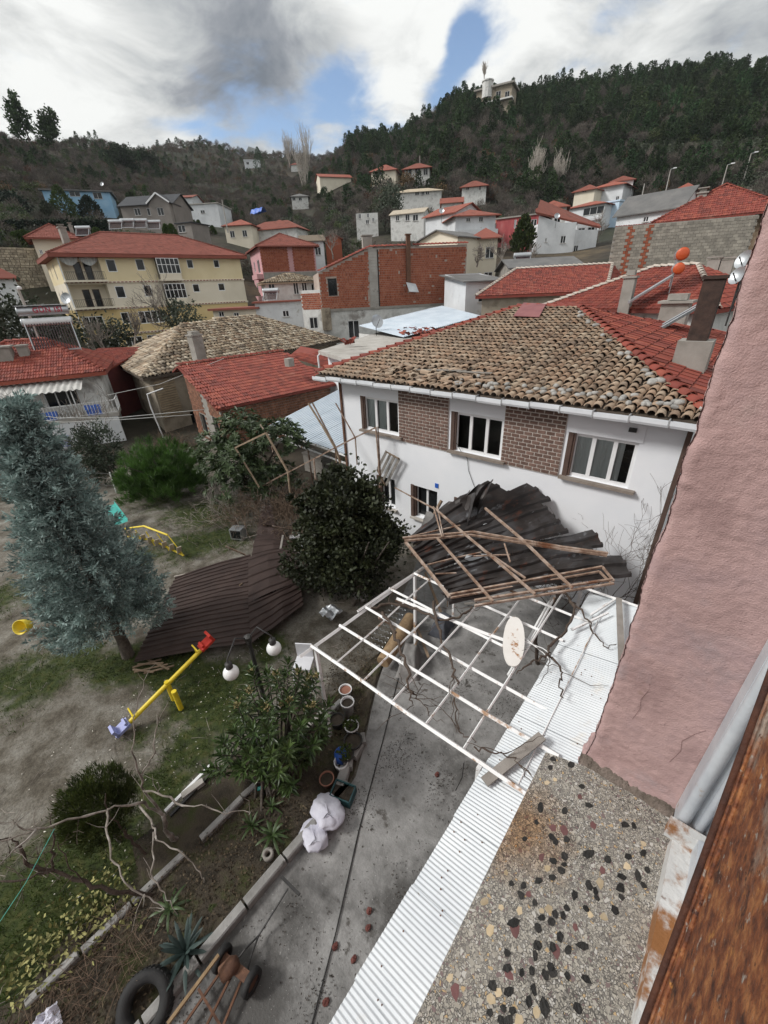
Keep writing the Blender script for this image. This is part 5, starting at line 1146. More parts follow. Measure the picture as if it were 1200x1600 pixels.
 mb = MB(); rr = [prect(A, B, zb, (252, 797, 290, 850), *Z4), prect(A, B, zb, (433, 812, 485, 895), *Z4)]; rr = [(q[0], max(.1, q[1]), q[2], q[3]) for q in rr]; wall(mb, A, B, zb, z0 - .24, rr, .1)
 for i in (1, 2, 3): wall(mb, fp[i], fp[(i + 1) % 4], zb, z0 - .02)
 mb.build('lower_wall', m_dirtywhite, t)
 for q, s in zip(rr, (2, 2)): window(t, A, B, zb, q, .1, sash=s)
 g = MB(); a = face_uv(A, B, 510, 500)[0]; g.box(P(a, 6.0, .35), (1.0, .5, 2.2), R_); g.build('chimney_breast', m_adobe, t)
 # lower brick extension on the left
 C_ = ad(470, 463, 52)[:2]; mb = MB(); z = z0 + .1
 e = thing('brick_annex', 'low red brick annex left of the unrendered brick building', 'building', (*((C_ + A) / 2), zb)); q = fp4(C_, A, 6); g = MB()
 for i in range(4): wall(g, q[i], q[(i + 1) % 4], zb, 8.9)
 g.add([[*p, 8.9] for p in q], [[0, 1, 2, 3]]); g.build('wall', m_dirtywhite, e); o2, l2, u2, n2 = face_axes(C_, A); g = MB(); R2 = np.stack([u2, n2, [0, 0, 1]], 1)
 for r in range(8):
  for k in range(int(l2 / .3)): g.box(np.array([*C_, 7.1 + r * .2]) + u2 * (k * .3 + (.15 if r % 2 else .28)) + n2 * .01, (.27, .03, .17), R2)
 g.build('brick', m_redbrick, e, kind='stuff')
brick_building()

# ---- middle distance, left to right
def pink_block():
 t, fp, z0, z1 = H('pink_apartment_house', 'three storey pink house with bare brick front and red hipped roof', (405, 388, 80), (491, 382, 82), 10.5, 11, m_pinkr, ('hip', 2.2, .7, m_redfade, (.34, .42, 'flat')), [], *Z4, side={3: [(.25, 1.0, 1.6, 1.4), (.7, 1.0, 1.6, 1.4), (.25, 4.2, 1.4, 1.5), (.72, 4.0, 2.2, 1.6), (.3, 7.4, 1.2, 1.5), (.7, 7.0, 2.2, 1.9)]}, win=dict(sash=2))
 A, B = fp[0], fp[1]; o, l, u, n = face_axes(A, B); R_ = np.stack([u, n, [0, 0, 1]], 1); g = MB(); P = lambda a, z, d=0.: np.array([*A, 0]) + u * a + [0, 0, z] + n * d
 g.box(P(l / 2, z1 - 5.2, .03), (l - .1, .05, 3.2), R_); g.build('bare_concrete', m_cement, t)
 g = MB()
 for r in range(17):
  for k in range(int(l / .4)): 
   if l * .44 < k * .4 < l * .54: continue
   g.box(P(k * .4 + (.2 if r % 2 else .3), z1 - 3.4 + r * .2, .04), (.37, .05, .175), R_)
 g.build('brick', m_redbrick, t, kind='stuff')
 o3, l3, u3, n3 = face_axes(fp[3], fp[0]); 
 for k in (3.2, 6.4): 
  g = MB(); g.box(np.array([*fp[3], z0 + k]) + u3 * l3 * .72 + n3 * .5, (l3 * .5, 1.0, .7), np.stack([u3, n3, [0, 0, 1]], 1)); g.build('balcony', m_pinkr, t)
pink_block()
H('old_arched_house', 'old grey house with arched windows and a broken tiled roof', (414, 442, 60), (500, 440, 61), 5, 6, m_dirtywhite, ('hip', 1.0, .5, m_barrelo, (.3, .4, 'barrel')), [(175, 630, 200, 690), (215, 630, 240, 690), (260, 640, 285, 690), (60, 640, 90, 690)], *Z4)
H('white_flat_house', 'low white house with red edged flat roof in front of brick building', (398, 475, 54), (472, 470, 54), 4, 6, m_whitefar, ('flat', .15, .3, m_redfade), [(125, 765, 155, 795)], *Z4)
H('beige_flat_house', 'low beige house with a red edged flat roof right of yellow block', (332, 485, 56), (400, 483, 54), 4, 5, m_cream, ('flat', .2, .4, m_redfade), [(1025, 680, 1050, 705), (1095, 685, 1120, 705)], *Z3)
H('small_brick_hut', 'small brick hut with a red roof half hidden in bare trees', (508, 375, 95), (533, 372, 95), 4, 4, m_redbrick, ('gables', 1, .3, m_redfar), [], *Z4)
H('tiled_cottage', 'cottage with a red roof behind the pink house', (385, 358, 110), (463, 358, 105), 4, 6, m_dirtywhite, ('hip', 2, .6, m_redfar), [], *Z4)
H('left_white_roof_house', 'pale house with faded tiled roof and chimney above stone wall', (50, 375, 84), (118, 371, 84), 5.5, 6, m_cream, ('hip', 2.0, .8, m_redfade, (.34, .42, 'flat')), [(155, 385, 165, 415), (185, 390, 200, 410)], *Z3, chim=[(.75, .5, .8, 1.6, m_cement), (.98, .4, .5, 1.8, m_cement)])
H('blue_house', 'blue and tan two storey house at the left hillside foot', (66, 300, 142), (170, 298, 140), 7.5, 9, m_blue, ('flat', .3, .6, m_greyroof), [(325, 115, 375, 140), (437, 122, 478, 152), (250, 180, 280, 200), (390, 195, 430, 215)], *Z3, side={3: [(.5, 4.5, 1.5, 1.5)]})
GH = H('grey_gable_house', 'dark roofed grey brown house with white trimmed gables', (186, 318, 113), (270, 322, 108), 5.5, 8, m_greyr, ('gablef', 2.6, .5, m_darkroof), [(630, 195, 658, 230), (690, 195, 716, 230)], *Z3)
def gable_front():
 q = GH[1]; u_ = (q[1] - q[0]); n_ = np.array([u_[1], -u_[0]]) / np.linalg.norm(u_); fp = fp4(q[0] + u_ * .60 + n_ * 1.2, q[0] + u_ * .98 + n_ * 1.2, 5); z0, z1 = GH[2], GH[3]
 t = house('gable_wing', 'grey gabled wing with white verge boards and square windows', fp, z0, z1, m_greyr, ('gables', 2.0, .4, m_darkroof), {0: [(.5, z1 - z0 - 2.4, 1.5, 1.5)]}, win=dict(sash=2))
 A, B = fp[0], fp[1]; o, l, u, n = face_axes(A, B); m_ = (A + B) / 2
 for a, s in ((A, -1), (B, 1)): g = MB(); g.beam(np.array([*(a + u[:2] * .35 * s), z1 - .05]) + n * .45, np.array([*m_, z1 + 1.85]) + n * .45, .10, .30); g.build('verge_board', m_frame, t)
gable_front()
H('lower_grey_house', 'grey house end with white windows below the dark roofed house', (275, 348, 100), (298, 350, 98), 6, 5, m_greyr, ('flat', .15, .3, m_darkroof), [(765, 265, 800, 300), (835, 275, 868, 310)], *Z3)
H('white_terrace_house', 'white house with open covered terrace on the left hillside', (268, 318, 122), (340, 322, 118), 6, 8, m_whitefar, ('flat', .25, .3, m_concrete), [(940, 205, 960, 220)], *Z3)
H('terrace_red_roof', 'small white house with red gable beside the terrace house', (264, 310, 126), (300, 308, 124), 5, 6, m_whitefar, ('gablef', 1.4, .5, m_redfar), [(847, 165, 862, 180)], *Z3)
H('left_edge_cottage', 'small pale cottage with red roof at the left picture edge', (-20, 437, 70), (22, 432, 70), 4, 6, m_whitefar, ('hip', 1.3, .5, m_redfade), [])
# ---- right of centre
H('white_villa', 'white house with red gabled roof between ruins and apartment', (665, 335, 88), (712, 337, 84), 7, 8, m_whitefar, ('gablef', 1.6, .5, m_redfar), [(930, 320, 950, 345)], *Z4)
def white_apt():
 t, fp, z0, z1 = H('white_apartment', 'white three storey apartment house with covered balconies and stairs wall', (712, 338, 80), (775, 336, 82), 10, 8, m_whitefar, ('hip', 1.3, .7, m_redfar), [(1045, 325, 1065, 350), (1010, 405, 1030, 440), (1060, 405, 1110, 470), (985, 330, 1005, 350)], *Z4)
 A, B = fp[0], fp[1]; o, l, u, n = face_axes(A, B); R_ = np.stack([u, n, [0, 0, 1]], 1)
 for z, a, w in ((z1 - 2.9, .5, 1.0), (z1 - 6.0, .72, .56)):
  g = MB(); g.box(np.array([*A, z]) + u * l * a + n * .7, (l * w, 1.4, .2), R_); g.box(np.array([*A, z + .5]) + u * l * a + n * 1.35, (l * w, .1, .9), R_); g.build('balcony', m_ltblue if z < z1 - 5 else m_whitefar, t)
white_apt()
H('grey_shed_roof_house', 'house with grey mono pitch roof behind the brick building', (655, 372, 66), (715, 375, 62), 4, 6, m_cream, ('gables', 1.0, .4, m_greyroof), [])
H('faded_red_house', 'faded red rendered house with white windows', (776, 345, 88), (845, 333, 86), 8, 8, m_redr, ('flat', .2, .2, m_cement), [(88, 278, 115, 320), (82, 366, 105, 408), (10, 280, 20, 320)], *Z5, win=dict(sash=2))
H('white_gable_house', 'white gabled house with red roof beside the faded red house', (842, 340, 84), (900, 357, 86), 8, 9, m_whitefar, None, [(228, 355, 252, 390), (293, 350, 318, 390), (155, 365, 165, 385)], *Z5)
def gable_roof_only():
 A = ad(838, 332, 83); B = ad(938, 355, 90); t = thing('red_gable_roof', 'long red pitched roof sloping down over the white gabled house', 'roof', A)
 mb = MB(); q = [A, B, B + np.array([-2.5, 7, 1.2]), A + np.array([-2.5, 7, 2.6])]; mb.prism([p - np.array([0, 0, .2]) for p in q], (0, 0, .25)); mb.build('slab', m_redfar, t); tiles(t, q, .34, .42, 'flat', m_redfade)
 g = MB(); a = ad(842, 338, 84); b = ad(900, 357, 86); g.prism([a - [0, 0, 1.5], b - [0, 0, .3], b + [0, 0, .1], a + [0, 0, .1]], (-.2, .5, 0)); g.build('gable_wall', m_whitefar, t)
gable_roof_only()
H('balcony_house', 'end of white house with red balcony wall', (900, 358, 87), (935, 360, 90), 8, 6, m_whitefar, None, [(345, 335, 400, 390), (290, 400, 310, 430)], *Z5)
H('white_tower_house', 'white stepped house with glazed top room and red cap roof', (928, 292, 138), (975, 290, 136), 12, 9, m_whitefar, ('hip', 1.5, .9, m_redfar), [(390, 120, 525, 150, dict(sash=8)), (485, 170, 500, 205)], *Z5)
H('white_stepped_house', 'white lower wing with red roof left of the tower house', (885, 322, 132), (945, 322, 128), 9, 8, m_whitefar, ('hip', 1.2, .6, m_redfar), [(335, 220, 430, 255, dict(sash=3)), (370, 280, 395, 300)], *Z5)
H('light_blue_house', 'narrow light blue house beside the white stepped house', (933, 318, 118), (968, 316, 116), 10, 6, m_ltblue, ('flat', .3, .2, m_ltblue), [(455, 275, 490, 305), (405, 280, 420, 300)], *Z5)
H('grey_roof_house', 'white house with dark grey roof and roof terrace', (966, 330, 110), (1062, 333, 106), 7, 9, m_whitefar, ('gablef', 2.2, .4, m_greyroof), [(615, 265, 640, 290), (700, 255, 720, 275)], *Z5)
H('roof_terrace_box', 'white stair box standing on the grey roofed house', (985, 318, 112), (1032, 312, 110), 3.5, 4, m_whitefar, ('flat', .3, .6, m_whitefar), [])
H('upper_red_house', 'grey house with red hipped roof below the olive slope', (1040, 305, 150), (1088, 303, 148), 6, 9, m_dirtywhite, ('hip', 2.4, .8, m_redfar), [(730, 170, 770, 185), (800, 170, 840, 185)], *Z5)
H('small_red_roof', 'small red roofed house right of the grey roofed one', (1058, 325, 120), (1090, 322, 118), 5, 6, m_dirtywhite, ('hip', 1.6, .6, m_redfar), [])
H('beige_upper_house', 'beige house with red roof left of the tower house', (898, 300, 150), (930, 295, 148), 7, 8, m_cream, ('hip', 1.6, .6, m_redfar), [(300, 130, 320, 150), (330, 130, 350, 150)], *Z5)
# ---- hillside houses and ruins
for nm, lab, L_, R_, h, dp, wm, rf, rects in [
 ('hillside_house', 'small house with pyramid red roof and porch high on the slope', (632, 263, 200), (671, 264, 199), 5, 8, m_dirtywhite, ('hip', 2.2, 1.0, m_redfar), [(700, 100, 730, 130), (745, 100, 770, 130), (785, 100, 805, 130)]),
 ('hillside_house', 'pale house with twin red roofs left of the pyramid roofed house', (580, 268, 205), (618, 266, 203), 6, 9, m_cream, ('hip', 2.6, .8, m_redfar), [(560, 110, 590, 130)]),
 ('hillside_house', 'long low house with red roof and cream wall on the slope', (500, 284, 200), (548, 270, 203), 4, 7, m_cream, ('gablef', 1.8, .6, m_redfar), []),
 ('hillside_house', 'small red roofed house beside pale bare poplar', (454, 258, 230), (470, 257, 230), 4, 6, m_dirtywhite, ('hip', 2, .6, m_redfar), []),
 ('hillside_house', 'tiny house with white porch under the poplar', (455, 307, 180), (481, 307, 180), 4, 6, m_dirtywhite, ('hip', 1.4, .6, m_greyroof), [(170, 235, 185, 250), (200, 235, 215, 250)]),
 ('hillside_house', 'white house among cypresses on the left ridge slope', (381, 250, 300), (406, 252, 300), 9, 9, m_whitefar, ('flat', .5, .4, m_whitefar), [(385, 253, 389, 257)]),
 ('hillside_ruin', 'roofless ruined house with empty window holes', (617, 302, 160), (690, 297, 160), 6, 8, m_dirtywhite, ('hip', 1.3, .5, m_barrelo), [(745, 205, 765, 225), (775, 205, 790, 225), (795, 200, 812, 222), (660, 220, 675, 240)]),
 ('hillside_ruin', 'pale ruined cottage with collapsed roof right of bushes', (610, 335, 118), (662, 332, 116), 5, 7, m_dirtywhite, ('gablef', 1.2, .3, m_barrelo), [(655, 320, 672, 345), (700, 315, 720, 345), (735, 315, 760, 345)]),
 ('hillside_ruin', 'roofless stone shell standing among bare bushes', (556, 336, 118), (590, 330, 118), 7, 6, m_dirtywhite, None, [(480, 310, 492, 335), (520, 305, 530, 330), (515, 340, 530, 360), (545, 330, 555, 350)]),
 ('hillside_house', 'grey red roofed cottage below the dark wood', (722, 293, 180), (760, 290, 180), 5, 7, m_dirtywhite, ('hip', 1.8, .7, m_redfar), [(985, 180, 1000, 200), (1045, 180, 1055, 200)]),
 ('hilltop_villa', 'large pale villa with turret half sunk in pines near hilltop', (745, 139, 247), (800, 135, 243), 6, 9, m_adobe, ('flat', .6, 1.0, m_cement), [])]:
 if nm == 'hilltop_villa':
  t, fp, z0, z1 = H(nm, lab, L_, R_, h, dp, wm, rf, [(320, 285, 335, 305), (350, 285, 365, 305), (378, 285, 392, 305)], (600, 0), 2)
  a = ad(762, 134, 246); g = MB(); g.lathe([(2.3, -4), (2.3, 1.2), (2.6, 1.2), (2.6, 1.6), (0, 1.7)], a, 10); g.build('turret', m_dirtywhite, t); g = MB(); u_ = (fp[1] - fp[0]); g.box((*((fp[0] + fp[1]) / 2), z1 - 4.5), (np.linalg.norm(u_) * 1.1, 3, .5), rotz(math.atan2(u_[1], u_[0]))); g.build('terrace', m_dirtywhite, t)
 else: H(nm, lab, L_, R_, h, dp, wm, rf, rects, *( ((0, 0), 1) if 'ridge slope' in lab else Z4))

# ---- further houses of the crowded middle distance (filler between the named ones)
W2 = [(.25, 2.3, 1.1, 1.3), (.72, 2.3, 1.1, 1.3)]; W4 = W2 + [(.25, 5.2, 1.1, 1.3), (.72, 5.2, 1.1, 1.3)]
for nm, lab, L_, R_, h, dp, wm, rf, tw in (
 ('low_white_house', 'low white house with dark roof and white window before the long red roof', (728, 447, 47), (786, 430, 49), 4, 5, m_whitefar, ('shed', .8, .5, m_greyroof), [(.6, 1.9, 2.0, 1.2)]),
 ('grey_roof_cottage', 'cottage under a flat dark grey roof left of the block wall', (800, 420, 54), (905, 412, 56), 4, 7, m_cement, ('gablef', 1.0, .5, m_greyroof), W2),
 ('red_roof_cottage', 'red roofed cottage behind the faded red house', (842, 327, 97), (886, 322, 97), 5, 6, m_dirtywhite, ('hip', 1.4, .6, m_redfar), W2),
 ('red_canopy_house', 'small house with red roof left of the faded red house', (752, 352, 90), (780, 348, 90), 6, 6, m_dirtywhite, ('hip', 1.6, .6, m_redfar), W4),
 ('cream_house', 'cream house between the brick building and white apartment', (738, 372, 66), (778, 372, 66), 6, 6, m_cream, ('hip', 1.3, .6, m_redfade), W4),
 ('pale_cottage', 'pale cottage above the small brick hut', (470, 378, 94), (505, 375, 94), 4, 5, m_whitefar, ('gablef', 1.2, .4, m_barrelo), W2),
 ('grey_cottage', 'grey walled cottage above the pink house roof', (420, 352, 128), (455, 352, 128), 5, 6, m_dirtywhite, ('hip', 1.5, .5, m_redfar), W2),
 ('red_roof_bungalow', 'bungalow with red roof right of the white terrace house', (350, 352, 118), (392, 352, 116), 4, 6, m_cream, ('hip', 1.5, .6, m_redfar), W2),
 ('terrace_wall_house', 'white cube house left of the light blue house', (903, 345, 97), (935, 345, 97), 7, 6, m_whitefar, ('flat', .3, .2, m_whitefar), W4),
 ('brown_roof_house', 'grey house with a brown roof above the block wall', (1000, 340, 92), (1050, 342, 90), 6, 7, m_dirtywhite, ('hip', 1.6, .6, m_redfar), W2),
 ('upper_white_house', 'white house with red roof on the slope above the tower house', (955, 282, 175), (990, 283, 175), 6, 7, m_whitefar, ('hip', 1.6, .6, m_redfar), W2),
 ('slope_cottage', 'cottage with tiled roof on the slope above the ruins', (690, 318, 125), (722, 316, 125), 5, 6, m_dirtywhite, ('gablef', 1.5, .5, m_redfar), W2)):
 H(nm, lab, L_, R_, h, dp, wm, rf, [], tw=tw)
q = ad(399, 333, 112); g = MB(); g.grid(np.array([[q + np.array([-2 + 4 * a, 1.5 * b, .9 * sin(b * 3) + .3 * noise.noise((a * 4, b * 4, 0))]) for a in np.linspace(0, 1, 10)] for b in np.linspace(0, 1, 8)])); tag(g.build('blue_tarpaulin_roof', m_bluep), 'bright blue tarpaulin among the houses on the slope', 'tarpaulin')
# ---- near neighbours
def left_house():
 A = at(-60, 600, 4.6)[:2]; B = at(152, 579, 4.6)[:2]; A = B + (A - B) * 1.0; fp = fp4(A, B, 8.0); o, l, u, n = face_axes(A, B); zb = .0; z1 = 4.55
 t = thing('balcony_house', 'white house with a corrugated porch roof and cluttered railed balcony at left', 'house', (*(sum(fp) / 4), zb)); R_ = np.stack([u, n, [0, 0, 1]], 1)
 P = lambda a, z, d=0.: np.array([*A, 0]) + u * a + [0, 0, z] + n * d
 org, sc = (0, 460), 3.75
 w1 = prect(A, B, zb, (262, 565, 470, 660), org, sc); ops = [w1, (w1[0] - 4, w1[1], 1.2, w1[3]), (l - 2, .6, 1.0, 1.2)]
 mb = MB(); wall(mb, A, B, zb, z1, ops, .12)
 for i in (1, 2, 3): wall(mb, fp[i], fp[(i + 1) % 4], zb, z1)
 mb.build('wall', m_dirtywhite, t)
 for q, s in zip(ops, (3, 2, 2)): window(t, A, B, zb, q, .12, sash=s)
 E2 = grow(fp, .5); E = [np.array([*p, z1]) for p in E2]; m0 = (E2[0] + E2[3]) / 2; m1 = (E2[1] + E2[2]) / 2
 r_ = ad(36, 529, 38); ro = hip(t, E, [m0 + (m1 - m0) * .3, m1 - (m1 - m0) * .42], 6.5, m_red, tile=(.30, .36, 'flat'), under=.22)
 # chimneys
 for (x, y, w, h) in ((12, 565, .9, 1.5), (42, 560, .55, 1.3)): q = ad(x, y, 37.5); g = MB(); g.box(q + [0, 0, .1], (w, w, h), R_); g.box(q + [0, 0, h / 2 + .15], (w * 1.2, w * 1.2, .1), R_); g.build('chimney', m_cement, t)
 # balcony slab, railing, porch roof of corrugated sheet
 zf = 2.1; d = 1.9; a0, a1 = l - 7.2, l + .6
 g = MB(); g.box(P((a0 + a1) / 2, zf - .1, d / 2), (a1 - a0, d, .2), R_); g.build('balcony_slab', m_concrete, t)
 g = MB(); g.box(P((a0 + a1) / 2, (zf - .2) / 2, d - .15), (a1 - a0 - .2, .2, zf - .2), R_); g.build('balcony_wall', m_whitefar, t)
 railing(t, P(a0, zf, d), P(a1, zf, d), .85, 44, m_pergbar, .012); railing(t, P(a1, zf, d), P(a1, zf, .05), .85, 9, m_pergbar, .012)
 us = np.arange(l - 8.5, l - .9, .06); g = MB(); g.grid(np.array([[P(a, 4.25 - .45 * s + .045 * sin(a * 2 * pi / .36), .05 + 1.7 * s) for a in us] for s in (0, .5, 1)])); g.build('porch_roof', mat('asbestos_sheet', [(.40, .39, .37), (.55, .54, .52)], 2, .95), t, True)
 for a in (l - 5.3, l - 1.6): g = MB(); g.tube(P(a, zf, 1.6), P(a, 3.85, 1.6), .035); g.build('post', m_pergbar, t)
 # blue tarpaulin over the rail and clutter on the balcony
 for a, w, m_, h, nm in ((l - 3.6, 1.7, m_bluep, .55, 'blue_tarpaulin'), (l - .75, .9, m_bluep, .7, 'blue_barrel'), (l - 5.2, .6, m_turq, .3, 'crate')):
  q = P(a, zf, d - .35); o_ = MB(); P_ = [[q + u * (w * (s - .5)) + n * (.25 * (b - .5)) + [0, 0, h * (1 - .5 * abs(2 * b - 1)) + .08 * noise.noise((s * 4, b * 4, a))] for s in np.linspace(0, 1, 10)] for b in np.linspace(0, 1, 6)]; o_.grid(np.array(P_)); o_.box(q + [0, 0, h * .25], (w * .9, .2, h * .5), R_)
  tag(o_.build(nm, m_, None, False), {'blue_tarpaulin': 'bunched blue tarpaulin on the left house balcony', 'blue_barrel': 'blue plastic tub behind the white balcony railing end', 'crate': 'turquoise crate on the left house balcony'}[nm], {'blue_tarpaulin': 'tarpaulin', 'blue_barrel': 'tub', 'crate': 'crate'}[nm])
 # striped cloth under the balcony
 g = MB(); 
 for i in range(7): g.box(P(l - 3.2, 1.1 - i * .11, d + .05), (1.3, .02, .055), R_)
 c = thing('striped_cloth', 'blue and white striped cloth hanging below the balcony', 'cloth', P(l - 3.2, .3, d + .05)); g.build('stripe', m_lilac, c, kind='stuff'); g = MB(); g.box(P(l - 3.2, .75, d + .03), (1.3, .015, .85), R_); g.build('cloth', m_whitefar, c)
 # side wing with maroon wall and its own red roof
 C_ = ad(163, 577, 37); D_ = ad(190, 570, 42)
 house('maroon_annex', 'maroon walled annex with red roof behind the balcony house', fp4(ad(88, 575, 41), ad(164, 580, 38.5), 5), 0, 4.1, mat('maroon_render', [(.10, .02, .02), (.16, .035, .03)], 1, .9), ('shed', 1.0, .3, m_red, (.3, .36, 'flat')), {})
left_house()
def solar(name, label, base, ang, w=2.0, text=None, orange=False, tilt=.9, h=2.2):
 """thermosiphon heater: tilted tube collector, frame, horizontal tank(s)"""
 t = thing(name, label, 'solar heater', base); u = np.array([cos(ang), sin(ang), 0]); n = np.array([u[1], -u[0], 0]); b = np.array(base, float); P = lambda a, d, z: b + u * a + n * d + [0, 0, z]
 top = h; 
 for a in (-w / 2, w / 2):
  g = MB(); g.beam(P(a, tilt, .0), P(a, -.1, top), .05); g.build('frame_rail', m_alu, t); g = MB(); g.beam(P(a, -.1, 0), P(a, -.1, top), .05); g.build('leg', m_alu, t)
 g = MB()
 for k in range(17): a = -w / 2 + .08 + (w - .16) * k / 16; g.tube(P(a, tilt - .05, .12), P(a, -.02, top - .2), .035, n=5)
 g.build('glass_tube', m_glasstube, t, True, kind='stuff'); g = MB(); g.beam(P(-w / 2, tilt, .1), P(w / 2, tilt, .1), .09); g.build('manifold', m_alu, t)
 for z, r, d, m_ in ((top - .12, .24, -.2, m_alu), (top + .55, .28, -.25, m_alu)) if text else ((top, .27, -.2, m_alu),):
  g = MB(); c0 = P(-w / 2 - .1, d, z); c1 = P(w / 2 + .1, d, z); g.path([c0, c1], r, 16, False); g.build('tank', m_plastic if z < top else m_, t, True)
  for c, s in ((c0, -1), (c1, 1)): g = MB(); g.lathe([(0, .07), (r * .6, .06), (r * .95, .02), (r * 1.03, 0), (r * 1.03, -.05)], c, 16, u * s); g.build('end_cap', m_orange if orange else m_alu, t, True)
 if text:
  cu = bpy.data.curves.new('lettering', 'FONT'); cu.body = text; cu.size = .42; cu.extrude = .008; cu.align_x = 'CENTER'; cu.align_y = 'CENTER'; cu.space_character = 1.15; cu.offset = .012
  to = bpy.data.objects.new('lettering_text', cu); me = bpy.data.meshes.new_from_object(to); bpy.data.objects.remove(to); me.name = 'lettering'; me.materials.clear(); me.materials.append(m_lettering)
  inst(me, 'lettering', t, M4of(P(.25, -.25 + .292, top + .58), np.stack([u, [0, 0, 1.0], n], 1)))
  g = MB(); g.box(P(0, -.25, top + .88), (w + .3, .62, .05), np.stack([u, n, [0, 0, 1]], 1)); g.build('tank_cover', m_alu, t)
 return t
q0 = ad(103, 549, 39); q1 = ad(60, 553, 39); a_ = math.atan2(*(ad(130, 540, 39) - ad(60, 548, 39))[[1, 0]])
solar('solar_water_heater', 'silver solar water heater with maroon lettering on the left house roof', ad(92, 548, 38.5), a_, 2.6, 'GÜN ISI', h=2.0)

def old_house():
 A, B, C_ = at(167, 562, 4.05), at(223, 592, 4.05), at(537, 532, 4.05); D_ = A + (C_ - B) * .98; E = [B, C_, D_, A]; ctr = sum(E) / 4
 t = thing('old_stone_house', 'old earth rendered house with a pale weathered barrel tile hip roof', 'house', (*ctr[:2], 0)); fp = [p[:2] + (ctr[:2] - p[:2]) / np.linalg.norm(ctr[:2] - p[:2]) * .8 for p in E]
 mb = MB(); ops = {3: [(3.4, 2.0, .9, 1.3), (7.5, 2.0, .9, 1.3)], 0: [(2.2, .0, 1.2, 1.6)]}
 for i in range(4): wall(mb, fp[i], fp[(i + 1) % 4], -.5, 4.0, ops.get(i, []), .2)
 mb.build('wall', m_adobe, t)
 for i in ops:
  for q in ops[i]: window(t, fp[i], fp[(i + 1) % 4], -.5, q, .2, sash=2, fm=m_wood)
 r0 = ad(303, 508, 42.5); r1 = ad(407, 493, 48); zr = 6.75; r0 = np.array([*(ad(303, 508, 1)[:2]), 0]); 
 d0 = ray(303, 508); d1 = ray(407, 493); r0 = CP + d0 * ((6.55 - CAMZ) / d0[2]); r1 = CP + d1 * ((6.85 - CAMZ) / d1[2])
 lim = lambda r, m_: np.array([*(m_[:2]), r])
 m0 = (E[0] + E[3]) / 2; m1 = (E[1] + E[2]) / 2; r0 = m0 + (m1 - m0) * .28; r1 = m0 + (m1 - m0) * .66; r0[2] = CAMZ + ray(303, 508)[2] / np.hypot(*ray(303, 508)[:2]) * np.hypot(*r0[:2]); r1[2] = CAMZ + ray(407, 493)[2] / np.hypot(*ray(407, 493)[:2]) * np.hypot(*r1[:2])
 polys = [[E[0], E[1], r1, r0], [E[1], E[2], r1], [E[2], E[3], r0, r1], [E[3], E[0], r0]]; mb = MB()
 for p in polys: mb.add(p, [list(range(len(p)))])
 for i in range(4): mb.add([E[i] - [0, 0, .15], E[(i + 1) % 4] - [0, 0, .15], E[(i + 1) % 4], E[i]], [[0, 1, 2, 3]])
 ro = mb.build('roof', mat('roof_underlay', [], 5, 1), t)
 for i in (0, 3, 1): tiles(ro, polys[i], .31, .42, 'barrel', m_barrelo, jit=.03, jrot=.09)
 for a, b in ((E[0], r0), (r0, r1), (E[3], r0)): caps_joined(ro, a, b, m_barrelo, .32, .36)
 g = MB(); q = ad(311, 556, 34.5); g.box(q + [0, 0, .2], (.75, .75, 2.3)); g.box(q + [0, 0, 1.4], (.9, .9, .1)); g.box(q + [0, 0, 1.55], (.6, .6, .2)); g.build('chimney', m_cement, t)
 # white waste pipe with its bend
 g = MB(); pts = [aty(x, y, 11.0) for x, y in ((255, 607), (230, 616), (236, 636), (260, 697))]; pts = [ad(x, y, 31.7) for x, y in ((255, 607), (230, 616), (236, 637), (262, 700))]; g.path(pts, .045, 8); g.build('drain_pipe', m_plastic, t, True)
 # wattle patch of exposed laths on the corner
 o, l, u, n = face_axes(fp[0], fp[1]); g = MB(); R_ = np.stack([u, n, [0, 0, 1]], 1)
 for k in range(16): g.box(np.array([*fp[0], 1.2 + k * .16]) + u * .9 + n * .03, (1.5, .05, .11), R_)
 g.build('lath', mat('earth_lath', [(.30, .23, .15), (.42, .34, .23)], 3, .95), t, kind='stuff')
 g = MB()
 for k in range(7): g.lathe([(.22, 0), (.26, .16), (0, .22)], np.array([*fp[0], .35]) + u * (2.9 + .1 * k) + n * .1, 6)
old_house()
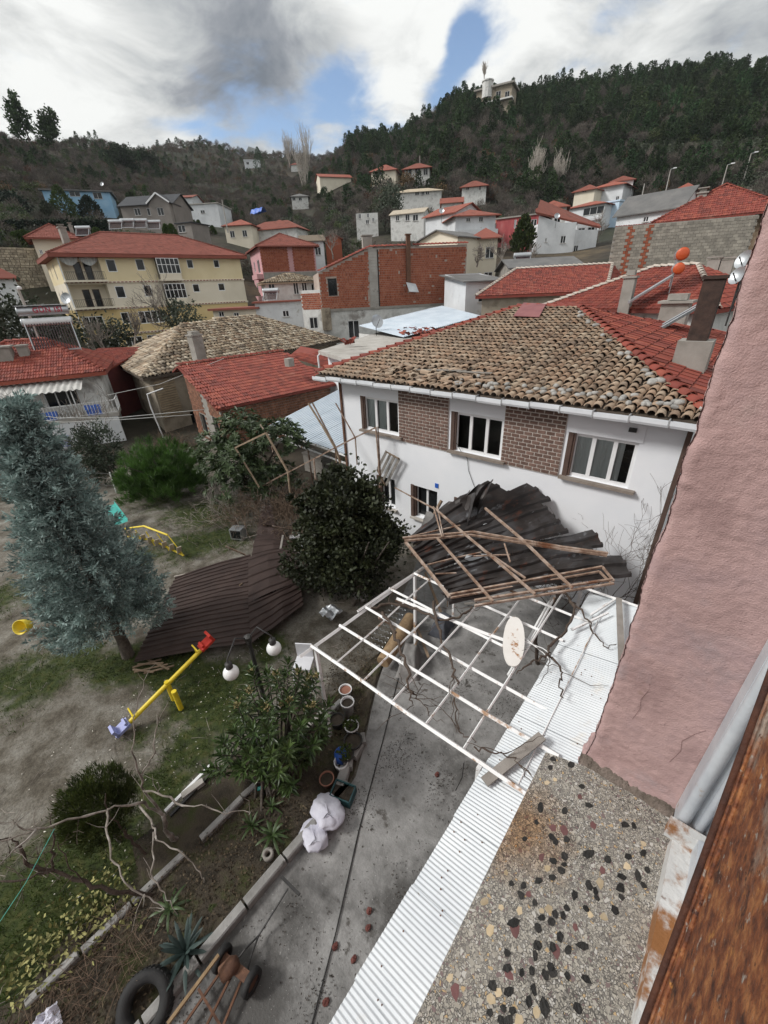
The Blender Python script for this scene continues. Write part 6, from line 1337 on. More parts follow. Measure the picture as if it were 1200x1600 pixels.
def tiled_shed():
 eL, eR = np.array([-22.3, 11.4, 3.0]), np.array([-21.3, 19.9, 3.0]); rL, rR = at(276, 572, 4.85), at(449, 550, 4.85); rR = rL + (eR - eL) * (np.linalg.norm(rR - rL) / np.linalg.norm(eR - eL)); bL = rL + (rL - eL) * .25; bR = rR + (rR - eR) * .25; bL[2] = bR[2] = 4.4
 t = thing('tiled_brick_shed', 'brick shed with a big plain red tiled roof before the old house', 'shed', (*((eL + rR) / 2)[:2], 0))
 ins = lambda p, q, s: p[:2] + (q[:2] - p[:2]) * s
 d = (rL - eL)[:2]; d /= np.linalg.norm(d); e = (eR - eL)[:2] / np.linalg.norm((eR - eL)[:2]); W = [eL[:2] + d * .35 + e * .3, eR[:2] + d * .35 - e * .3, rR[:2] - e * .3, rL[:2] + e * .3]
 mb = MB(); wall(mb, W[0], W[1], -.5, 2.98, [(6.2, 1.4, .8, 1.0)], .15)
 lf = np.linalg.norm(W[3] - W[0]); ops = [(1.2, 1.0, .9, 1.5), (3.5, 1.2, .8, 1.5)]; wall(mb, W[3], W[0], -.5, 2.98, ops, .15); wall(mb, W[1], W[2], -.5, 2.98)
 mb.add([[*W[3], 2.98], [*W[0], 2.98], [*W[3], 4.75]], [[0, 1, 2]]); mb.add([[*W[1], 2.98], [*W[2], 2.98], [*W[2], 4.75]], [[0, 1, 2]]); wl = mb.build('wall', m_cement, t)
 for q in ops: window(t, W[3], W[0], -.5, q, .15, sash=1, fm=m_wood)
 window(t, W[0], W[1], -.5, (6.2, 1.4, .8, 1.0), .15, sash=1, fm=m_wood)
 g = MB()
 for (p0, p1, za) in ((W[0], W[1], 3.0), (W[3], W[0], None)):
  o, l, u, n = face_axes(p0, p1); R_ = np.stack([u, n, [0, 0, 1]], 1)
  for r in range(24 if za is None else 17):
   for k in range(int(l / .27)):
    a = k * .27 + (.13 if r % 2 else .2); z = .0 + r * .16 + .4; lim = 2.9 if za else 2.95 + 1.7 * (1 - a / l)
    if z > lim or a > l - .1: continue
    if za is None and any(q[0] - .15 < a < q[0] + q[2] + .15 and q[1] - .6 < z < q[1] + q[3] - .4 for q in ops): continue
    if za is None and .45 < a / l < .62: continue
    if za and 6.05 < a < 7.15 and .8 < z < 2.05: continue
    g.box(np.array([*p0, z]) + u * a + n * .012, (.245, .03, .135), R_)
 g.build('brick', mat('thin_brown_brick', [(.17, .075, .045), (.27, .13, .08)], 3, .95, .2, 20, rnd=.3), wl, kind='stuff')
 poly = [eL, eR, rR, rL]; mb = MB(); mb.prism([p - np.array([0, 0, .1]) for p in poly], (0, 0, .1)); mb.prism([p - np.array([0, 0, .1]) for p in (rL, rR, bR, bL)], (0, 0, .1)); ro = mb.build('roof', m_red, t)
 tiles(ro, poly, .30, .36, 'flat', m_red, parts=300, jit=.008, lift=.014, mess=lambda u, v: np.clip(1.2 - u / 1.0, 0, 1) * .28)
 caps(ro, rL, rR, m_red, .3, .42); g = MB(); q = at(452, 566, 4.6); g.box(q, (.45, .45, .5)); g.build('vent', m_cement, ro)
 # lower red roof running on behind, towards the white house
 p = [at(452, 556, 4.0), at(532, 580, 3.6), at(530, 552, 4.3), at(470, 541, 4.6)]
 t2 = thing('low_red_roof', 'lower red tiled roof between the brick shed and the white house', 'roof', (*((p[0] + p[1]) / 2)[:2], 0)); mb = MB(); mb.prism([q_ - np.array([0, 0, .1]) for q_ in p], (0, 0, .1)); mb.build('deck', m_red, t2); tiles(t2, p, .30, .36, 'flat', m_red)
 g = MB(); wall(g, p[0][:2], p[1][:2], 0, 3.5); wall(g, p[1][:2], p[2][:2], 0, 3.7); g.build('wall', m_redbrick, t2)
tiled_shed()
def lean_to():
 t = thing('metal_lean_to', 'white ribbed metal lean-to roof between shed and white house', 'lean-to', (-15.5, 13.5, 0)); c = [at(452, 668, 2.5), at(540, 690, 2.4), at(536, 630, 3.1), at(470, 648, 3.0)]
 c = [np.array([-18.4, 11.9, 2.5]), np.array([-12.0, 11.3, 2.5]), np.array([-12.0, 18.6, 3.2]), np.array([-19.4, 18.6, 3.2])]
 k = 7
 for i in range(k):
  a0, a1 = c[0] + (c[1] - c[0]) * i / k, c[0] + (c[1] - c[0]) * (i + 1.0) / k; b0, b1 = c[3] + (c[2] - c[3]) * i / k, c[3] + (c[2] - c[3]) * (i + 1.0) / k
  mb = MB(); mb.grid(ribbed(lambda u, v: (a0 + (a1 - a0) * u) * (1 - v) + (b0 + (b1 - b0) * u) * v + np.array([0, 0, .006 * (i % 2)]), 1.0, 4, .2, .03)); mb.build('roof_sheet', m_whitemetal, t)
 for a, b in ((c[0], c[1]), (c[1], c[2]), (c[0] + [0, .0, -.35], c[1] + [0, 0, -.35])): g = MB(); g.beam(a - [0, 0, .06], b - [0, 0, .06], .06); g.build('edge_bar', m_pergbar, t)
 for x in (-18.2, -15.2, -12.2): g = MB(); g.beam((x, 11.9, 0), (x, 11.9, 2.45), .06); g.build('post', m_rustbar, t)
 # dark clutter store underneath
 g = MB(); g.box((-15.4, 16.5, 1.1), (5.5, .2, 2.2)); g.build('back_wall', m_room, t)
 for i, (x, y, w, h) in enumerate(((-14, 13.5, 1.2, .8), (-16.3, 13.3, 1.5, 1.0), (-13, 12.6, .5, .9))):
  g = MB(); g.box((x, y, h / 2), (w, .7, h)); g.box((x, y, h + .03), (w + .08, .78, .06)); tag(g.build('storage_box', m_wood), ['grey wooden box at the middle of the lean-to shelter', 'large grey box at the left end of the lean-to shelter', 'narrow box beside the white house under the lean-to'][i], 'box')
lean_to()
def flat_slab():
 p = [at(497, 548, 5.15), at(560, 566, 5.15), at(690, 520, 5.15), at(615, 512, 5.15)]
 t = thing('concrete_annex', 'low annex with bare flat concrete slab behind the white house', 'building', (*(sum(p) / 4)[:2], 0)); g = MB(); g.prism([q - np.array([0, 0, .22]) for q in p], (0, 0, .22)); g.build('slab', m_concrete, t)
 c = sum(p) / 4; w = [q[:2] + (c[:2] - q[:2]) * .12 for q in p]; g = MB()
 for i in range(4): wall(g, w[i], w[(i + 1) % 4], 0, 4.92, [(1, 3.2, 1, 1.2)] if i == 0 else [], .1)
 g.build('wall', m_white, t); window(t, w[0], w[1], 0, (1, 3.2, 1, 1.2), .1)
 g = MB(); g.path([p[0] + [.3, 0, -.1], p[0] + [.1, -.15, -.3], p[0] + [.15, -.2, -4]], .06, 8); g.build('downpipe', m_plastic, t, True)
 # heap of stacked ridge tiles
 h = thing('tile_heap', 'heap of spare red roof tiles stacked on the concrete slab', 'tiles', at(665, 519, 5.15)); BV, BF = tile_base('flat', .3, .4); mes = [MB().add(BV, BF, (i + .5) / 5).mesh('tile', m_red) for i in range(5)]
 for i in range(70):
  q = at(random.uniform(628, 700), random.uniform(512, 524), 5.2 + random.random() * .45); inst(random.choice(mes), 'tile', h, M4of(q, rotz(random.random() * 6) @ np.array([[1, 0, 0], [0, cos(.4), -sin(.4)], [0, sin(.4), cos(.4)]])))
 h = thing('tile_stack', 'small cone of red tiles on the left slab edge', 'tiles', at(546, 537, 5.15))
 for i in range(14): q = at(545 + random.uniform(-7, 8), 536 + random.uniform(-3, 3), 5.2 + .04 * i); inst(random.choice(mes), 'tile', h, M4of(q, rotz(random.random() * 6) @ np.array([[1, 0, 0], [0, cos(.7), -sin(.7)], [0, sin(.7), cos(.7)]])))
flat_slab()
def metal_roof():
 c = [ad(556, 508, 40), ad(628, 528, 34), ad(753, 493, 43), ad(700, 476, 51)]; c = [ad(560, 509, 41), ad(630, 527, 34.5), ad(752, 494, 42), ad(690, 478, 50)]
 t = thing('white_metal_roof', 'pale blue white metal sheet roof at the foot of brick building', 'roof', (*(sum(c) / 4)[:2], 3)); k = 9
 for i in range(k):
  s0, s1 = i / k, (i + 1) / k; a0, a1 = c[1] + (c[2] - c[1]) * s0, c[1] + (c[2] - c[1]) * s1; b0, b1 = c[0] + (c[3] - c[0]) * s0, c[0] + (c[3] - c[0]) * s1; mb = MB()
  mb.grid(ribbed(lambda u, v: (a0 + (a1 - a0) * u) * (1 - v) + (b0 + (b1 - b0) * u) * v + np.array([0, 0, .008 * (i % 2)]), 1.0, 3, .2, .05)); mb.build('roof_sheet', m_whitemetal, t)
 g = MB()
 for i in range(4): 
  if i != 3: wall(g, c[i][:2], c[(i + 1) % 4][:2], 1.5, min(c[i][2], c[(i + 1) % 4][2]) - .1)
 g.build('wall', m_dirtywhite, t)
 q = ad(588, 503, 38); d = thing('satellite_dish', 'grey satellite dish on a pole by the white metal roof', 'satellite dish', q - [0, 0, 1.6])
 dish(d, q, (.9, -.3, .35), .55)
def dish(parent, c, aim, r):
 a = np.array(aim, float); a /= np.linalg.norm(a); g = MB(); g.lathe([(r * s, .18 * r * 2 * s * s) for s in np.linspace(0.02, 1, 6)], c, 18, a); g.build('reflector', m_alu, parent, True); g = MB(); g.path([np.array(c) - np.array([0, 0, r * .8]), np.array(c) + a * r * 1.1], .02, 5); g.build('feed_arm', m_iron, parent); g = MB(); g.tube(np.array(c) - a * .08, np.array(c) - a * .1 - np.array([0, 0, 1.5]), .03); g.build('mast', m_iron, parent)
metal_roof()
# ---- red roofs to the right behind the white house
def unit_(v): return v / np.linalg.norm(v)
def red_roof_right():
 a, b = ad(728, 480, 40), ad(945, 446, 42); 
 def hh(name, label, E, r0, r1, wm, wz, tile=(.28, .36, 'flat'), parts=0):
  t = thing(name, label, 'house', (*(sum(E) / 4)[:2], wz)); polys = [[E[0], E[1], r1, r0], [E[1], E[2], r1], [E[2], E[3], r0, r1], [E[3], E[0], r0]]; mb = MB()
  for p in polys: mb.add(p, [list(range(len(p)))])
  for i in range(4): mb.add([E[i] - [0, 0, .18], E[(i + 1) % 4] - [0, 0, .18], E[(i + 1) % 4], E[i]], [[0, 1, 2, 3]])
  ro = mb.build('roof', m_red, t)
  for i in (0, 1, 3): tiles(ro, polys[i], *tile, m_red, parts=parts if i == 0 else 0, lift=.014)
  for p, q in ((E[0], r0), (E[1], r1), (r0, r1)): caps_joined(ro, p, q, mat('limewashed_ridge', [(.42, .36, .30), (.55, .50, .45)], 3, .9), .3, .4)
  c = sum(E) / 4; w = [q[:2] + (c[:2] - q[:2]) * .08 for q in E]; g = MB()
  for i in range(4): wall(g, w[i], w[(i + 1) % 4], wz, min(e[2] for e in E) - .1, [(2, 2.2, 1.2, .9)] if i == 0 else [], .1)
  g.build('wall', wm, t); window(t, w[0], w[1], wz, (2, 2.2, 1.2, .9), .1); return t, ro
 # nearer big roof
 E = [ad(838, 483, 31), ad(1118, 484, 25), ad(1180, 440, 38), ad(940, 428, 44)]; z = (E[0][2] + E[1][2]) / 2
 z = 7.05; E = [at(836, 483, z), at(1122, 484, z)]; v = E[1] - E[0]; nn = np.array([-v[1], v[0], 0]); nn /= np.linalg.norm(nn); E += [E[1] + nn * 12, E[0] + nn * 12]
 f = lambda x, y, d: ad(x, y, d)
 r1 = ad(1090, 414, 33.5); r0 = r1 - (E[1] - E[0]) / np.linalg.norm(E[1] - E[0]) * 2.4
 t, ro = hh('red_roof_house', 'low house under a bright red tiled hip roof beyond the white house', E, r0, r1, m_dirtywhite, 3.0)
 for (x, y, d, w, h) in ((981, 456, 28.5, .55, 1.9), (1052, 497, 25.5, 1.1, 1.9)):
  q = ad(x, y, d); g = MB(); g.box(q - [0, 0, .3], (w, w, h)); g.box(q + [0, 0, h / 2 - .25], (w * 1.25, w * 1.25, .1)); g.box(q + [0, 0, h / 2 - .05], (w * .7, w * .7, .25)); g.build('chimney', m_cement, t)
 g = MB(); q = ad(1055, 478, 25.5); BV, BF = tile_base('flat', .3, .4)
 for i in range(6): g.add(q + np.array([-.5 + .2 * i, 0, .05 - .12 * abs(i - 2.5)]) + BV, BF)
 g.build('chimney_cap_tile', m_red, t)
 # second roof to the left, further
 z2 = 8.15; E = [at(735, 470, 7.6), at(945, 449, 8.3), ad(1000, 425, 52), ad(800, 425, 50)]; E = [ad(742, 478, 40), ad(948, 449, 41), ad(990, 428, 50), ad(800, 432, 50)]; zz = 7.75
 for e in E: e[2] = zz
 E[1][2] = zz; q0 = unit_(E[1] - E[0]); r1 = ad(957, 412, 47); r1[2] = 9.75; r0 = r1 - q0 * 8.2
 hh('long_red_roof_house', 'house with a long red tiled roof left of the block wall', E, r0, r1, m_adobe, 3.5)
 # maroon sheet roof strip and small white wall behind hip
 p = [at(975, 492, 6.6), at(1035, 505, 6.4), at(1035, 492, 6.7), at(985, 482, 6.8)]; t3 = thing('maroon_sheet_roof', 'small maroon ribbed sheet roof below the big red roof', 'roof', p[0]); mb = MB(); mb.grid(ribbed(lambda u, v: (p[0] + (p[1] - p[0]) * u) * (1 - v) + (p[3] + (p[2] - p[3]) * u) * v, 1.0, 3, .05, .05)); mb.build('roof_sheet', m_purple, t3)
red_roof_right()
for (x, y, d, lab, x1, y1) in ((983, 472, 27.5, 'solar heater with orange end caps on the red roof ridge', 1052, 430), (1032, 513, 20, 'lower solar heater seen edge on beside the pink wall', 1114, 466)):
 a = ad(x, y, d); b = ad(x1, y1, d + 2.2); t = thing('solar_collector', lab, 'solar heater', a)
 w = np.array([*(a - CP)[:2], 0]); w /= np.linalg.norm(w)
 for s in (-.12, .9):
  g = MB(); g.beam(a + w * s, b + w * s, .07, .10); g.build('side_rail', m_alu, t)
 for k in range(9): g = MB(); q = w * (-.02 + .1 * k); g.tube(a + q, b + q, .035, n=6); g.build('glass_tube', m_glasstube, t, True)
 g = MB(); g.beam(a - w * .15, a + w * .95, .12); g.build('manifold', m_alu, t)
 if d > 25:
  for dz, r in ((.3, .27), (.95, .30)):
   c = b + np.array([.15, .1, dz]); g = MB(); g.path([c - w * .3, c + w * 1.3], r, 16, False); g.build('tank', m_alu, t, True)
   for s, e in ((c - w * .3, -1), (c + w * 1.3, 1)): g = MB(); g.lathe([(0, .05), (r * .7, .04), (r, 0), (r, -.06)], s, 18, w * e); g.build('end_cap', m_orange, t, True)
  for s in (-.1, .9): g = MB(); g.tube(b + w * s + [0, 0, 1.2], b + w * s - [0, 0, 1.2], .03); g.build('leg', m_alu, t)
 else: g = MB(); g.tube(b, b - [0, 0, 2.0], .04); g.build('leg', m_alu, t)
def block_wall():
 A = ad(962, 352, 50); B = ad(1185, 338, 52); z1 = (A[2] + B[2]) / 2; z0 = 8.0; o, l, u, n = face_axes(A, B); R_ = np.stack([u, n, [0, 0, 1]], 1); P = lambda a, z, d=0.: np.array([*A[:2], 0]) + u * a + [0, 0, z] + n * d
 t = thing('block_wall', 'high bare grey cement block wall with red brick toothing', 'wall', P(l / 2, z0)); g = MB(); g.box(P(l / 2, (z0 + z1) / 2, -.12), (l, .2, z1 - z0), R_); w = g.build('backing', m_cement, t)
 it = []; r = 0; z = z0
 while z < z1 - .1:
  a = .2 if r % 2 else 0
  while a < l - .2: it.append((a + .2, z + .12, random.random())); a += .42
  z += .235; r += 1
 it.sort(key=lambda i: np.linalg.norm(P(i[0], i[1]) - CP)); red = lambda a: abs(a - l * .125) < .28 or abs(a - l * .27) < .22
 mes = [MB().box((0, 0, 0), (.405, .06, .218), rnd=(i + .5) / 6).mesh('block', m_block) for i in range(6)]; g = MB(); gr = MB()
 vis = [i for i in it if px(P(i[0], i[1]))[1] < 440 and not red(i[0])]
 for i in vis[:300]: inst(mes[int(i[2] * 5.99)], 'block', t, M4of(P(i[0], i[1], .0 + .006 * i[2]), R_))
 for i in it:
  if red(i[0]):
   for k in (-.1, .1): gr.box(P(i[0] + k, i[1] - .05, .02), (.19, .06, .1), R_); gr.box(P(i[0] + k, i[1] + .06, .02), (.19, .06, .1), R_)
  elif i not in vis[:300]: g.box(P(i[0], i[1], .004 * i[2]), (.405, .06, .218), R_, i[2])
 g.build('block', m_block, t, kind='stuff'); gr.build('red_brick', m_redbrick, t, kind='stuff')
 mb = MB(); BV, BF = tile_base('flat', .4, .5)
 for k in range(int(l / .4)): mb.add(P(k * .4 + .2, z1 + .02, -.2) + BV, BF)
 mb.build('coping_tile', m_red, t, kind='stuff')
 for x, y, h in ((935 / 3 + 800, 425, 1.5), (1000 / 3 + 800, 422, 1.2)): q = ad(x, y, 40); g = MB(); g.box(q, (.7, .7, h)); g.box(q + [0, 0, h / 2 + .12], (.9, .9, .1)); g.build('chimney', m_cement, t)
 t, fp, z0_, z1_ = H('wall_top_house', 'red tiled hip roof house rising behind the block wall', (1036, 347, 58), (1215, 332, 58), 4, 12, m_brownwood, ('hip', 3.1, 1.0, m_red, (.34, .42, 'flat')), [], chim=[(.30, .25, .8, 2.4, m_cement), (.68, .3, .9, 1.8, m_cement)])
 for x, y, d, r, lab in ((1165, 407, 21, .3, 'upper grey satellite dish beside the pink wall edge'), (1155, 432, 20, .28, 'lower satellite dish beside the pink wall edge')): q = ad(x, y, d); s = thing('satellite_dish', lab, 'satellite dish', q - [0, 0, 1.5]); dish(s, q, (-.55, -.7, .35), r)
block_wall()
def left_terrace():
 # rubble retaining wall, hedge row above
 A, B = ad(-60, 392, 84), ad(62, 385, 86); z1 = (A[2] + B[2]) / 2; z0 = z1 - 5.5; o, l, u, n = face_axes(A, B); R_ = np.stack([u, n, [0, 0, 1]], 1); t = thing('stone_retaining_wall', 'tan rubble stone retaining wall left of the yellow block', 'wall', (*A[:2], z0)); g = MB(); g.box(np.array([*A[:2], (z0 + z1) / 2]) + u * l / 2 - n * .3, (l, .5, z1 - z0), R_); g.build('core', m_adobe, t); g = MB(); z = z0; r = 0
 while z < z1 - .1:
  a = random.random() * .3; hh = random.uniform(.25, .4)
  while a < l: w = random.uniform(.3, .7); g.box(np.array([*A[:2], z + hh / 2]) + u * (a + w / 2) + n * random.uniform(-.03, .05), (w - .06, .25, hh - .06), R_ @ rotz(random.gauss(0, .08))); a += w
  z += hh
 g.build('stone', m_stone, t, kind='stuff')
left_terrace()
# street lamps and poles
for i, (x0, y0, x1, y1, d, lab) in enumerate(((70, 545, 28, 452, 44, 'tall street lamp pole behind the left red roof'), (1040, 300, 1043, 265, 150, 'slim street lamp above the white tower house roofs'), (1128, 290, 1133, 258, 140, 'street lamp near the right olive slope'), (1165, 270, 1172, 240, 150, 'rightmost street lamp against the dark hill'), (656, 275, 657, 243, 190, 'wooden pole beside the pyramid roofed hillside house'), (1002, 312, 1006, 287, 140, 'concrete pole right of the tower house'), (350, 330, 349, 312, 118, 'pole near white terrace house'))):
 a = ad(x0, y0, d); b = ad(x1, y1, d); b = np.array([a[0], a[1], b[2]]) if d > 60 else b; t = thing('street_lamp' if 'lamp' in lab else 'utility_pole', lab, 'street lamp' if 'lamp' in lab else 'pole', a - [0, 0, 4]); g = MB(); g.tube(a - [0, 0, 4], b, .16 if d > 60 else .12, .10, 6); g.build('pole', m_concrete, t)
 if 'lamp' in lab:
  q = b + np.array([.9 if d > 60 else .5, 0, .1]); g = MB(); g.beam(b, q, .07); g.build('arm', m_alu, t); g = MB(); g.box(q, (.7, .35, .18)) if d > 60 else g.lathe([(0, .12), (.16, .02), (.14, -.12), (0, -.14)], q, 10); g.build('lamp_head', m_plastic, t)
# ------------------------------------------------------------------ vegetation
def leafmat(name, cols, rnd=.35, trans=.18, rough=.6, objr=0.0):
 m = mat(name, cols, 2.5, rough, rnd=rnd, trans=trans)
 if objr:      # per-tree shift, keyed to the instance
  nt = m.node_tree; N = nt.nodes; L = nt.links; hs = [n for n in N if n.type == 'HUE_SAT'][0]
  oi = N.new('ShaderNodeObjectInfo'); mr = N.new('ShaderNodeMapRange'); L.new(oi.outputs['Random'], mr.inputs[0]); mr.inputs[3].default_value = 1 - objr; mr.inputs[4].default_value = 1 + objr
  mu = N.new('ShaderNodeMath'); mu.operation = 'MULTIPLY'; L.new(mr.outputs[0], mu.inputs[0]); L.new(hs.inputs['Value'].links[0].from_socket, mu.inputs[1]); L.new(mu.outputs[0], hs.inputs['Value'])
  mr2 = N.new('ShaderNodeMapRange'); m3 = N.new('ShaderNodeMath'); m3.operation = 'FRACT'; m4 = N.new('ShaderNodeMath'); m4.operation = 'MULTIPLY'; m4.inputs[1].default_value = 7.31; L.new(oi.outputs['Random'], m4.inputs[0]); L.new(m4.outputs[0], m3.inputs[0]); L.new(m3.outputs[0], mr2.inputs[0]); mr2.inputs[3].default_value = .47; mr2.inputs[4].default_value = .53; L.new(mr2.outputs[0], hs.inputs['Hue'])
 return m
def unit(v): return v / (np.linalg.norm(v, axis=-1, keepdims=True) + 1e-9)
def blades(mb, C, D, ln, wd, rnd, fold=.0):
 """diamond leaves: C bases (N,3), D directions, ln/wd arrays"""
 N_ = len(C); D = unit(D); X = unit(np.cross(D, rng.normal(0, 1, (N_, 3)))); ln = np.broadcast_to(ln, (N_,))[:, None]; wd = np.broadcast_to(wd, (N_,))[:, None]
 V = np.stack([C, C + D * ln * .45 + X * wd, C + D * ln, C + D * ln * .45 - X * wd], 1).reshape(-1, 3); F = np.arange(N_ * 4).reshape(-1, 4); mb.add(V, F, np.broadcast_to(rnd, (N_,)))
def cloud(mb, c, rad, nclump, per, ln, wd, shell=.55, rc=.22, up=0.0, squash=1.0, nscale=1.2):
 """broadleaf crown: clumps spread through an uneven ellipsoid"""
 c = np.array(c); rad = np.array(rad, float)
 d = unit(rng.normal(0, 1, (nclump, 3))); r = rng.uniform(shell ** 3, 1, nclump) ** (1 / 3); r = r * (1 + .32 * np.array([noise.noise(Vector(x) * nscale + Vector(c)) for x in d]))
 K = c + d * r[:, None] * rad; s = np.abs(rng.normal(1, .3, nclump))
 B = np.repeat(K, per, 0) + rng.normal(0, 1, (nclump * per, 3)) * rc * rad.mean() * np.repeat(s, per)[:, None] * .6; rn = np.repeat(rng.random(nclump), per) * .7 + rng.random(nclump * per) * .3
 D = rng.normal(0, 1, (len(B), 3)) + np.repeat(d, per, 0) * .9 + [0, 0, up]; blades(mb, B, D, ln * rng.uniform(.7, 1.3, len(B)), wd * rng.uniform(.7, 1.3, len(B)), rn); return K
def limbs(mb, base, K, r0=.06, n=5, frac=.4):
 base = np.array(base, float)
 for k in K: mid = base + (k - base) * .5 + rng.normal(0, .08, 3) + [0, 0, .1]; mb.path([base, mid, k], [r0, r0 * .55, r0 * .18], n, False)
def bare(mb, p, d, l, r, depth, spread=.6, kids=3, seg=3, up=.12, twig=.004):
 p = np.array(p, float); d = unit(np.array(d, float)); P = [p]; q = p
 for i in range(seg): d = unit(d + rng.normal(0, .16, 3) + [0, 0, up * .5]); q = q + d * l / seg; P.append(q)
 mb.path(P, np.linspace(r, max(twig, r * .62), seg + 1), 5 if r > .03 else 3, False)
 if depth == 0: return
 for k in range(kids):
  j = random.choice(range(1, seg + 1)) if k else seg; nd = unit(d + rng.normal(0, spread, 3) + [0, 0, up]); bare(mb, P[j], nd, l * random.uniform(.55, .85), max(twig, r * random.uniform(.45, .65)), depth - 1, spread, kids, seg, up, twig)
m_pine = leafmat('pine_needles', [(.015, .034, .012), (.038, .070, .022)], .5, .15, .85, .45)
m_wtwig = leafmat('wood_twigs', [(.065, .054, .046), (.13, .112, .095)], .4, .0, .9, .4)
m_wolive = leafmat('olive_leaves', [(.045, .058, .036), (.085, .10, .065)], .4, .1, .7, .35)
m_woak = leafmat('brown_oak_leaves', [(.06, .035, .018), (.12, .065, .032)], .4, .1, .8, .35)
m_wgreen = leafmat('evergreen_leaves', [(.026, .045, .012), (.055, .085, .02)], .4, .1, .7, .4)

def src_pine(h, r, n):
 mb = MB(); mb.path([(0, 0, -1), (0, 0, h * .95)], [.22, .03], 5, False, 0)
 t = rng.random(n) ** .75; z = h * (.16 + .84 * t); rr = r * (1 - t ** 1.6) ** .8 * rng.uniform(.35, 1.08, n) + .1; a = rng.random(n) * 2 * pi; lob = 1 + .3 * np.sin(a * 3 + z * 2.1); rr *= lob
 C = np.stack([np.cos(a) * rr, np.sin(a) * rr, z], 1); D = np.stack([np.cos(a), np.sin(a), rng.uniform(-.1, .7, n)], 1); k = 4
 blades(mb, np.repeat(C, k, 0) + rng.normal(0, .16, (n * k, 3)), np.repeat(D, k, 0) + rng.normal(0, .5, (n * k, 3)), .62, .16, np.repeat(rng.random(n), k)); return mb
def src_bare(h, r, n):
 mb = MB(); mb.path([(0, 0, -1), (.1, 0, h * .3), (0, .1, h * .5)], [.18, .12, .05], 5, False, .2)
 for i in range(9): a = rng.random() * 6.28; mb.path([(0, 0, h * .3), (cos(a) * r * .5, sin(a) * r * .5, h * .62)], [.07, .02], 3, False, .2)
 d = unit(rng.normal(0, 1, (n, 3))); d[:, 2] = np.abs(d[:, 2]) * 1.0 - .25; C = np.array([0, 0, h * .55]) + d * np.array([r, r, h * .36]) * rng.uniform(.3, 1, n)[:, None]
 blades(mb, C, d + rng.normal(0, .5, (n, 3)) + [0, 0, .6], rng.uniform(.5, 1.3, n), .042, rng.random(n)); return mb
def src_leafy(h, r, n):
 mb = MB(); mb.path([(0, 0, -1), (0, 0, h * .6)], [.18, .06], 5, False, 0); cloud(mb, (0, 0, h * .58), (r, r, h * .42), n, 12, .42, .15, .5, .25); return mb
def wood(name, label, src, m, pts, scl, cat):
 """one mass of trees: points on the slope, each carrying an instance of one of the source trees"""
 for v in range(len(src)):
  idx = np.arange(v, len(pts), len(src)); 
  if len(idx) == 0: continue
  so_ = bpy.data.objects.new(name + '_source', src[v].mesh(name + '_source', m, False))
  me = bpy.data.meshes.new(name); P = pts[idx]; me.from_pydata(P.tolist(), [], []); k = len(P)
  ra = me.attributes.new('rot', 'FLOAT_VECTOR', 'POINT'); ra.data.foreach_set('vector', np.stack([rng.normal(0, .05, k), rng.normal(0, .05, k), rng.random(k) * 6.28], 1).astype(np.float32).ravel())
  sa = me.attributes.new('scl', 'FLOAT_VECTOR', 'POINT'); s = scl[idx][:, None] * np.stack([rng.uniform(.85, 1.15, k)] * 2 + [rng.uniform(.85, 1.2, k)], 1); sa.data.foreach_set('vector', s.astype(np.float32).ravel())
  o = bpy.data.objects.new(name, me); COL.objects.link(o); o['kind'] = 'stuff'; o['label'] = label; o['category'] = cat
  ng = bpy.data.node_groups.new(name, 'GeometryNodeTree'); ng.interface.new_socket('Geometry', in_out='INPUT', socket_type='NodeSocketGeometry'); ng.interface.new_socket('Geometry', in_out='OUTPUT', socket_type='NodeSocketGeometry')
  N = ng.nodes; L = ng.links; gi = N.new('NodeGroupInput'); go = N.new('NodeGroupOutput'); ip = N.new('GeometryNodeInstanceOnPoints'); oi = N.new('GeometryNodeObjectInfo'); oi.inputs['Object'].default_value = so_
  for nm, sk in (('rot', 'Rotation'), ('scl', 'Scale')):
   na = N.new('GeometryNodeInputNamedAttribute'); na.data_type = 'FLOAT_VECTOR'; na.inputs['Name'].default_value = nm; L.new(na.outputs['Attribute'], ip.inputs[sk])
  L.new(gi.outputs[0], ip.inputs['Points']); L.new(oi.outputs['Geometry'], ip.inputs['Instance']); L.new(ip.outputs[0], go.inputs[0])
  md = o.modifiers.new('wood', 'NODES'); md.node_group = ng
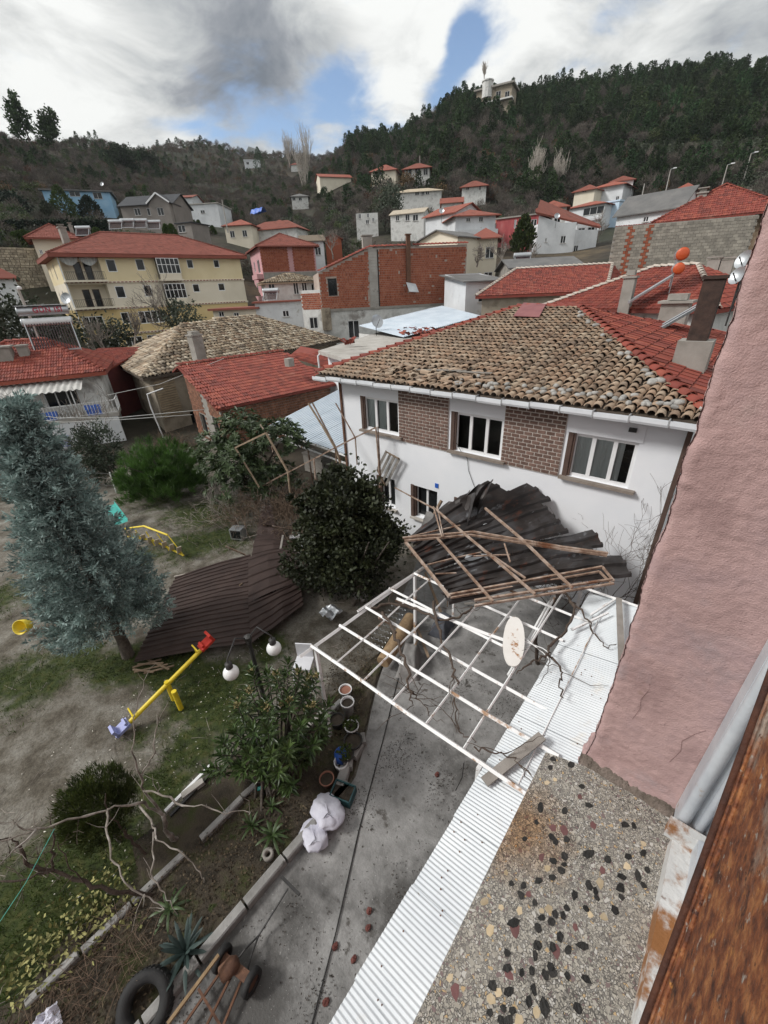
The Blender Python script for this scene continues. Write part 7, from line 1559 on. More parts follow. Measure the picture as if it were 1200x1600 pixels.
def hill_woods():
 n = 64000; az = np.radians(rng.uniform(-88, 6, n)); r = 62 * (11.6 ** rng.random(n)); x = r * np.sin(az); y = r * np.cos(az); z = terrz(x, y); sets = {k: [] for k in ('pine', 'bare', 'olive', 'oak', 'green')}
 hb = np.array(HB + [(52, 350, 380, 560, 66, -66, 30, 14)])
 # candidate spacing grid so that crowns do not pile up
 cell = {}
 for i in range(n):
  p = (x[i], y[i], z[i]); u, v = px(p); d = r[i]
  if not (-60 < u < 1260): continue
  g_ = 2.3 if d < 210 else (2.6 if d < 340 else 4.2); key = (int(x[i] / g_), int(y[i] / g_), g_)
  if key in cell: continue
  hgt = 620 * 7 / d; hw = hgt * .45
  if np.any(np.hypot(hb[:, 5] - x[i], hb[:, 6] - y[i]) < hb[:, 7] + 1.0): continue
  ov = (hb[:, 4] > d) & (u + hw > hb[:, 0]) & (u - hw < hb[:, 2]) & (v > hb[:, 1]) & (v - hgt < hb[:, 1] + .62 * (hb[:, 3] - hb[:, 1])) & (hb[:, 4] < d + 90)
  if np.any(ov): continue
  q = random.random(); nz_ = noise.noise((x[i] * .02, y[i] * .02, 2)) 
  hill = u > 545 and v < 262 - (u - 900) * .0
  if hill:
   pp = .62 + .6 * nz_ - .004 * max(0, v - 180); dens = 1.0
   if u > 980 and v > 238: ty = 'olive' if q < .75 else 'green'
   else: ty = 'pine' if q < pp else ('bare' if q < pp + (1 - pp) * .7 else ('green' if q < .96 else 'oak'))
  elif d > 150:
   dens = .95 + .3 * nz_ if u < 420 else .95; ty = 'pine' if (q < .06 + .35 * nz_) else ('bare' if q < .72 else ('oak' if q < .84 else 'green'))
   if u > 560: ty = 'pine' if q < .22 else ('bare' if q < .75 else ('olive' if q < .9 else 'oak'))
  else:
   dens = (.8 if u > 420 else .4) * (d > 92 or 440 < u < 965); ty = 'bare' if q < .55 else ('olive' if q < .8 else 'green')
   if v > 445: continue
   if 440 < u < 660 and 280 < v < 400: dens = .75
  if random.random() > dens: continue
  cell[key] = 1; s = random.uniform(.5, 1.0) * (1.0 if d > 150 else .8) * (1.25 if d > 400 else 1.0)
  if u < 540 and d > 150: s *= .72 if ty != 'pine' else .7
  if ty == 'pine' and u > 950 and v < 160: s *= 1.15
  sets[ty].append((*p, s))
 for ty, nm, lab, src, m in (('pine', 'pine_wood', 'dark green pine wood covering the hills', [src_pine(8.5, 2.7, 150), src_pine(10, 2.5, 160), src_pine(7, 3.0, 150), src_pine(8, 2.2, 120)], m_pine), ('bare', 'bare_wood', 'grey brown leafless wood on the slopes', [src_bare(6.5, 2.6, 420), src_bare(7.5, 2.3, 420), src_bare(5, 2.8, 420)], m_wtwig), ('olive', 'olive_grove', 'grey green olive trees on the right slope', [src_leafy(4.6, 2.3, 40), src_leafy(4, 2.6, 40)], m_wolive), ('oak', 'oak_scrub', 'russet leaved oaks scattered on the slopes', [src_leafy(5.2, 2.3, 40)], m_woak), ('green', 'evergreen_scrub', 'mid green evergreen scrub on the slopes', [src_leafy(5, 2.4, 42), src_leafy(3.6, 2.6, 40)], m_wgreen)):
  a = np.array(sets[ty]) if sets[ty] else np.zeros((0, 4)); wood(nm, lab, src, m, a[:, :3], a[:, 3], 'wood')
 print('woods', {k: len(v) for k, v in sets.items()})
hill_woods()

def tree(name, label, base, crownf, trunkf, mc, mt, cat='tree', group=None):
 t = thing(name, label, cat, base, group); tm = MB(); trunkf(tm); tm.build('trunk', mt, t, True); cm = MB(); crownf(cm); cm.build('crown', mc, t); return t
def far_trees():
 # single trees that can be told apart in the middle distance
 def up(x0, y0, x1, y1, d):
  d = march(x0, y0, 0, d) if d > 98 else d; a = ad(x0, y0, d); h = ad(x1, y1, d)[2] - a[2]; return a, h
 for x0, y0, y1, d, lab in ((476, 300, 222, 185, 'tall pale leafless poplar on the slope'), (453, 262, 222, 230, 'smaller pale poplar farther left on the slope'), (829, 305, 232, 165, 'pale bare tree with forked white trunk below the dark wood'), (868, 305, 238, 160, 'right one of the pale bare trees below the wood'), (757, 118, 95, 250, 'bare tree beside the hilltop villa')):
  a, h = up(x0, y0, x0, y1, d); tm = MB(); 
  for k in range(4 if 'poplar' in lab else 3): bare(tm, a - [0, 0, 1], np.array([random.gauss(0, .10), random.gauss(0, .10), 1]), h * (.55 if 'poplar' in lab else .45), .16, 3, .22 if 'poplar' in lab else .5, 5, 4, .5, .035)
  t = thing('poplar_tree' if 'poplar' in lab else 'bare_tree', lab, 'tree', a); tm.build('trunk', m_paletwig, t)
 for x0, y0, x1, y1, d, rr, lab, mm in ((105, 342, 100, 292, 125, 2.6, 'pointed dark cypress before the blue house', m_wgreen), (145, 342, 143, 308, 125, 2.6, 'round dark tree right of the pointed cypress', m_hedge), (78, 342, 76, 316, 126, 1.6, 'small grey green tree left of the pointed cypress', m_wolive), (18, 340, 16, 300, 120, 4.2, 'rounded dark tree at the left edge above hedge', m_hedge), (612, 352, 605, 290, 122, 3.0, 'olive tree between the ruins', m_wolive), (533, 345, 530, 322, 112, 3.6, 'grey olive above the pink house roof', m_wolive), (636, 315, 634, 275, 165, 3.2, 'russet leaved tree before the ruined house', m_woak), (1005, 352, 1000, 325, 100, 1.8, 'small dark conifer before the grey roofed house', m_pine), (815, 395, 812, 340, 78, 1.5, 'narrow evergreen beside faded red house', m_wgreen), (195, 268, 190, 232, 260, 7, 'dark pine clump on the left hillside', m_pine), (232, 266, 232, 236, 255, 6, 'right part of the dark pine clump on the left hillside', m_pine), (408, 275, 400, 230, 290, 4, 'dark cypress beside the white ridge house', m_pine)):
  a, h = up(x0, y0, x1, y1, d); con = 'pointed' in lab or 'conifer' in lab or 'narrow' in lab or 'cypress' in lab
  def cf(mb):
   if con:
    n = 700; t_ = rng.random(n); z = h * (.05 + .95 * t_); q = rr * np.minimum(1, (1 - t_) * 1.7) ** .8 * rng.uniform(.6, 1.05, n); b = rng.random(n) * 6.28; C = a + np.stack([np.cos(b) * q, np.sin(b) * q, z], 1)
    blades(mb, np.repeat(C, 3, 0) + rng.normal(0, .15, (3 * n, 3)), np.repeat(np.stack([np.cos(b), np.sin(b), np.full(n, 1.2)], 1), 3, 0) + rng.normal(0, .4, (3 * n, 3)), .5, .14, np.repeat(rng.random(n), 3))
   else: cloud(mb, a + [0, 0, h * .55], (rr, rr, h * .48), 90, 30, .42 * max(1, rr / 3), .16 * max(1, rr / 3), .2, .26)
  tree('cypress_tree' if con else 'evergreen_tree', lab, a, cf, lambda tm: tm.path([a - [0, 0, 1], a + [0, 0, h * .5]], [.2, .08], 6), mm, m_bark)
 # leaning dark tree group on the left skyline
 a, h = up(48, 225, 30, 158, 240)
 for k, (dx, hh, lab) in enumerate(((0, h, 'tall ragged dark pine on the left skyline'), (7, h * .7, 'shorter ragged pine right of the tall skyline pine'))):
  b = a + np.array([dx * .3, dx, 0]); mb_ = lambda mb, b=b, hh=hh: [cloud(mb, b + [rng.normal(0, 1.2), rng.normal(0, 1.5), hh * f], (3.3 * (1.3 - f), 3.3 * (1.3 - f), 3.0), 26, 20, .8, .28, .2, .3) for f in (.35, .5, .65, .8, .95)]
  tree('pine_tree', lab, b, mb_, lambda tm, b=b, hh=hh: tm.path([b - [0, 0, 1], b + [0, 0, hh * .9]], [.3, .08], 6), m_pine, m_bark)
 # bare trees among the houses
 for i, (x0, y0, y1, d, rr, lab) in enumerate(((272, 530, 420, 52, 3.2, 'large leafless tree before the yellow block'), (170, 560, 490, 50, 2.6, 'leafless shrub tree before the yellow block shopfront'), (210, 540, 478, 52, 2.2, 'thin leafless tree left of the large one'), (785, 405, 355, 62, 2.5, 'leafless tree right of the brick building'), (745, 410, 375, 60, 2.0, 'leafless bush tree beside the brick building corner'), (835, 420, 375, 75, 2.2, 'twiggy tree before the faded red house'), (935, 375, 325, 96, 2.2, 'leafless tree before the light blue house'), (560, 365, 320, 100, 3.0, 'leafless bushes below the roofless shell'), (520, 400, 350, 85, 3.2, 'leafless thicket above the pink house'), (660, 352, 310, 104, 2.5, 'twiggy tree below the ruined cottage'))):
  a, h = up(x0, y0, x0, y1, d); tm = MB(); bare(tm, a - [0, 0, .5], (0, 0, 1), h * .42, .13, 4, .62, 4, 3, .22, .014); t = thing('bare_tree', lab, 'tree', a); tm.build('trunk', m_twig, t)
 a, h = up(290, 525, 292, 470, 51); tree('olive_tree', 'grey green leafy tree beside the large leafless one', a, lambda mb: cloud(mb, a + [0, 0, h * .6], (1.9, 1.9, h * .45), 70, 22, .32, .08, .3, .26), lambda tm: tm.path([a, a + [0, 0, h * .6]], [.15, .06], 6), m_wolive, m_bark)
 a, h = up(20, 545, 15, 470, 52); tree('evergreen_tree', 'dark bushy tree behind the left house roof', a, lambda mb: cloud(mb, a + [0, 0, h * .5], (5, 5, h * .6), 160, 26, .4, .12, .4, .22), lambda tm: tm.path([a - [0, 0, 2], a + [0, 0, h * .6]], [.2, .08], 6), leafmat('dull_leaf', [(.02, .028, .014), (.04, .05, .025)]), m_bark)
 a, h = up(165, 535, 160, 500, 60); tree('evergreen_tree', 'dark shrubs between the left roof and yellow block', a, lambda mb: cloud(mb, a + [0, 0, h * .3], (3, 3, h * .7), 70, 22, .4, .12, .4, .26), lambda tm: tm.path([a - [0, 0, 2], a + [0, 0, h * .4]], [.15, .08], 6), MATS['dull_leaf'], m_bark)
 # clipped hedge along the left terrace, and the row of pale thujas
 A, B = ad(-40, 345, 106), ad(167, 343, 104); t = thing('hedge', 'long dark clipped hedge below the blue house', 'hedge', A); mb = MB(); n = 9000; s = rng.random(n); q = A + (B - A) * s[:, None]; o, l, u, nn = face_axes(A[:2], B[:2])
 C = q + nn * (rng.uniform(-.2, .6, n))[:, None] + np.stack([np.zeros(n), np.zeros(n), rng.uniform(-3.4, 0, n)], 1); blades(mb, C, rng.normal(0, 1, (n, 3)) + nn, .35, .12, rng.random(n)); mb.build('foliage', m_hedge, t); g = MB(); g.box((A + B) / 2 - [0, 0, 2.0] - nn * .6, (l, 1.4, 3.6), np.stack([u, nn, [0, 0, 1]], 1)); g.build('core', m_hedge, t)
 mth = leafmat('thuja_leaf', [(.03, .055, .012), (.06, .10, .02)])
 for i, (x, y0, y1, d, lab) in enumerate(((28, 380, 365, 95, 'leftmost pale thuja above the stone wall'), (36, 382, 363, 95, 'pale thuja second from left above the stone wall'), (44, 382, 362, 95, 'pale thuja third from left above the stone wall'), (52, 380, 364, 95, 'rightmost pale thuja above the stone wall'), (263, 372, 352, 98, 'thuja left of the grey house end'), (272, 374, 352, 97, 'thuja right beside the grey house end'), (306, 362, 345, 104, 'left thuja by the white terrace house'), (313, 362, 345, 104, 'right thuja by the white terrace house'), (334, 368, 354, 102, 'round thuja at the terrace wall'), (155, 375, 358, 96, 'thuja behind the yellow block roof'))):
  a, h = up(x, y0, x, y1, d)
  def cf(mb):
   n = 500; t_ = rng.random(n); b = rng.random(n) * 6.28; q = .85 * np.sqrt(np.clip(1 - t_, 0, 1)) * rng.uniform(.6, 1.05, n); C = a + np.stack([np.cos(b) * q, np.sin(b) * q, h * t_], 1); blades(mb, C, np.stack([np.cos(b), np.sin(b), np.full(n, 1.5)], 1) + rng.normal(0, .3, (n, 3)), .4, .13, rng.random(n))
  tree('thuja', lab, a, cf, lambda tm: tm.path([a - [0, 0, 1], a + [0, 0, h * .5]], [.1, .05], 5), mth, m_bark, 'shrub', 'clipped thujas on the terraces')
far_trees()

def near_plants():
 # blue Arizona cypress
 b = at(200, 1024); H_ = 7.0
 for hh in np.arange(5, 9, .1):
  if px((b[0], b[1], hh))[1] < 642: H_ = hh; break
 mcy = leafmat('blue_cypress_spray', [(.18, .255, .24), (.31, .40, .38)], .72, .15, .8)
 def cf(mb):
  n = 1500; t_ = rng.random(n) ** 1.15; z = .85 + (H_ - .85) * t_; R = 1.36 * np.clip(1 - t_, .0, 1) ** 1.0 * np.minimum(1, .62 + t_ * 2.6) + .06; a = rng.random(n) * 6.28; a = np.round(a / (2 * pi / 23)) * (2 * pi / 23) * .55 + a * .45
  lob = 1 + .22 * np.array([noise.noise((cos(q) * 1.6, sin(q) * 1.6, zz * .8)) for q, zz in zip(a, z)]); ro = R * lob * rng.uniform(.42, 1.05, n); D = unit(np.stack([np.cos(a), np.sin(a), rng.uniform(.15, .9, n)], 1)); C = np.array([b[0], b[1], 0]) + np.stack([np.cos(a) * ro, np.sin(a) * ro, z], 1)
  kp = ~((z < 1.45) & (np.cos(a + .5) > .4)); C, D, rr_ = C[kp], D[kp], 0; n = len(C); L_ = rng.uniform(.26, .5, n); k = 60; s = rng.random((n, k)); side = rng.normal(0, 1, (n, k, 3)); pos = C[:, None] + D[:, None] * (s - .35)[..., None] * L_[:, None, None] * 1.5 + side * (.075 * (1.05 - s))[..., None]
  dr = D[:, None] + side * .75 + np.array([0, 0, .25]); rn = rng.random(n)[:, None] * .75 + rng.random((n, k)) * .25; blades(mb, pos.reshape(-1, 3), dr.reshape(-1, 3), rng.uniform(.07, .14, n * k), .0155, rn.ravel())
 def tf(mb):
  mb.path([b - [0, 0, .1], b + [0, .03, .6], b + [.03, 0, 1.5], b + [0, 0, H_ * .9]], [.17, .13, .11, .02], 9)
  for i in range(40): z = random.uniform(1.0, H_ * .85); a = random.random() * 6.28; l = 1.9 * (1 - z / H_); mb.path([b + [0, 0, z], b + [cos(a) * l, sin(a) * l, z + l * .35]], [.03, .008], 4, False)
 tree('blue_cypress', 'tall blue grey cypress standing in the yard at left', b, cf, tf, mcy, m_bark)
 # long needled young pine
 b = at(262, 772); mp = leafmat('bright_pine_needles', [(.035, .085, .014), (.075, .15, .028)], .5, .15, .6)
 def cf(mb):
  n = 620; d = unit(rng.normal(0, 1, (n, 3))); d[:, 2] = np.abs(d[:, 2]); r = rng.uniform(.3, 1, n); C = b + [0, 0, .25] + d * r[:, None] * np.array([2.1, 2.1, 2.5]); D = unit(d * [.7, .7, .5] + [0, 0, 1.0]); k = 34
  blades(mb, (np.repeat(C, k, 0) + rng.normal(0, .05, (n * k, 3))), np.repeat(D, k, 0) + rng.normal(0, .38, (n * k, 3)), rng.uniform(.25, .45, n * k), .014, np.repeat(rng.random(n), k))
 tree('young_pine', 'bushy bright green pine before the old stone house', b, cf, lambda tm: [tm.path([b, b + [0, 0, .8], b + [random.gauss(0, .7), random.gauss(0, .7), 2.0]], [.08, .06, .02], 6) for i in range(7)], mp, m_bark)
 # loquat behind the fallen roof
 ml = leafmat('loquat_leaf', [(.026, .048, .017), (.065, .098, .034)], .55, .14, .5)
 b = np.array([-15.9, 9.0, 0]); top = [np.array([-16.4, 9.4, 3.0]), np.array([-14.6, 9.9, 2.9]), np.array([-17.6, 8.6, 2.0]), np.array([-15.6, 8.3, 2.0])]
 def whorls(mb, c, rad, n, ln, wd, k=11, dn=.35, shell=.55):
  d = unit(rng.normal(0, 1, (n, 3))); d[:, 2] = np.where(d[:, 2] < -.35, -d[:, 2], d[:, 2]); r = rng.uniform(shell, 1.05, n); C = np.array(c) + d * r[:, None] * np.array(rad); A = unit(d + [0, 0, .9])
  for i in range(n):
   _, u, v = orth(A[i]); a = np.arange(k) * 2.4 + rng.random() * 6; el = rng.uniform(.05, .9, k); D = (np.cos(a) * np.cos(el))[:, None] * u + (np.sin(a) * np.cos(el))[:, None] * v + np.sin(el)[:, None] * A[i] - np.array([0, 0, dn]) * rng.random((k, 1)); leaf(mb, np.repeat(C[i][None], k, 0), D, ln * rng.uniform(.7, 1.2, k), wd, rng.random() * .6 + rng.random(k) * .4, A[i])
  return C
 def leaf(mb, C, D, ln, wd, rn, upv):
  """broad folded leaf: 6 vertices, 4 faces, drooping tip"""
  N_ = len(C); D = unit(D); X = unit(np.cross(D, np.broadcast_to(upv, (N_, 3)) + rng.normal(0, .15, (N_, 3)))); Nn = np.cross(X, D); l = np.asarray(ln)[:, None]
  V = np.stack([C, C + D * l * .35 + X * wd * l + Nn * l * .05, C + D * l * .75 + X * wd * l * .8 + Nn * l * .02, C + D * l - Nn * l * .14, C + D * l * .75 - X * wd * l * .8 + Nn * l * .02, C + D * l * .35 - X * wd * l + Nn * l * .05, C + D * l * .4 - Nn * l * .02, C + D * l * .75 - Nn * l * .06], 1).reshape(-1, 3); o = (np.arange(N_) * 8)[:, None, None]
  Fq = (np.array([[0, 1, 6, 6], [1, 2, 7, 6], [0, 6, 5, 5], [6, 7, 4, 5]])[None] + o); Ft = np.array([[0, 1, 6], [2, 3, 7], [7, 3, 4], [0, 6, 5]])[None] + o; Q = np.array([[1, 2, 7, 6], [6, 7, 4, 5]])[None] + o
  rr = np.asarray(rn) if np.ndim(rn) else np.full(N_, rn); mb.add(V, Ft.reshape(-1, 3), np.repeat(rr, 4)); mb.F.append(Q.reshape(-1, 4) + mb.n - len(V)); mb.V.append(V[:0]); mb.Rn.append(np.repeat(rr, 2))
 def cf(mb):
  for c, rad, n in ((top[0], (1.5, 1.4, 1.1), 120), (top[1], (1.2, 1.2, 1.0), 100), (top[2], (1.3, 1.3, 1.2), 100), (top[3], (1.3, 1.2, 1.2), 100), (b + [-.2, -.3, 1.1], (1.9, 1.6, 1.0), 110), (b + [.9, .3, 1.2], (1.3, 1.3, 1.1), 90)): whorls(mb, c, rad, n, .27, .16, 12)
 tree('loquat_tree', 'broad dark loquat tree before the brick shed', b, cf, lambda tm: [tm.path([b, b + [0, 0, .7], c], [.10, .08, .03], 6) for c in top], ml, m_bark)
 # dark evergreen bush beside the pergola
 b = at(552, 945); md = leafmat('dark_laurel_leaf', [(.014, .020, .008), (.040, .050, .018)], .65, .15, .6)
 def cf(mb):
  for c, rad, n in (((-8.2, 7.5, 2.6), (1.2, 1.1, 1.1), 120), ((-7.7, 7.1, 1.5), (1.6, 1.3, 1.2), 150), ((-7.4, 7.5, 1.9), (1.1, 1.0, 1.0), 90), ((-8.7, 6.6, 1.1), (1.0, .9, 1.0), 70), ((-8.0, 7.7, 3.2), (.7, .7, .6), 40), *[((random.uniform(-9.3, -6.6), random.uniform(6.3, 8.4), random.uniform(1.0, 3.4)), (.45, .45, .55), 16) for _ in range(14)]): cloud(mb, c, rad, n, 50, .13, .042, .2, .22, .3)
 tree('laurel_bush', 'big dark evergreen bush beside the white pergola', b, cf, lambda tm: [tm.path([b, b + [random.gauss(0, .3), .2, .8], (-7.8 + random.gauss(0, .7), 7.4 + random.gauss(0, .6), 2.6)], [.06, .05, .015], 6) for i in range(9)], md, m_bark)
 # loquat in the planting bed, with pale flower heads; its nearest leaves are parts of their own
 b = np.array([-4.85, 1.95, 0]); t = thing('loquat_shrub', 'glossy long leaved loquat with pale flower heads in the planting bed', 'shrub', b); ml2 = leafmat('loquat_leaf_near', [(.030, .058, .018), (.075, .115, .034)], .5, .15, .38)
 heads = []; tips = []
 for (x, y, z) in ((395, 1075, 2.0), (430, 1060, 2.1), (470, 1060, 2.0), (500, 1065, 1.9), (370, 1100, 1.9), (415, 1110, 2.2), (455, 1100, 2.0), (490, 1100, 1.8), (360, 1150, 1.6), (395, 1145, 2.0), (430, 1140, 2.1), (470, 1135, 1.9), (505, 1130, 1.7), (345, 1185, 1.3), (385, 1185, 1.7), (420, 1175, 1.9), (455, 1170, 1.8), (490, 1165, 1.6), (400, 1205, 1.5), (440, 1200, 1.6), (440, 1090, 1.7), (410, 1090, 1.6), (380, 1120, 1.5), (475, 1150, 1.5), (350, 1165, 1.2), (430, 1160, 1.5), (330, 1195, .9), (445, 1225, 1.0), (515, 1110, 1.5), (395, 1055, 1.6), (420, 1045, 1.6), (450, 1045, 1.7), (480, 1085, 1.6), (405, 1160, 1.5), (455, 1185, 1.3)):
  tips.append(at(x + random.gauss(0, 5), y + random.gauss(0, 5), z)); tips.append(at(x + random.gauss(0, 12), y + random.gauss(0, 12), z * .78))
 leaves = []
 for c in tips:
  A = unit(c - (b + [0, 0, .6]) + [0, 0, 1.4]); _, u, v = orth(A); k = 26
  for j in range(k):
   a = j * 2.4 + random.random() * .4; el = 1.15 - 1.35 * j / k; D = cos(a) * cos(el) * u + sin(a) * cos(el) * v + sin(el) * A; leaves.append((c - A * (.012 * j), D, random.uniform(.16, .25), A))
 leaves.sort(key=lambda q: np.linalg.norm(q[0] - CP)); var = []
 for i in range(6): g = MB(); leaf(g, np.zeros((1, 3)), np.array([[0, 1.0, 0]]), np.array([1.0]), .125, (i + .5) / 6, np.array([0, 0, 1.0])); var.append(g.mesh('leaf', ml2))
 for i, (c, D, l, A) in enumerate(leaves[:290]):
  D = unit(D); X = unit(np.cross(D, A)); Nn = np.cross(X, D); inst(random.choice(var), 'leaf', t, M4of(c, np.stack([X, D, Nn], 1) * l))
 g = MB(); R_ = leaves[290:]; leaf(g, np.array([q[0] for q in R_]), np.array([q[1] for q in R_]), np.array([q[2] for q in R_]), .125, rng.random(len(R_)), np.array([q[3] for q in R_])); g.build('leaf', ml2, t, kind='stuff')
 g = MB(); 
 for c in tips: g.path([b + [random.gauss(0, .15), random.gauss(0, .2), 0], (b + c) / 2 + [0, 0, .1] + rng.normal(0, .08, 3), c], [.03, .02, .008], 5, False)
 g.build('trunk', m_bark, t, True); mfl = leafmat('loquat_flower', [(.30, .24, .10), (.46, .40, .22)], .4, .1)
 for c in tips[:16]: g = MB(); cloud(g, c + [0, 0, .05], (.05, .05, .05), 9, 8, .035, .012, .3, .4); g.build('flower_head', mfl, t)
 # small dark conifer
 b = at(188, 1312); mcn = leafmat('small_conifer_leaf', [(.034, .054, .010), (.072, .095, .020)], .5, .12, .7)
 def cf(mb):
  n = 700; d = unit(rng.normal(0, 1, (n, 3))); C = b + [0, 0, 1.05] + d * rng.uniform(.45, 1, n)[:, None] * np.array([.58, .58, .75]); k = 26; blades(mb, np.repeat(C, k, 0) + rng.normal(0, .03, (n * k, 3)), np.repeat(d * .5 + [0, 0, 1], k, 0) + rng.normal(0, .35, (n * k, 3)), rng.uniform(.07, .13, n * k), .006, np.repeat(rng.random(n), k))
 tree('small_conifer', 'small dense dark conifer among bare branches at lower left', b, cf, lambda tm: tm.path([b, b + [0, 0, 1.0]], [.05, .03], 6), mcn, m_bark, 'shrub')
 # leafless fig trees in the bed, whitish branches
 Z = lambda x, y, z: at(x / 2.667, 1150 + y / 2.667, z)
 mfig = mat('pale_fig_bark', [(.10, .085, .07), (.24, .21, .18), (.40, .37, .34)], 5, .9, .3, 60); mdk = m_vine
 t = thing('fig_tree', 'leafless tree with long whitish crooked branches over the planting bed', 'tree', Z(690, 430, 0))
 tr = [([(740, 430, 0), (690, 400, .5), (680, 330, 1.0)], .045, .032), ([(680, 330, 1.0), (600, 230, 1.7), (575, 150, 2.2), (555, 60, 2.6), (560, -80, 3.0), (600, -230, 3.3)], .02, .005), ([(600, 230, 1.7), (660, 235, 1.8), (760, 285, 1.75), (860, 298, 1.7), (940, 318, 1.6), (1040, 318, 1.5)], .018, .005), ([(680, 330, 1.0), (600, 285, 1.6), (480, 295, 1.9), (330, 340, 2.1), (150, 390, 2.2), (0, 440, 2.3)], .022, .010), ([(580, 290, 1.65), (640, 380, 1.75), (655, 430, 1.7), (760, 500, 1.6), (840, 570, 1.4), (850, 612, 1.3)], .016, .005), ([(450, 305, 1.9), (443, 380, 2.0), (465, 500, 1.9), (520, 610, 1.8), (600, 660, 1.6), (685, 722, 1.4)], .016, .006), ([(640, 400, 1.7), (625, 560, 1.7), (640, 600, 1.6), (700, 670, 1.5), (740, 745, 1.3)], .012, .005), ([(590, 160, 2.1), (640, 70, 2.5), (655, -50, 2.8), (700, -140, 3.1)], .014, .004), ([(150, 390, 2.2), (60, 370, 2.4), (-20, 355, 2.5)], .012, .005), ([(150, 390, 2.2), (60, 480, 2.3), (-30, 560, 2.4)], .012, .005)]
 for pts, r0, r1 in tr: g = MB(); q = branch(g, [Z(*p) for p in pts], r0, r1, 6, .012, 4); g.build('branch', mfig, t, True)
 for i in range(40):
  pts, r0, r1 = random.choice(tr[1:]); k = random.randrange(1, len(pts)); s = Z(*pts[k]); d = unit(rng.normal(0, 1, 3) + [0, 0, .5]); g = MB(); l = random.uniform(.12, .4); g.path([s, s + d * l * .5 + rng.normal(0, .02, 3), s + d * l], [.006, .004, .0025], 4, False); g.build('twig', mfig, t, True)
 t = thing('pruned_fruit_tree', 'dark trunked leafless tree leaning left at the lower left edge', 'tree', Z(620, 690, 0))
 for pts, r0, r1 in (([(640, 660, 0), (500, 650, .5), (350, 610, .9), (220, 560, 1.2), (120, 540, 1.5)], .038, .022), ([(220, 560, 1.2), (215, 480, 1.6), (225, 400, 1.9), (215, 320, 2.2)], .022, .006), ([(120, 540, 1.5), (90, 480, 1.8), (60, 430, 2.0), (-10, 430, 2.2)], .025, .008), ([(220, 560, 1.3), (130, 585, 1.5), (0, 605, 1.6)], .02, .01), ([(350, 610, .9), (300, 560, 1.4), (240, 440, 1.9)], .012, .005), ([(610, 495, 0), (540, 430, .5), (500, 370, 1.0), (450, 320, 1.4), (440, 240, 1.9)], .03, .008)): g = MB(); branch(g, [Z(*p) for p in pts], r0, r1, 6, .012, 4); g.build('branch', mdk, t, True)
 for i in range(26): s = Z(random.uniform(-20, 330), random.uniform(400, 620), random.uniform(1.3, 2.1)); d = unit(rng.normal(0, 1, 3)); g = MB(); g.path([s, s + d * .12 + rng.normal(0, .02, 3), s + d * random.uniform(.2, .45)], [.006, .004, .0025], 4, False); g.build('twig', mdk, t, True)
 # bare shrubs against the white facade, behind the wreck
 for (x0, y0, z0_), lab, l in (((872, 900, 2.0), 'bare shrub branching up the white facade', 1.1), ((935, 870, 2.0), 'bare shrub beside the right facade corner', 1.2)):
  b = aty(x0, y0, 10.1); b[2] = 0; t = thing('bare_shrub', lab, 'shrub', b); g = MB()
  for k in range(3): bare(g, b + [random.gauss(0, .1), 0, 0], (random.gauss(.0, .4), -.12, 1), 1.7, .018, 4, .6, 3, 4, .06, .0035)
  g.build('branches', m_vine, t)
 # twig thickets around the broken frame and behind the cypress
 for c, lab, n in (((-13.6, 8.0, 0), 'tangled brown brushwood under the broken trellis frame', 44), ((-15.0, 7.0, 0), 'grey brushwood left of the broken trellis frame', 26), ((-25.5, 9.6, 0), 'brown leafless thicket between old house and balcony house', 30), ((-11.8, 8.6, 0), 'brushwood between fallen roof and white house', 30), ((-10.4, 8.4, 0), 'brushwood thicket behind the big dark bush', 26), ((-14.4, 9.6, 0), 'brushwood at the foot of the broken trellis posts', 30)):
  t = thing('brushwood', lab, 'bush', c); g = MB()
  for k in range(n): bare(g, np.array(c) + [random.gauss(0, .8), random.gauss(0, .7), 0], (random.gauss(0, .5), random.gauss(0, .5), 1), .8, .014, 3, .6, 3, 3, .0, .005)
  g.build('twigs', m_twig if 'grey' in lab else mat('brown_twig', [(.09, .06, .04), (.17, .12, .085)], 5, .95, rnd=.3), t)
 # small trees in front of the left house
 for x, y0, yt, rr, lab in ((155, 757, 655, .7, 'slim grey green conifer before the balcony house'), (180, 755, 700, .8, 'low shrub right of the slim conifer')):
  b = at(x, y0); h = 3.2 if 'slim' in lab else 1.6; tree('slim_conifer' if 'slim' in lab else 'low_shrub', lab, b, lambda mb: cloud(mb, b + [0, 0, h * .55], (rr, rr, h * .5), 90, 30, .16, .03, .2, .24, .5), lambda tm: tm.path([b, b + [0, 0, h * .7]], [.06, .02], 5), leafmat('greygreen_leaf', [(.028, .042, .026), (.06, .08, .05)]), m_bark, 'shrub')
 for x, y in ((118, 560), (95, 600), (30, 640), (10, 610)): 
  b = ad(x, y, 27); g = MB(); b[2] = 0; bare(g, b, (0, 0, 1), 2.0, .05, 4, .5, 3, 4, .2, .008); t = thing('bare_sapling', 'leafless sapling in front of the balcony house, ' + {118: 'rightmost of four', 95: 'second from the right of four', 30: 'second from the left of four', 10: 'leftmost of four'}[x], 'tree', b); g.build('branches', m_twig, t)
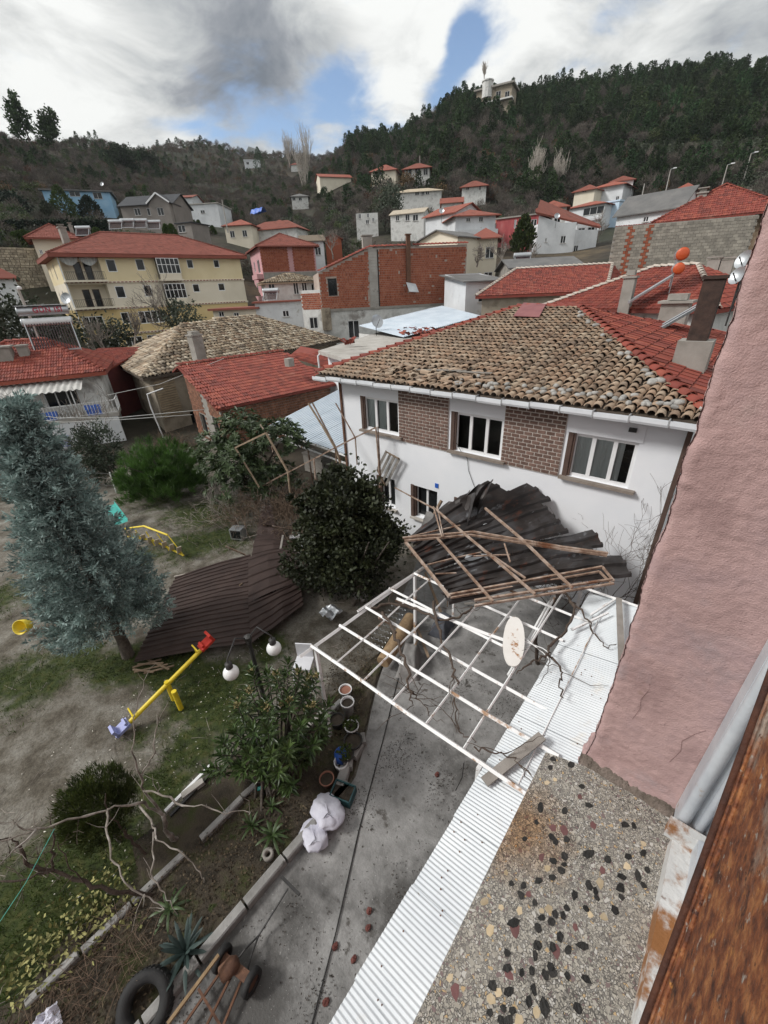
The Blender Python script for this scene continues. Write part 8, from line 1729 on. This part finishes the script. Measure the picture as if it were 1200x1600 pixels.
 # agave, small rosettes, strap leaved plants
 def rosette(name, lab, b, n, ln, wd, mm, el0=.2, el1=1.3, droop=.25):
  t = thing(name, lab, 'plant', b)
  for j in range(n):
   a = j * 2.4 + random.random() * .3; el = el0 + (el1 - el0) * j / n; l = ln * random.uniform(.8, 1.1); D = np.array([cos(a) * cos(el), sin(a) * cos(el), sin(el)]); X = np.array([-sin(a), cos(a), 0]); Nn = np.cross(X, D); P = []
   for s in np.linspace(0, 1, 7): w = wd * (.7 + 1.0 * s) * (1 - s) ** .6 + .002; c = np.array(b) + D * l * s - np.array([0, 0, droop * l * s * s]); P.append([c + X * w + Nn * w * .35, c, c - X * w + Nn * w * .35])
   g = MB(); g.grid(np.array(P)); g.build('leaf', mm, t, True)
 mag = mat('agave_leaf', [(.022, .042, .038), (.045, .072, .065)], 6, .6); mst = mat('strap_leaf', [(.03, .055, .015), (.06, .10, .03)], 6, .5)
 rosette('agave', 'blue green agave rosette beside the kerb and tyre', at(290, 1488, .1), 24, .5, .036, mag)
 rosette('strap_plant', 'green strap leaved plant above the kerb by the stump', at(425, 1305, .1), 14, .42, .028, mst, .1, 1.2, .5); rosette('strap_plant', 'smaller dark strap leaved plant left of the other', at(393, 1290, .08), 14, .3, .02, mst, .2, 1.3, .3); rosette('strap_plant', 'small strap leaved plant at the top of the bed', at(425, 1260, .08), 9, .25, .02, mst); rosette('strap_plant', 'drooping strap leaved plant below the fig tree', at(265, 1420, .08), 12, .4, .022, mst, .1, 1.2, .6)
near_plants()
def grass():
 n = 80000; x = rng.uniform(-22, -5.2, n); y = rng.uniform(-4, 9, n); w = grassw(x, y); pz = np.array([noise.noise((a * .9, b * .9, 0)) for a, b in zip(x, y)]); k = rng.random(n) < np.clip(w * 1.1 + pz * .35 - .28, 0, 1); x, y = x[k], y[k]; n = len(x); q = 3
 C = np.repeat(np.stack([x, y, np.zeros(n) - .01], 1), q, 0) + rng.normal(0, .03, (n * q, 3)) * [1, 1, 0]; mb = MB(); blades(mb, C, rng.normal(0, .5, (n * q, 3)) + [0, 0, 1], rng.uniform(.04, .12, n * q), .007, rng.random(n * q)); o = mb.build('grass', leafmat('grass_blade', [(.034, .060, .010), (.080, .115, .022)], .4, .2), None); o['kind'] = 'stuff'; o['label'] = 'short patchy green grass on the yard'; o['category'] = 'grass'
 # yellowing leaves of a low plant at the lower left, fallen leaves on the bed and the concrete
 def litter(name, lab, P, s, cols, m_name, tilt=.25):
  n = len(P); mb = MB(); blades(mb, P, rng.normal(0, 1, (n, 3)) * [1, 1, tilt], s * rng.uniform(.5, 1.4, n), s * .3, rng.random(n)); o = mb.build(name, mat(m_name, cols, 3, .9, rnd=.5), None); o['kind'] = 'stuff'; o['label'] = lab; o['category'] = 'leaves'
 n = 5200; yy = rng.uniform(-3.5, 6, n); xx = rng.uniform(-5.15, -3.85, n) - np.clip((yy - 2.8) * .55, 0, 2); litter('leaf_litter', 'brown leaf litter covering the planting bed', np.stack([xx, yy, .05 + .05 * rng.random(n)], 1), .05, [(.045, .032, .02), (.10, .075, .045)], 'dead_leaf')
 P = []
 while len(P) < 4200:
  a, b = rng.uniform(-3.6, -.2), rng.uniform(-2, 8); v = noise.noise((a * 1.3, b * .9, 5)) + .5 * noise.noise((a * 4, b * 4, 2))
  if rng.random() < max(0.02, v * 1.2): P.append((a, b, .024 + .006 * rng.random()))
 litter('yard_debris', 'dark scattered leaf crumbs on the concrete yard', np.array(P), .028, [(.022, .018, .014), (.055, .042, .032)], 'wet_crumbs', .15)
 n = 700; c = at(120, 1480); P = np.stack([rng.normal(-5.5, .28, n), rng.uniform(-2.2, -.55, n), .08 + .10 * rng.random(n)], 1); litter('yellow_leaf_plants', 'low plants with yellowing leaves by the edging stones', P, .075, [(.10, .11, .03), (.36, .34, .14)], 'yellowing_leaf', .6)
 n = 500; P = np.stack([rng.uniform(-9.5, -5.4, n), rng.uniform(-1.5, 4, n), .01 + .01 * rng.random(n)], 1); litter('pale_litter', 'pale scraps and petals scattered over the yard', P, .04, [(.45, .42, .36), (.60, .58, .52)], 'pale_scrap', .2)
 mb = MB()
 for i in range(420): c = np.array([random.uniform(-17, -5.4), random.uniform(-3, 8.5), .012]); a = random.random() * 6.28; l = random.uniform(.1, .5); d = np.array([cos(a), sin(a), .04]); mb.path([c, c + d * l * .5 + rng.normal(0, .02, 3) * [1, 1, .2], c + d * l], [.006, .005, .002], 3, False)
 o = mb.build('fallen_twigs', m_twig, None); o['kind'] = 'stuff'; o['label'] = 'fallen twigs scattered over the yard'; o['category'] = 'twigs'
 # dry stalks over the lower left edging
 mb = MB(); n = 520
 for i in range(n): c = np.array([random.uniform(-5.15, -4.3), random.uniform(-3.2, -.7), .05]); d = unit(np.array([random.gauss(0, 1), random.gauss(0, 1), abs(random.gauss(0, .35)) + .1])); l = random.uniform(.15, .5); mb.path([c, c + d * l * .5 + [0, 0, .03], c + d * l], [.004, .003, .0015], 3, False)
 o = mb.build('dry_stalks', mat('dry_stalk', [(.10, .065, .045), (.20, .14, .10)], 4, .95, rnd=.4), None); o['kind'] = 'stuff'; o['label'] = 'tangle of dry reddish stalks at the lower left'; o['category'] = 'stalks'
grass()
# ------------------------------------------------------------------ things in the yard
def kerbs():
 k = bpy.data.objects.new('kerb', None); COL.objects.link(k); struct(k); mk = mat('kerb_concrete', [(.22, .215, .205), (.36, .355, .345)], 3, .95, .5, 40, spots=[(4, .6, .7, (.12, .115, .105), 3)])
 def stone(c, l, w, h, a, tilt=0.0):
  g = MB(); b = .02; P = [(-w / 2, 0), (w / 2, 0), (w / 2, h - b), (w / 2 - b, h), (-w / 2 + b, h), (-w / 2, h - b)]
  R_ = rotz(a); A = [np.array(c) + R_ @ np.array([x, -l / 2, z]) for x, z in P]; g.prism(A, R_ @ np.array([0, l, tilt])); g.build('kerb_stone', mk, k)
 y = -3.4
 while y < 2.5: l = .74; stone((-3.70 + random.gauss(0, .008), y + l / 2, -.02), l, .15, .19, random.gauss(0, .012)); y += l + .035
 for x, y_, l, a in ((-3.86, 2.78, .36, .45), (-3.98, 3.06, .26, .7), (-4.02, 3.34, .30, .2), (-4.10, 3.58, .22, .9)): stone((x, y_, -.02), l, .18, .2, a)
 y = -3.0
 while y < 3.5: l = random.uniform(.6, .85); stone((-5.13 + random.gauss(0, .02), y + l / 2, -.05), l, .12, .16, random.gauss(0, .03), random.gauss(0, .02)); y += l + random.choice((.03, .05, .3))
kerbs()
def yard_objects():
 # see-saw
 a, b = at(316, 1014, .92), at(199, 1132, .16); m_ = (a + b) / 2; d = unit(b - a); t = thing('seesaw', 'yellow pole see-saw with red and faded blue seats', 'see-saw', (*m_[:2], 0))
 MB().path([a, b], .055, 12).build('pole', m_yellowp, t, True); w = np.array([-d[1], d[0], 0]); w /= np.linalg.norm(w)
 for c, mm, s in ((a, m_redp, -1), (b, m_lilac, 1)):
  g = MB(); R_ = np.stack([d, w, np.cross(d, w)], 1); g.box(c + d * s * .12 + [0, 0, .05], (.34, .26, .07), R_); g.box(c + d * s * .27 + [0, 0, .14], (.06, .26, .22), R_); g.box(c + d * s * .02 + [0, 0, .1], (.05, .2, .12), R_); g.build('seat', mm, t)
  g = MB(); q = c - d * s * .16; g.path([q - w * .16 + [0, 0, .2], q + w * .16 + [0, 0, .2]], .018, 6); g.path([q, q + [0, 0, .2]], .018, 6); g.build('handle', m_yellowp, t)
 q = at(268, 1078, .5)
 for s in (-.2, .2): MB().path([(q[0] + w[0] * s, q[1] + w[1] * s, 0), (q[0] + w[0] * s, q[1] + w[1] * s, .62)], .06, 10).build('pivot_post', m_yellowp, t, True)
 # fallen climbing stair and slide behind the cypress
 t = thing('climbing_stair', 'yellow playground stair lying on its side behind the cypress', 'play equipment', at(245, 865)); P0, P1 = at(200, 838, .25), at(287, 868, .15); Q0, Q1 = at(196, 826, .8), at(262, 836, .9)
 for u_, v_ in ((P0, P1), (Q0, Q1)): g = MB(); g.path([u_, (u_ + v_) / 2 + [0, 0, .25], v_], .035, 8); g.build('side_rail', m_yellowp, t, True)
 for i in range(8): s = (i + .5) / 8; g = MB(); c = P0 + (P1 - P0) * s + [0, 0, .06]; g.beam(c, c + unit(Q0 - P0) * .55, .16, .03); g.build('step', mat('pale_step', [(.42, .36, .28), (.52, .46, .38)], 5, .8), t)
 for i in range(5): s = i / 4; g = MB(); g.path([P0 + (P1 - P0) * s, Q0 + (Q1 - Q0) * s], .018, 6); g.build('baluster', m_yellowp, t)
 t = thing('play_slide', 'turquoise slide end peeking out behind the cypress', 'slide', at(185, 815)); q = [at(172, 795, .7), at(188, 816, .35)]; g = MB(); dd = unit(q[1] - q[0]); ww = unit(np.cross(dd, [0, 0, 1.0])); g.grid(np.array([[p + ww * s + [0, 0, z] for s, z in ((-.28, .15), (-.25, 0), (.25, 0), (.28, .15))] for p in (q[0] - dd * .2, (q[0] + q[1]) / 2, q[1], q[1] + dd * .1)])); g.build('chute', m_turq, t)
 g = MB(); q = at(38, 978, .25); g.lathe([(0, -.2), (.14, -.16), (.2, 0), (.22, .16), (.2, .16), (.17, 0), (0, -.14)], q, 14, (.5, -.6, .4)); tag(g.build('swing_seat', m_yellowp, None, True), 'yellow plastic swing seat at the left under the cypress', 'swing seat')
 # lamp post with globes
 b = np.array([-6.3, 2.75, 0]); t = thing('garden_lamp', 'black garden lamp post with white globes behind the loquat', 'lamp', b); g = MB(); g.path([b, b + [0, 0, 2.35]], .045, 8); g.lathe([(.07, 2.32), (.08, 2.4), (.0, 2.44)], b, 10); g.build('post', m_iron, t)
 for c in (at(361, 1051, 2.2), at(428, 1013, 2.2)):
  c = np.array(c); h = c + [0, 0, .2]; mid = (b + [0, 0, 2.2] + h) / 2; g = MB(); g.path([b + [0, 0, 1.9], b + (h - b) * .15 + [0, 0, 2.1 - .0], mid * [1, 1, 0] + [0, 0, 2.72], h * [1, 1, 0] + [0, 0, 2.55], h], .014, 6); g.lathe([(0, .06), (.07, .05), (.07, -.06)], h, 10); g.build('arm', m_iron, t, True)
  g = MB(); g.lathe([(.15 * sin(x), .15 * cos(x)) for x in np.linspace(.02, pi - .02, 12)], c, 18); g.build('globe', m_globe, t, True)
 # tipped plastic chair
 c = at(474, 1036, .75); t = thing('plastic_chair', 'tipped white plastic chair at the pergola corner', 'chair', (c[0], c[1], 0)); g = MB(); R_ = rotz(.6); g.box(c, (.42, .40, .03), R_); g.build('seat', m_chair, t); g = MB(); g.box(c + R_ @ np.array([0, .2, .22]), (.40, .03, .42), R_); g.build('backrest', m_chair, t)
 for x, y in ((-.19, -.18), (.19, -.18), (-.19, .18), (.19, .18)): g = MB(); g.beam(c + R_ @ np.array([x, y, 0]), c + R_ @ np.array([x * 1.2, y * 1.2, -.70]), .04); g.build('leg', m_chair, t)
 # pots along the bed edge
 for i, (x, y, r, h, mm, lab, pl_) in enumerate(((541, 1088, .15, .26, m_plastic, 'white pot with dark red contents, topmost of the pot row', 1), (545, 1115, .15, .42, m_plastic, 'tall white pot second in the row', 0), (528, 1135, .16, .26, m_blackpot, 'dark pot left in the pot row', 0), (551, 1147, .15, .30, m_plastic, 'white pot with green sprout in the row', 2), (553, 1168, .19, .26, m_blackpot, 'wide dark pot in the middle of the row', 0), (542, 1188, .16, .24, m_blackpot, 'dark lowest pot of the row beside the blue can', 2), (512, 1225, .14, .2, m_terracotta, 'small brown pot sunk in the bed', 0), (632, 1042, .16, .22, m_plastic, 'white bucket under the pergola edge', 0))):
  c = at(x, y, .02); t = thing('plant_pot', lab, 'pot', c, 'flower pots along the bed'); g = MB(); g.lathe([(0, 0), (r * .72, 0), (r * .95, h * .92), (r * 1.06, h * .92), (r * 1.06, h), (r * .92, h), (r * .9, h * .84)], c, 16); g.build('pot', mm, t, True); g = MB(); g.lathe([(0, h * .84), (r * .9, h * .83)], c, 12); g.build('soil', m_terracotta if pl_ == 1 else m_soil, t)
  if pl_ == 2: g = MB(); cloud(g, c + [0, 0, h + .1], (.12, .12, .12), 10, 12, .1, .02, .2, .3); g.build('sprout', MATS['grass_blade'], t)
 c = at(533, 1180, .16); t = thing('blue_canister', 'blue plastic canister beside the broken kerb', 'canister', c); g = MB(); g.lathe([(0, -.16), (.13, -.16), (.14, -.12), (.14, .06), (.11, .12), (.04, .14), (.04, .18), (0, .18)], c, 12); g.build('body', m_bluep, t, True); g = MB(); g.path([c + [-.08, 0, .11], c + [-.05, 0, .2], c + [.06, 0, .2], c + [.08, 0, .11]], .016, 6); g.build('handle', m_bluep, t)
 c = at(534, 1197, .05); g = MB(); g.lathe([(0, 0), (.13, 0), (.15, .17), (.13, .17), (.12, .03)], c, 14); tag(g.build('tub', m_plastic, None, True), 'small white tub below the blue canister', 'tub')
 c = at(537, 1245, .0); t = thing('planter_box', 'dark teal planter box on the concrete beside the sacks', 'planter', c); R_ = rotz(.35)
 for x, y, sx, sy in ((-.2, 0, .02, .3), (.2, 0, .02, .3), (0, -.15, .42, .02), (0, .15, .42, .02)): g = MB(); g.box(c + R_ @ np.array([x, y, .11]), (sx, sy, .22), R_); g.build('side', m_teal, t)
 g = MB(); g.box(c + [0, 0, .09], (.38, .28, .16), R_); g.build('soil', m_soil, t)
 # woven sacks
 for i, (x, y, r, h, lab) in enumerate(((513, 1272, .27, .40, 'full round white woven sack by the kerb'), (492, 1306, .22, .30, 'slumped white woven sack leaning lower by the kerb'))):
  c = at(x, y, .0) + [0, 0, 0]; g = MB(); P = []
  for v in np.linspace(0, 1, 16):
   row = []
   for a in np.linspace(0, 2 * pi, 29):
    rr = r * (np.interp(v, [0, .06, .3, .6, .82, .92, 1], [.3, .88, 1.08, 1.02, .70, .34, .05])) * (1 + .22 * noise.noise((cos(a) * 2, sin(a) * 2, v * 4 + i)) + .12 * noise.noise((cos(a) * 4, sin(a) * 4, v * 6 + i)) + .07 * sin(a * 7 + v * 5) * v)
    row.append(c + np.array([cos(a) * rr * 1.15 + .16 * v * v, sin(a) * rr * .9 - .14 * v * v + .05 * sin(v * 9 + a * 2) * v, h * v * (1 - .1 * i)]))
   P.append(row)
  g.grid(np.array(P)); tag(g.build('woven_sack', m_sack, None, True), lab, 'sack')
 # tyre on its side against the bed
 c = at(228, 1568, .14); ax = unit(np.array([.35, -.35, 1.0])); t = thing('car_tyre', 'worn black car tyre lying at the end of the kerb', 'tyre', c); g = MB(); prof = [(.20, -.06), (.24, -.10), (.31, -.105), (.345, -.08), (.35, 0), (.345, .08), (.31, .105), (.24, .10), (.20, .06), (.19, 0), (.20, -.06)]; g.lathe(prof, c, 36, ax); g.build('carcass', m_tyre, t, True)
 for k in range(36):
  a = k * 2 * pi / 36; _, u_, v_ = orth(ax); q = c + (u_ * cos(a) + v_ * sin(a)) * .349; g = MB(); g.beam(q - ax * .07, q + ax * .07, .035, .012, up=u_ * cos(a) + v_ * sin(a)); g.build('tread', m_tyre, t)
 # hand cart: two wheels on an axle, motor lump, drawbar with T handle, long rails
 t = thing('hand_cart', 'rusty two wheeled hand cart frame with a long T handled drawbar', 'cart', at(372, 1515)); w0, w1 = at(347, 1497, .17), at(393, 1535, .17); ax = unit(w1 - w0)
 for c in (w0, w1): g = MB(); g.lathe([(.10, -.04), (.16, -.045), (.17, 0), (.16, .045), (.10, .04), (.10, -.04)], c, 22, ax); wh = g.build('wheel', m_tyre, t, True); g = MB(); g.lathe([(0, .02), (.10, .02), (.10, -.02), (0, -.02)], c, 12, ax); g.build('rim', m_rust, wh)
 g = MB(); g.beam(w0, w1, .06); g.beam(w0 + [0, 0, .06], w1 + [0, 0, .1], .12, .05); g.build('axle', m_rust, t); c = (w0 + w1) / 2; g = MB(); g.lathe([(0, -.12), (.10, -.12), (.11, .05), (.07, .12), (0, .12)], c + [-.05, -.05, .12], 10, (.3, 1, .2)); g.build('motor', m_rust, t, True)
 j = at(404, 1462, .12); h = at(450, 1388, .35)
 for s in (w0 * .65 + w1 * .35, w0 * .2 + w1 * .8): g = MB(); g.path([s, (s + j) / 2 + unit(np.cross(ax, [0, 0, 1.0])) * .0 + [0, 0, .05], j], .014, 6); g.build('fork', m_iron, t)
 g = MB(); g.path([j, (j + h) / 2, h], .014, 6); g.build('drawbar', m_iron, t); g = MB(); g.beam(at(440, 1370, .36), at(468, 1398, .36), .04); g.build('t_handle', m_iron, t)
 for x0, y0, x1, y1 in ((352, 1508, 285, 1605), (365, 1518, 318, 1612), (378, 1530, 345, 1612), (310, 1545, 350, 1612)): g = MB(); g.beam(at(x0, y0, .14), at(x1, y1, .12), .03); g.build('rail', m_rust, t)
 g = MB(); g.beam(at(262, 1600, .5), at(342, 1492, .5), .04); tag(g.build('pole', m_rusticlog), 'long brown stick lying along the kerb end', 'stick')
 # broken brick pieces
 for i, ((x, y), lab) in enumerate(zip(((683, 1210), (577, 1423), (575, 1450), (523, 1479), (553, 1499), (509, 1566)), ('red brick lump under the pergola edge', 'red brick lump nearest the awning edge', 'brown brick lump second below the awning notch', 'small flat brick chip in the middle of the concrete', 'red brick lump right of the small chip', 'lowest red brick lump on the concrete'))):
  c = at(x, y, .03); g = MB(); P = [[c + np.array([sin(v) * cos(a) * .042, sin(v) * sin(a) * .056, cos(v) * .028]) * 1 + rng.normal(0, .006, 3) for a in np.linspace(0, 2 * pi, 8)[:-1]] for v in np.linspace(.05, pi - .05, 5)]; P = np.array(P); g.grid(np.concatenate([P, P[:, :1]], 1)); tag(g.build('brick_fragment', mat('broken_brick', [(.10, .035, .028), (.17, .06, .05)], 20, .95, .5, 80)), lab, 'brick')
 c = at(420, 1338, .06); g = MB(); g.lathe([(.05, 0), (.09, 0), (.095, .10), (.05, .10), (.045, .02)], c, 14); tag(g.build('stone_ring', m_cement, None, True), 'small grey hollow stone ring beside the strap plant', 'ring')
 g = MB(); g.lathe([(0, -.1), (.035, -.1), (.035, .04), (.014, .08), (.014, .11), (0, .11)], at(406, 1232, .08), 10, (.6, .5, .3)); tag(g.build('bottle', m_turq, None, True), 'turquoise bottle lying in the bed', 'bottle')
 # old television set in the grass
 c = at(372, 832, .28); R_ = rotz(.5); t = thing('television', 'discarded grey tube television in the grass by the brushwood', 'television', c - [0, 0, .28]); g = MB(); g.box(c, (.5, .4, .44), R_); g.build('case', m_alu, t); g = MB(); g.box(c + R_ @ np.array([.02, -.205, .02]), (.42, .02, .34), R_); g.build('screen', m_glass, t); g = MB(); g.box(c + R_ @ np.array([0, .28, -.02]), (.34, .22, .3), R_); g.build('back', m_iron, t)
 # log, covered bench and wire grille under the pergola
 a, b = at(598, 1035, .35), at(642, 965, .45); g = MB(); g.path([a, (a + b) / 2 + [.03, 0, .02], b], [.17, .19, .18], 14); tag(g.build('log', m_rusticlog, None, True), 'thick brown log lying under the pergola', 'log')
 for x, y, w, l, lab, r in ((640, 1040, .5, .9, 'grey cloth covered bench beside the log', .5), (690, 985, .45, .7, 'dark bluish cloth heap under the pergola middle', .2)):
  c = at(x, y, .0); R_ = rotz(r); g = MB(); P = [[c + R_ @ np.array([w * (s - .5) * (1.25 - .25 * min(1, 4 * min(q, 1 - q))), l * (q - .5), .42 * min(1, 6 * min(s, 1 - s)) * min(1, 8 * min(q, 1 - q)) + .05 * noise.noise((s * 5, q * 5, x)) + .02]) for s in np.linspace(0, 1, 14)] for q in np.linspace(0, 1, 18)]; g.grid(np.array(P)); tag(g.build('covered_bench', m_tarp if x == 640 else mat('slate_cloth', [(.05, .055, .07), (.12, .13, .15)], 4, .9, .3, 20), None, True), lab, 'cloth')
 t = thing('spring_grille', 'zigzag wire spring frame hanging over the log', 'spring frame', at(600, 1000, .9))
 for i in range(9): p, q = at(576 + i * 4.5, 1003 - i * 7.2, 1.0), at(598 + i * 4.5, 1012 - i * 7.2, .95); s = np.linspace(0, 1, 12); w = unit(np.cross(q - p, [0, 0, 1.0])); g = MB(); g.path([p + (q - p) * k + w * .035 * sin(k * 25) for k in s], .006, 4); g.build('spring', m_alu, t)
 for i, (x, y, w, z, lab) in enumerate(((466, 818, .5, .9, 'upper'), (466, 838, .5, .6, 'middle'), (468, 852, .5, .35, 'lower'))): c = at(x, y, z); g = MB(); g.box(c, (.62, .22, .04), rotz(.8)); g.box(c + [0, 0, -.08], (.5, .05, .12), rotz(.8)); tag(g.build('shelf_board', m_chair if i else m_iron), lab + ' board of the broken shelf by the dark bush', 'board')
 # rails of timber lying at the bed head, white rag at the corner, sheet metal by the bush
 for i, (x0, y0, x1, y1, w, mm, lab) in enumerate(((258, 1268, 330, 1195, .06, m_frame, 'white rail lying behind the edging stones'), (266, 1275, 338, 1200, .05, m_iron, 'dark rail lying beside the white rail'), (285, 1245, 318, 1220, .12, m_concrete, 'short concrete post lying by the rails'), (455, 1160, 515, 1103, .11, m_concrete, 'concrete edging bar under the loquat leaves'))): g = MB(); g.beam(at(x0, y0, .08), at(x1, y1, .09 + .02 * i), w, w * .8); tag(g.build('rail', mm), lab, 'rail')
 for (c, w, mm, lab) in ((at(72, 1600, .12), .3, m_sack, 'crumpled white rag in the lower left corner'), (at(517, 955, .3), .5, m_alu, 'crumpled grey metal scrap before the dark bush'), (at(565, 930, .5), .4, m_tarp, 'grey cloth caught at the bush foot')): g = MB(); g.grid(np.array([[c + np.array([w * (a - .5), w * (b - .5), .14 * noise.noise((a * 4, b * 4, w))]) for a in np.linspace(0, 1, 10)] for b in np.linspace(0, 1, 10)])); tag(g.build('scrap', mm), lab, 'scrap')
 for (pts, r, mm, lab) in (([at(622, 1060, .03), at(600, 1150, .03), at(560, 1300, .03), at(524, 1460, .03), at(484, 1612, .03)], .010, m_wire, 'black cable lying across the concrete yard'), ([at(725, 1192, 2.6), at(722, 1215, 1.2), at(712, 1235, .1)], .008, m_wire, 'black cable hanging from the pergola'), ([at(85, 1295, 2.2), at(40, 1380, 2.0), at(-20, 1470, 1.8)], .004, m_greenwire, 'green twine tied to the bare branch'), ([ad(-5, 640, 26), ad(90, 653, 25), ad(180, 653, 25), ad(320, 640, 27)], .018, m_palewire, 'upper pale line strung before the balcony house'), ([ad(-5, 650, 26), ad(100, 660, 25), ad(200, 655, 25), ad(300, 648, 27)], .018, m_palewire, 'lower pale line strung before the balcony house'), ([ad(165, 618, 28), ad(250, 600, 29), ad(350, 560, 31)], .014, m_palewire, 'pale cable rising to the brick shed roof'), ([ad(0, 480, 60), ad(45, 470, 50)], .03, m_palewire, 'wire at the left street lamp')):
  g = MB(); g.path(pts, r, 5); tag(g.build('cable', mm, None, True), lab, 'cable')
 # wire fence at the far end of the yard
 t = thing('wire_fence', 'sagging wire fence with white posts at the far yard end', 'fence', at(200, 760)); ps = [at(x, y) for x, y in ((60, 775), (95, 770), (130, 766), (182, 770), (225, 765), (262, 755))]
 for p in ps: g = MB(); g.tube(p, p + [random.gauss(0, .1), random.gauss(0, .1), 1.1], .03); g.build('post', m_pergbar, t)
 for h in (.4, .8, 1.05): g = MB(); g.path([p + [0, 0, h] for p in ps], .008, 4); g.build('wire', m_iron, t)
 # aerial masts on the left roofs and a rooftop dish
 q = ad(105, 467, 62); s = thing('satellite_dish', 'satellite dish on the yellow block balcony', 'satellite dish', q - [0, 0, 1]); dish(s, q, (.6, -.8, .4), .6)
yard_objects()

for x, y, lab in ((184, 352, 'leftmost of the heater row before the grey gabled house'), (202, 350, 'second heater from left before the grey gabled house'), (222, 350, 'third heater from left before the grey gabled house'), (243, 352, 'rightmost of the heater row before the grey gabled house'), (133, 362, 'solar heater on the pale house above the stone wall'), (425, 462, 'solar heater beside the old arched house'), (815, 408, 'solar heater left of the block wall on a dark roof')):
 d = 84 if y < 400 else 58; solar('solar_water_heater', lab, ad(x, y + 8, d), .9 if x < 400 else .6, 1.7, h=1.1)
for x, y, d, lab in ((160, 288, 128, 'satellite dish on the blue house roof corner'), (690, 330, 82, 'satellite dish on the white villa wall'), (870, 338, 84, 'satellite dish on the red gable roof')):
 q = ad(x, y, d); t = thing('satellite_dish', lab, 'satellite dish', q - [0, 0, 1]); dish(t, q, (.5, -.8, .4), .42)
def haze():
 m = bpy.data.materials.new('haze_air'); m.use_nodes = True; nt = m.node_tree; nt.nodes.remove(nt.nodes['Principled BSDF']); v = nt.nodes.new('ShaderNodeVolumePrincipled'); v.inputs['Density'].default_value = .00011; v.inputs['Color'].default_value = (.86, .91, .97, 1); nt.links.new(v.outputs[0], nt.nodes['Material Output'].inputs['Volume'])
 g = MB(); g.box((0, 0, 205), (6300, 6300, 430)); o = g.build('haze', m); o['kind'] = 'stuff'; o['label'] = 'thin pale haze in the air'; o['category'] = 'haze'
haze()
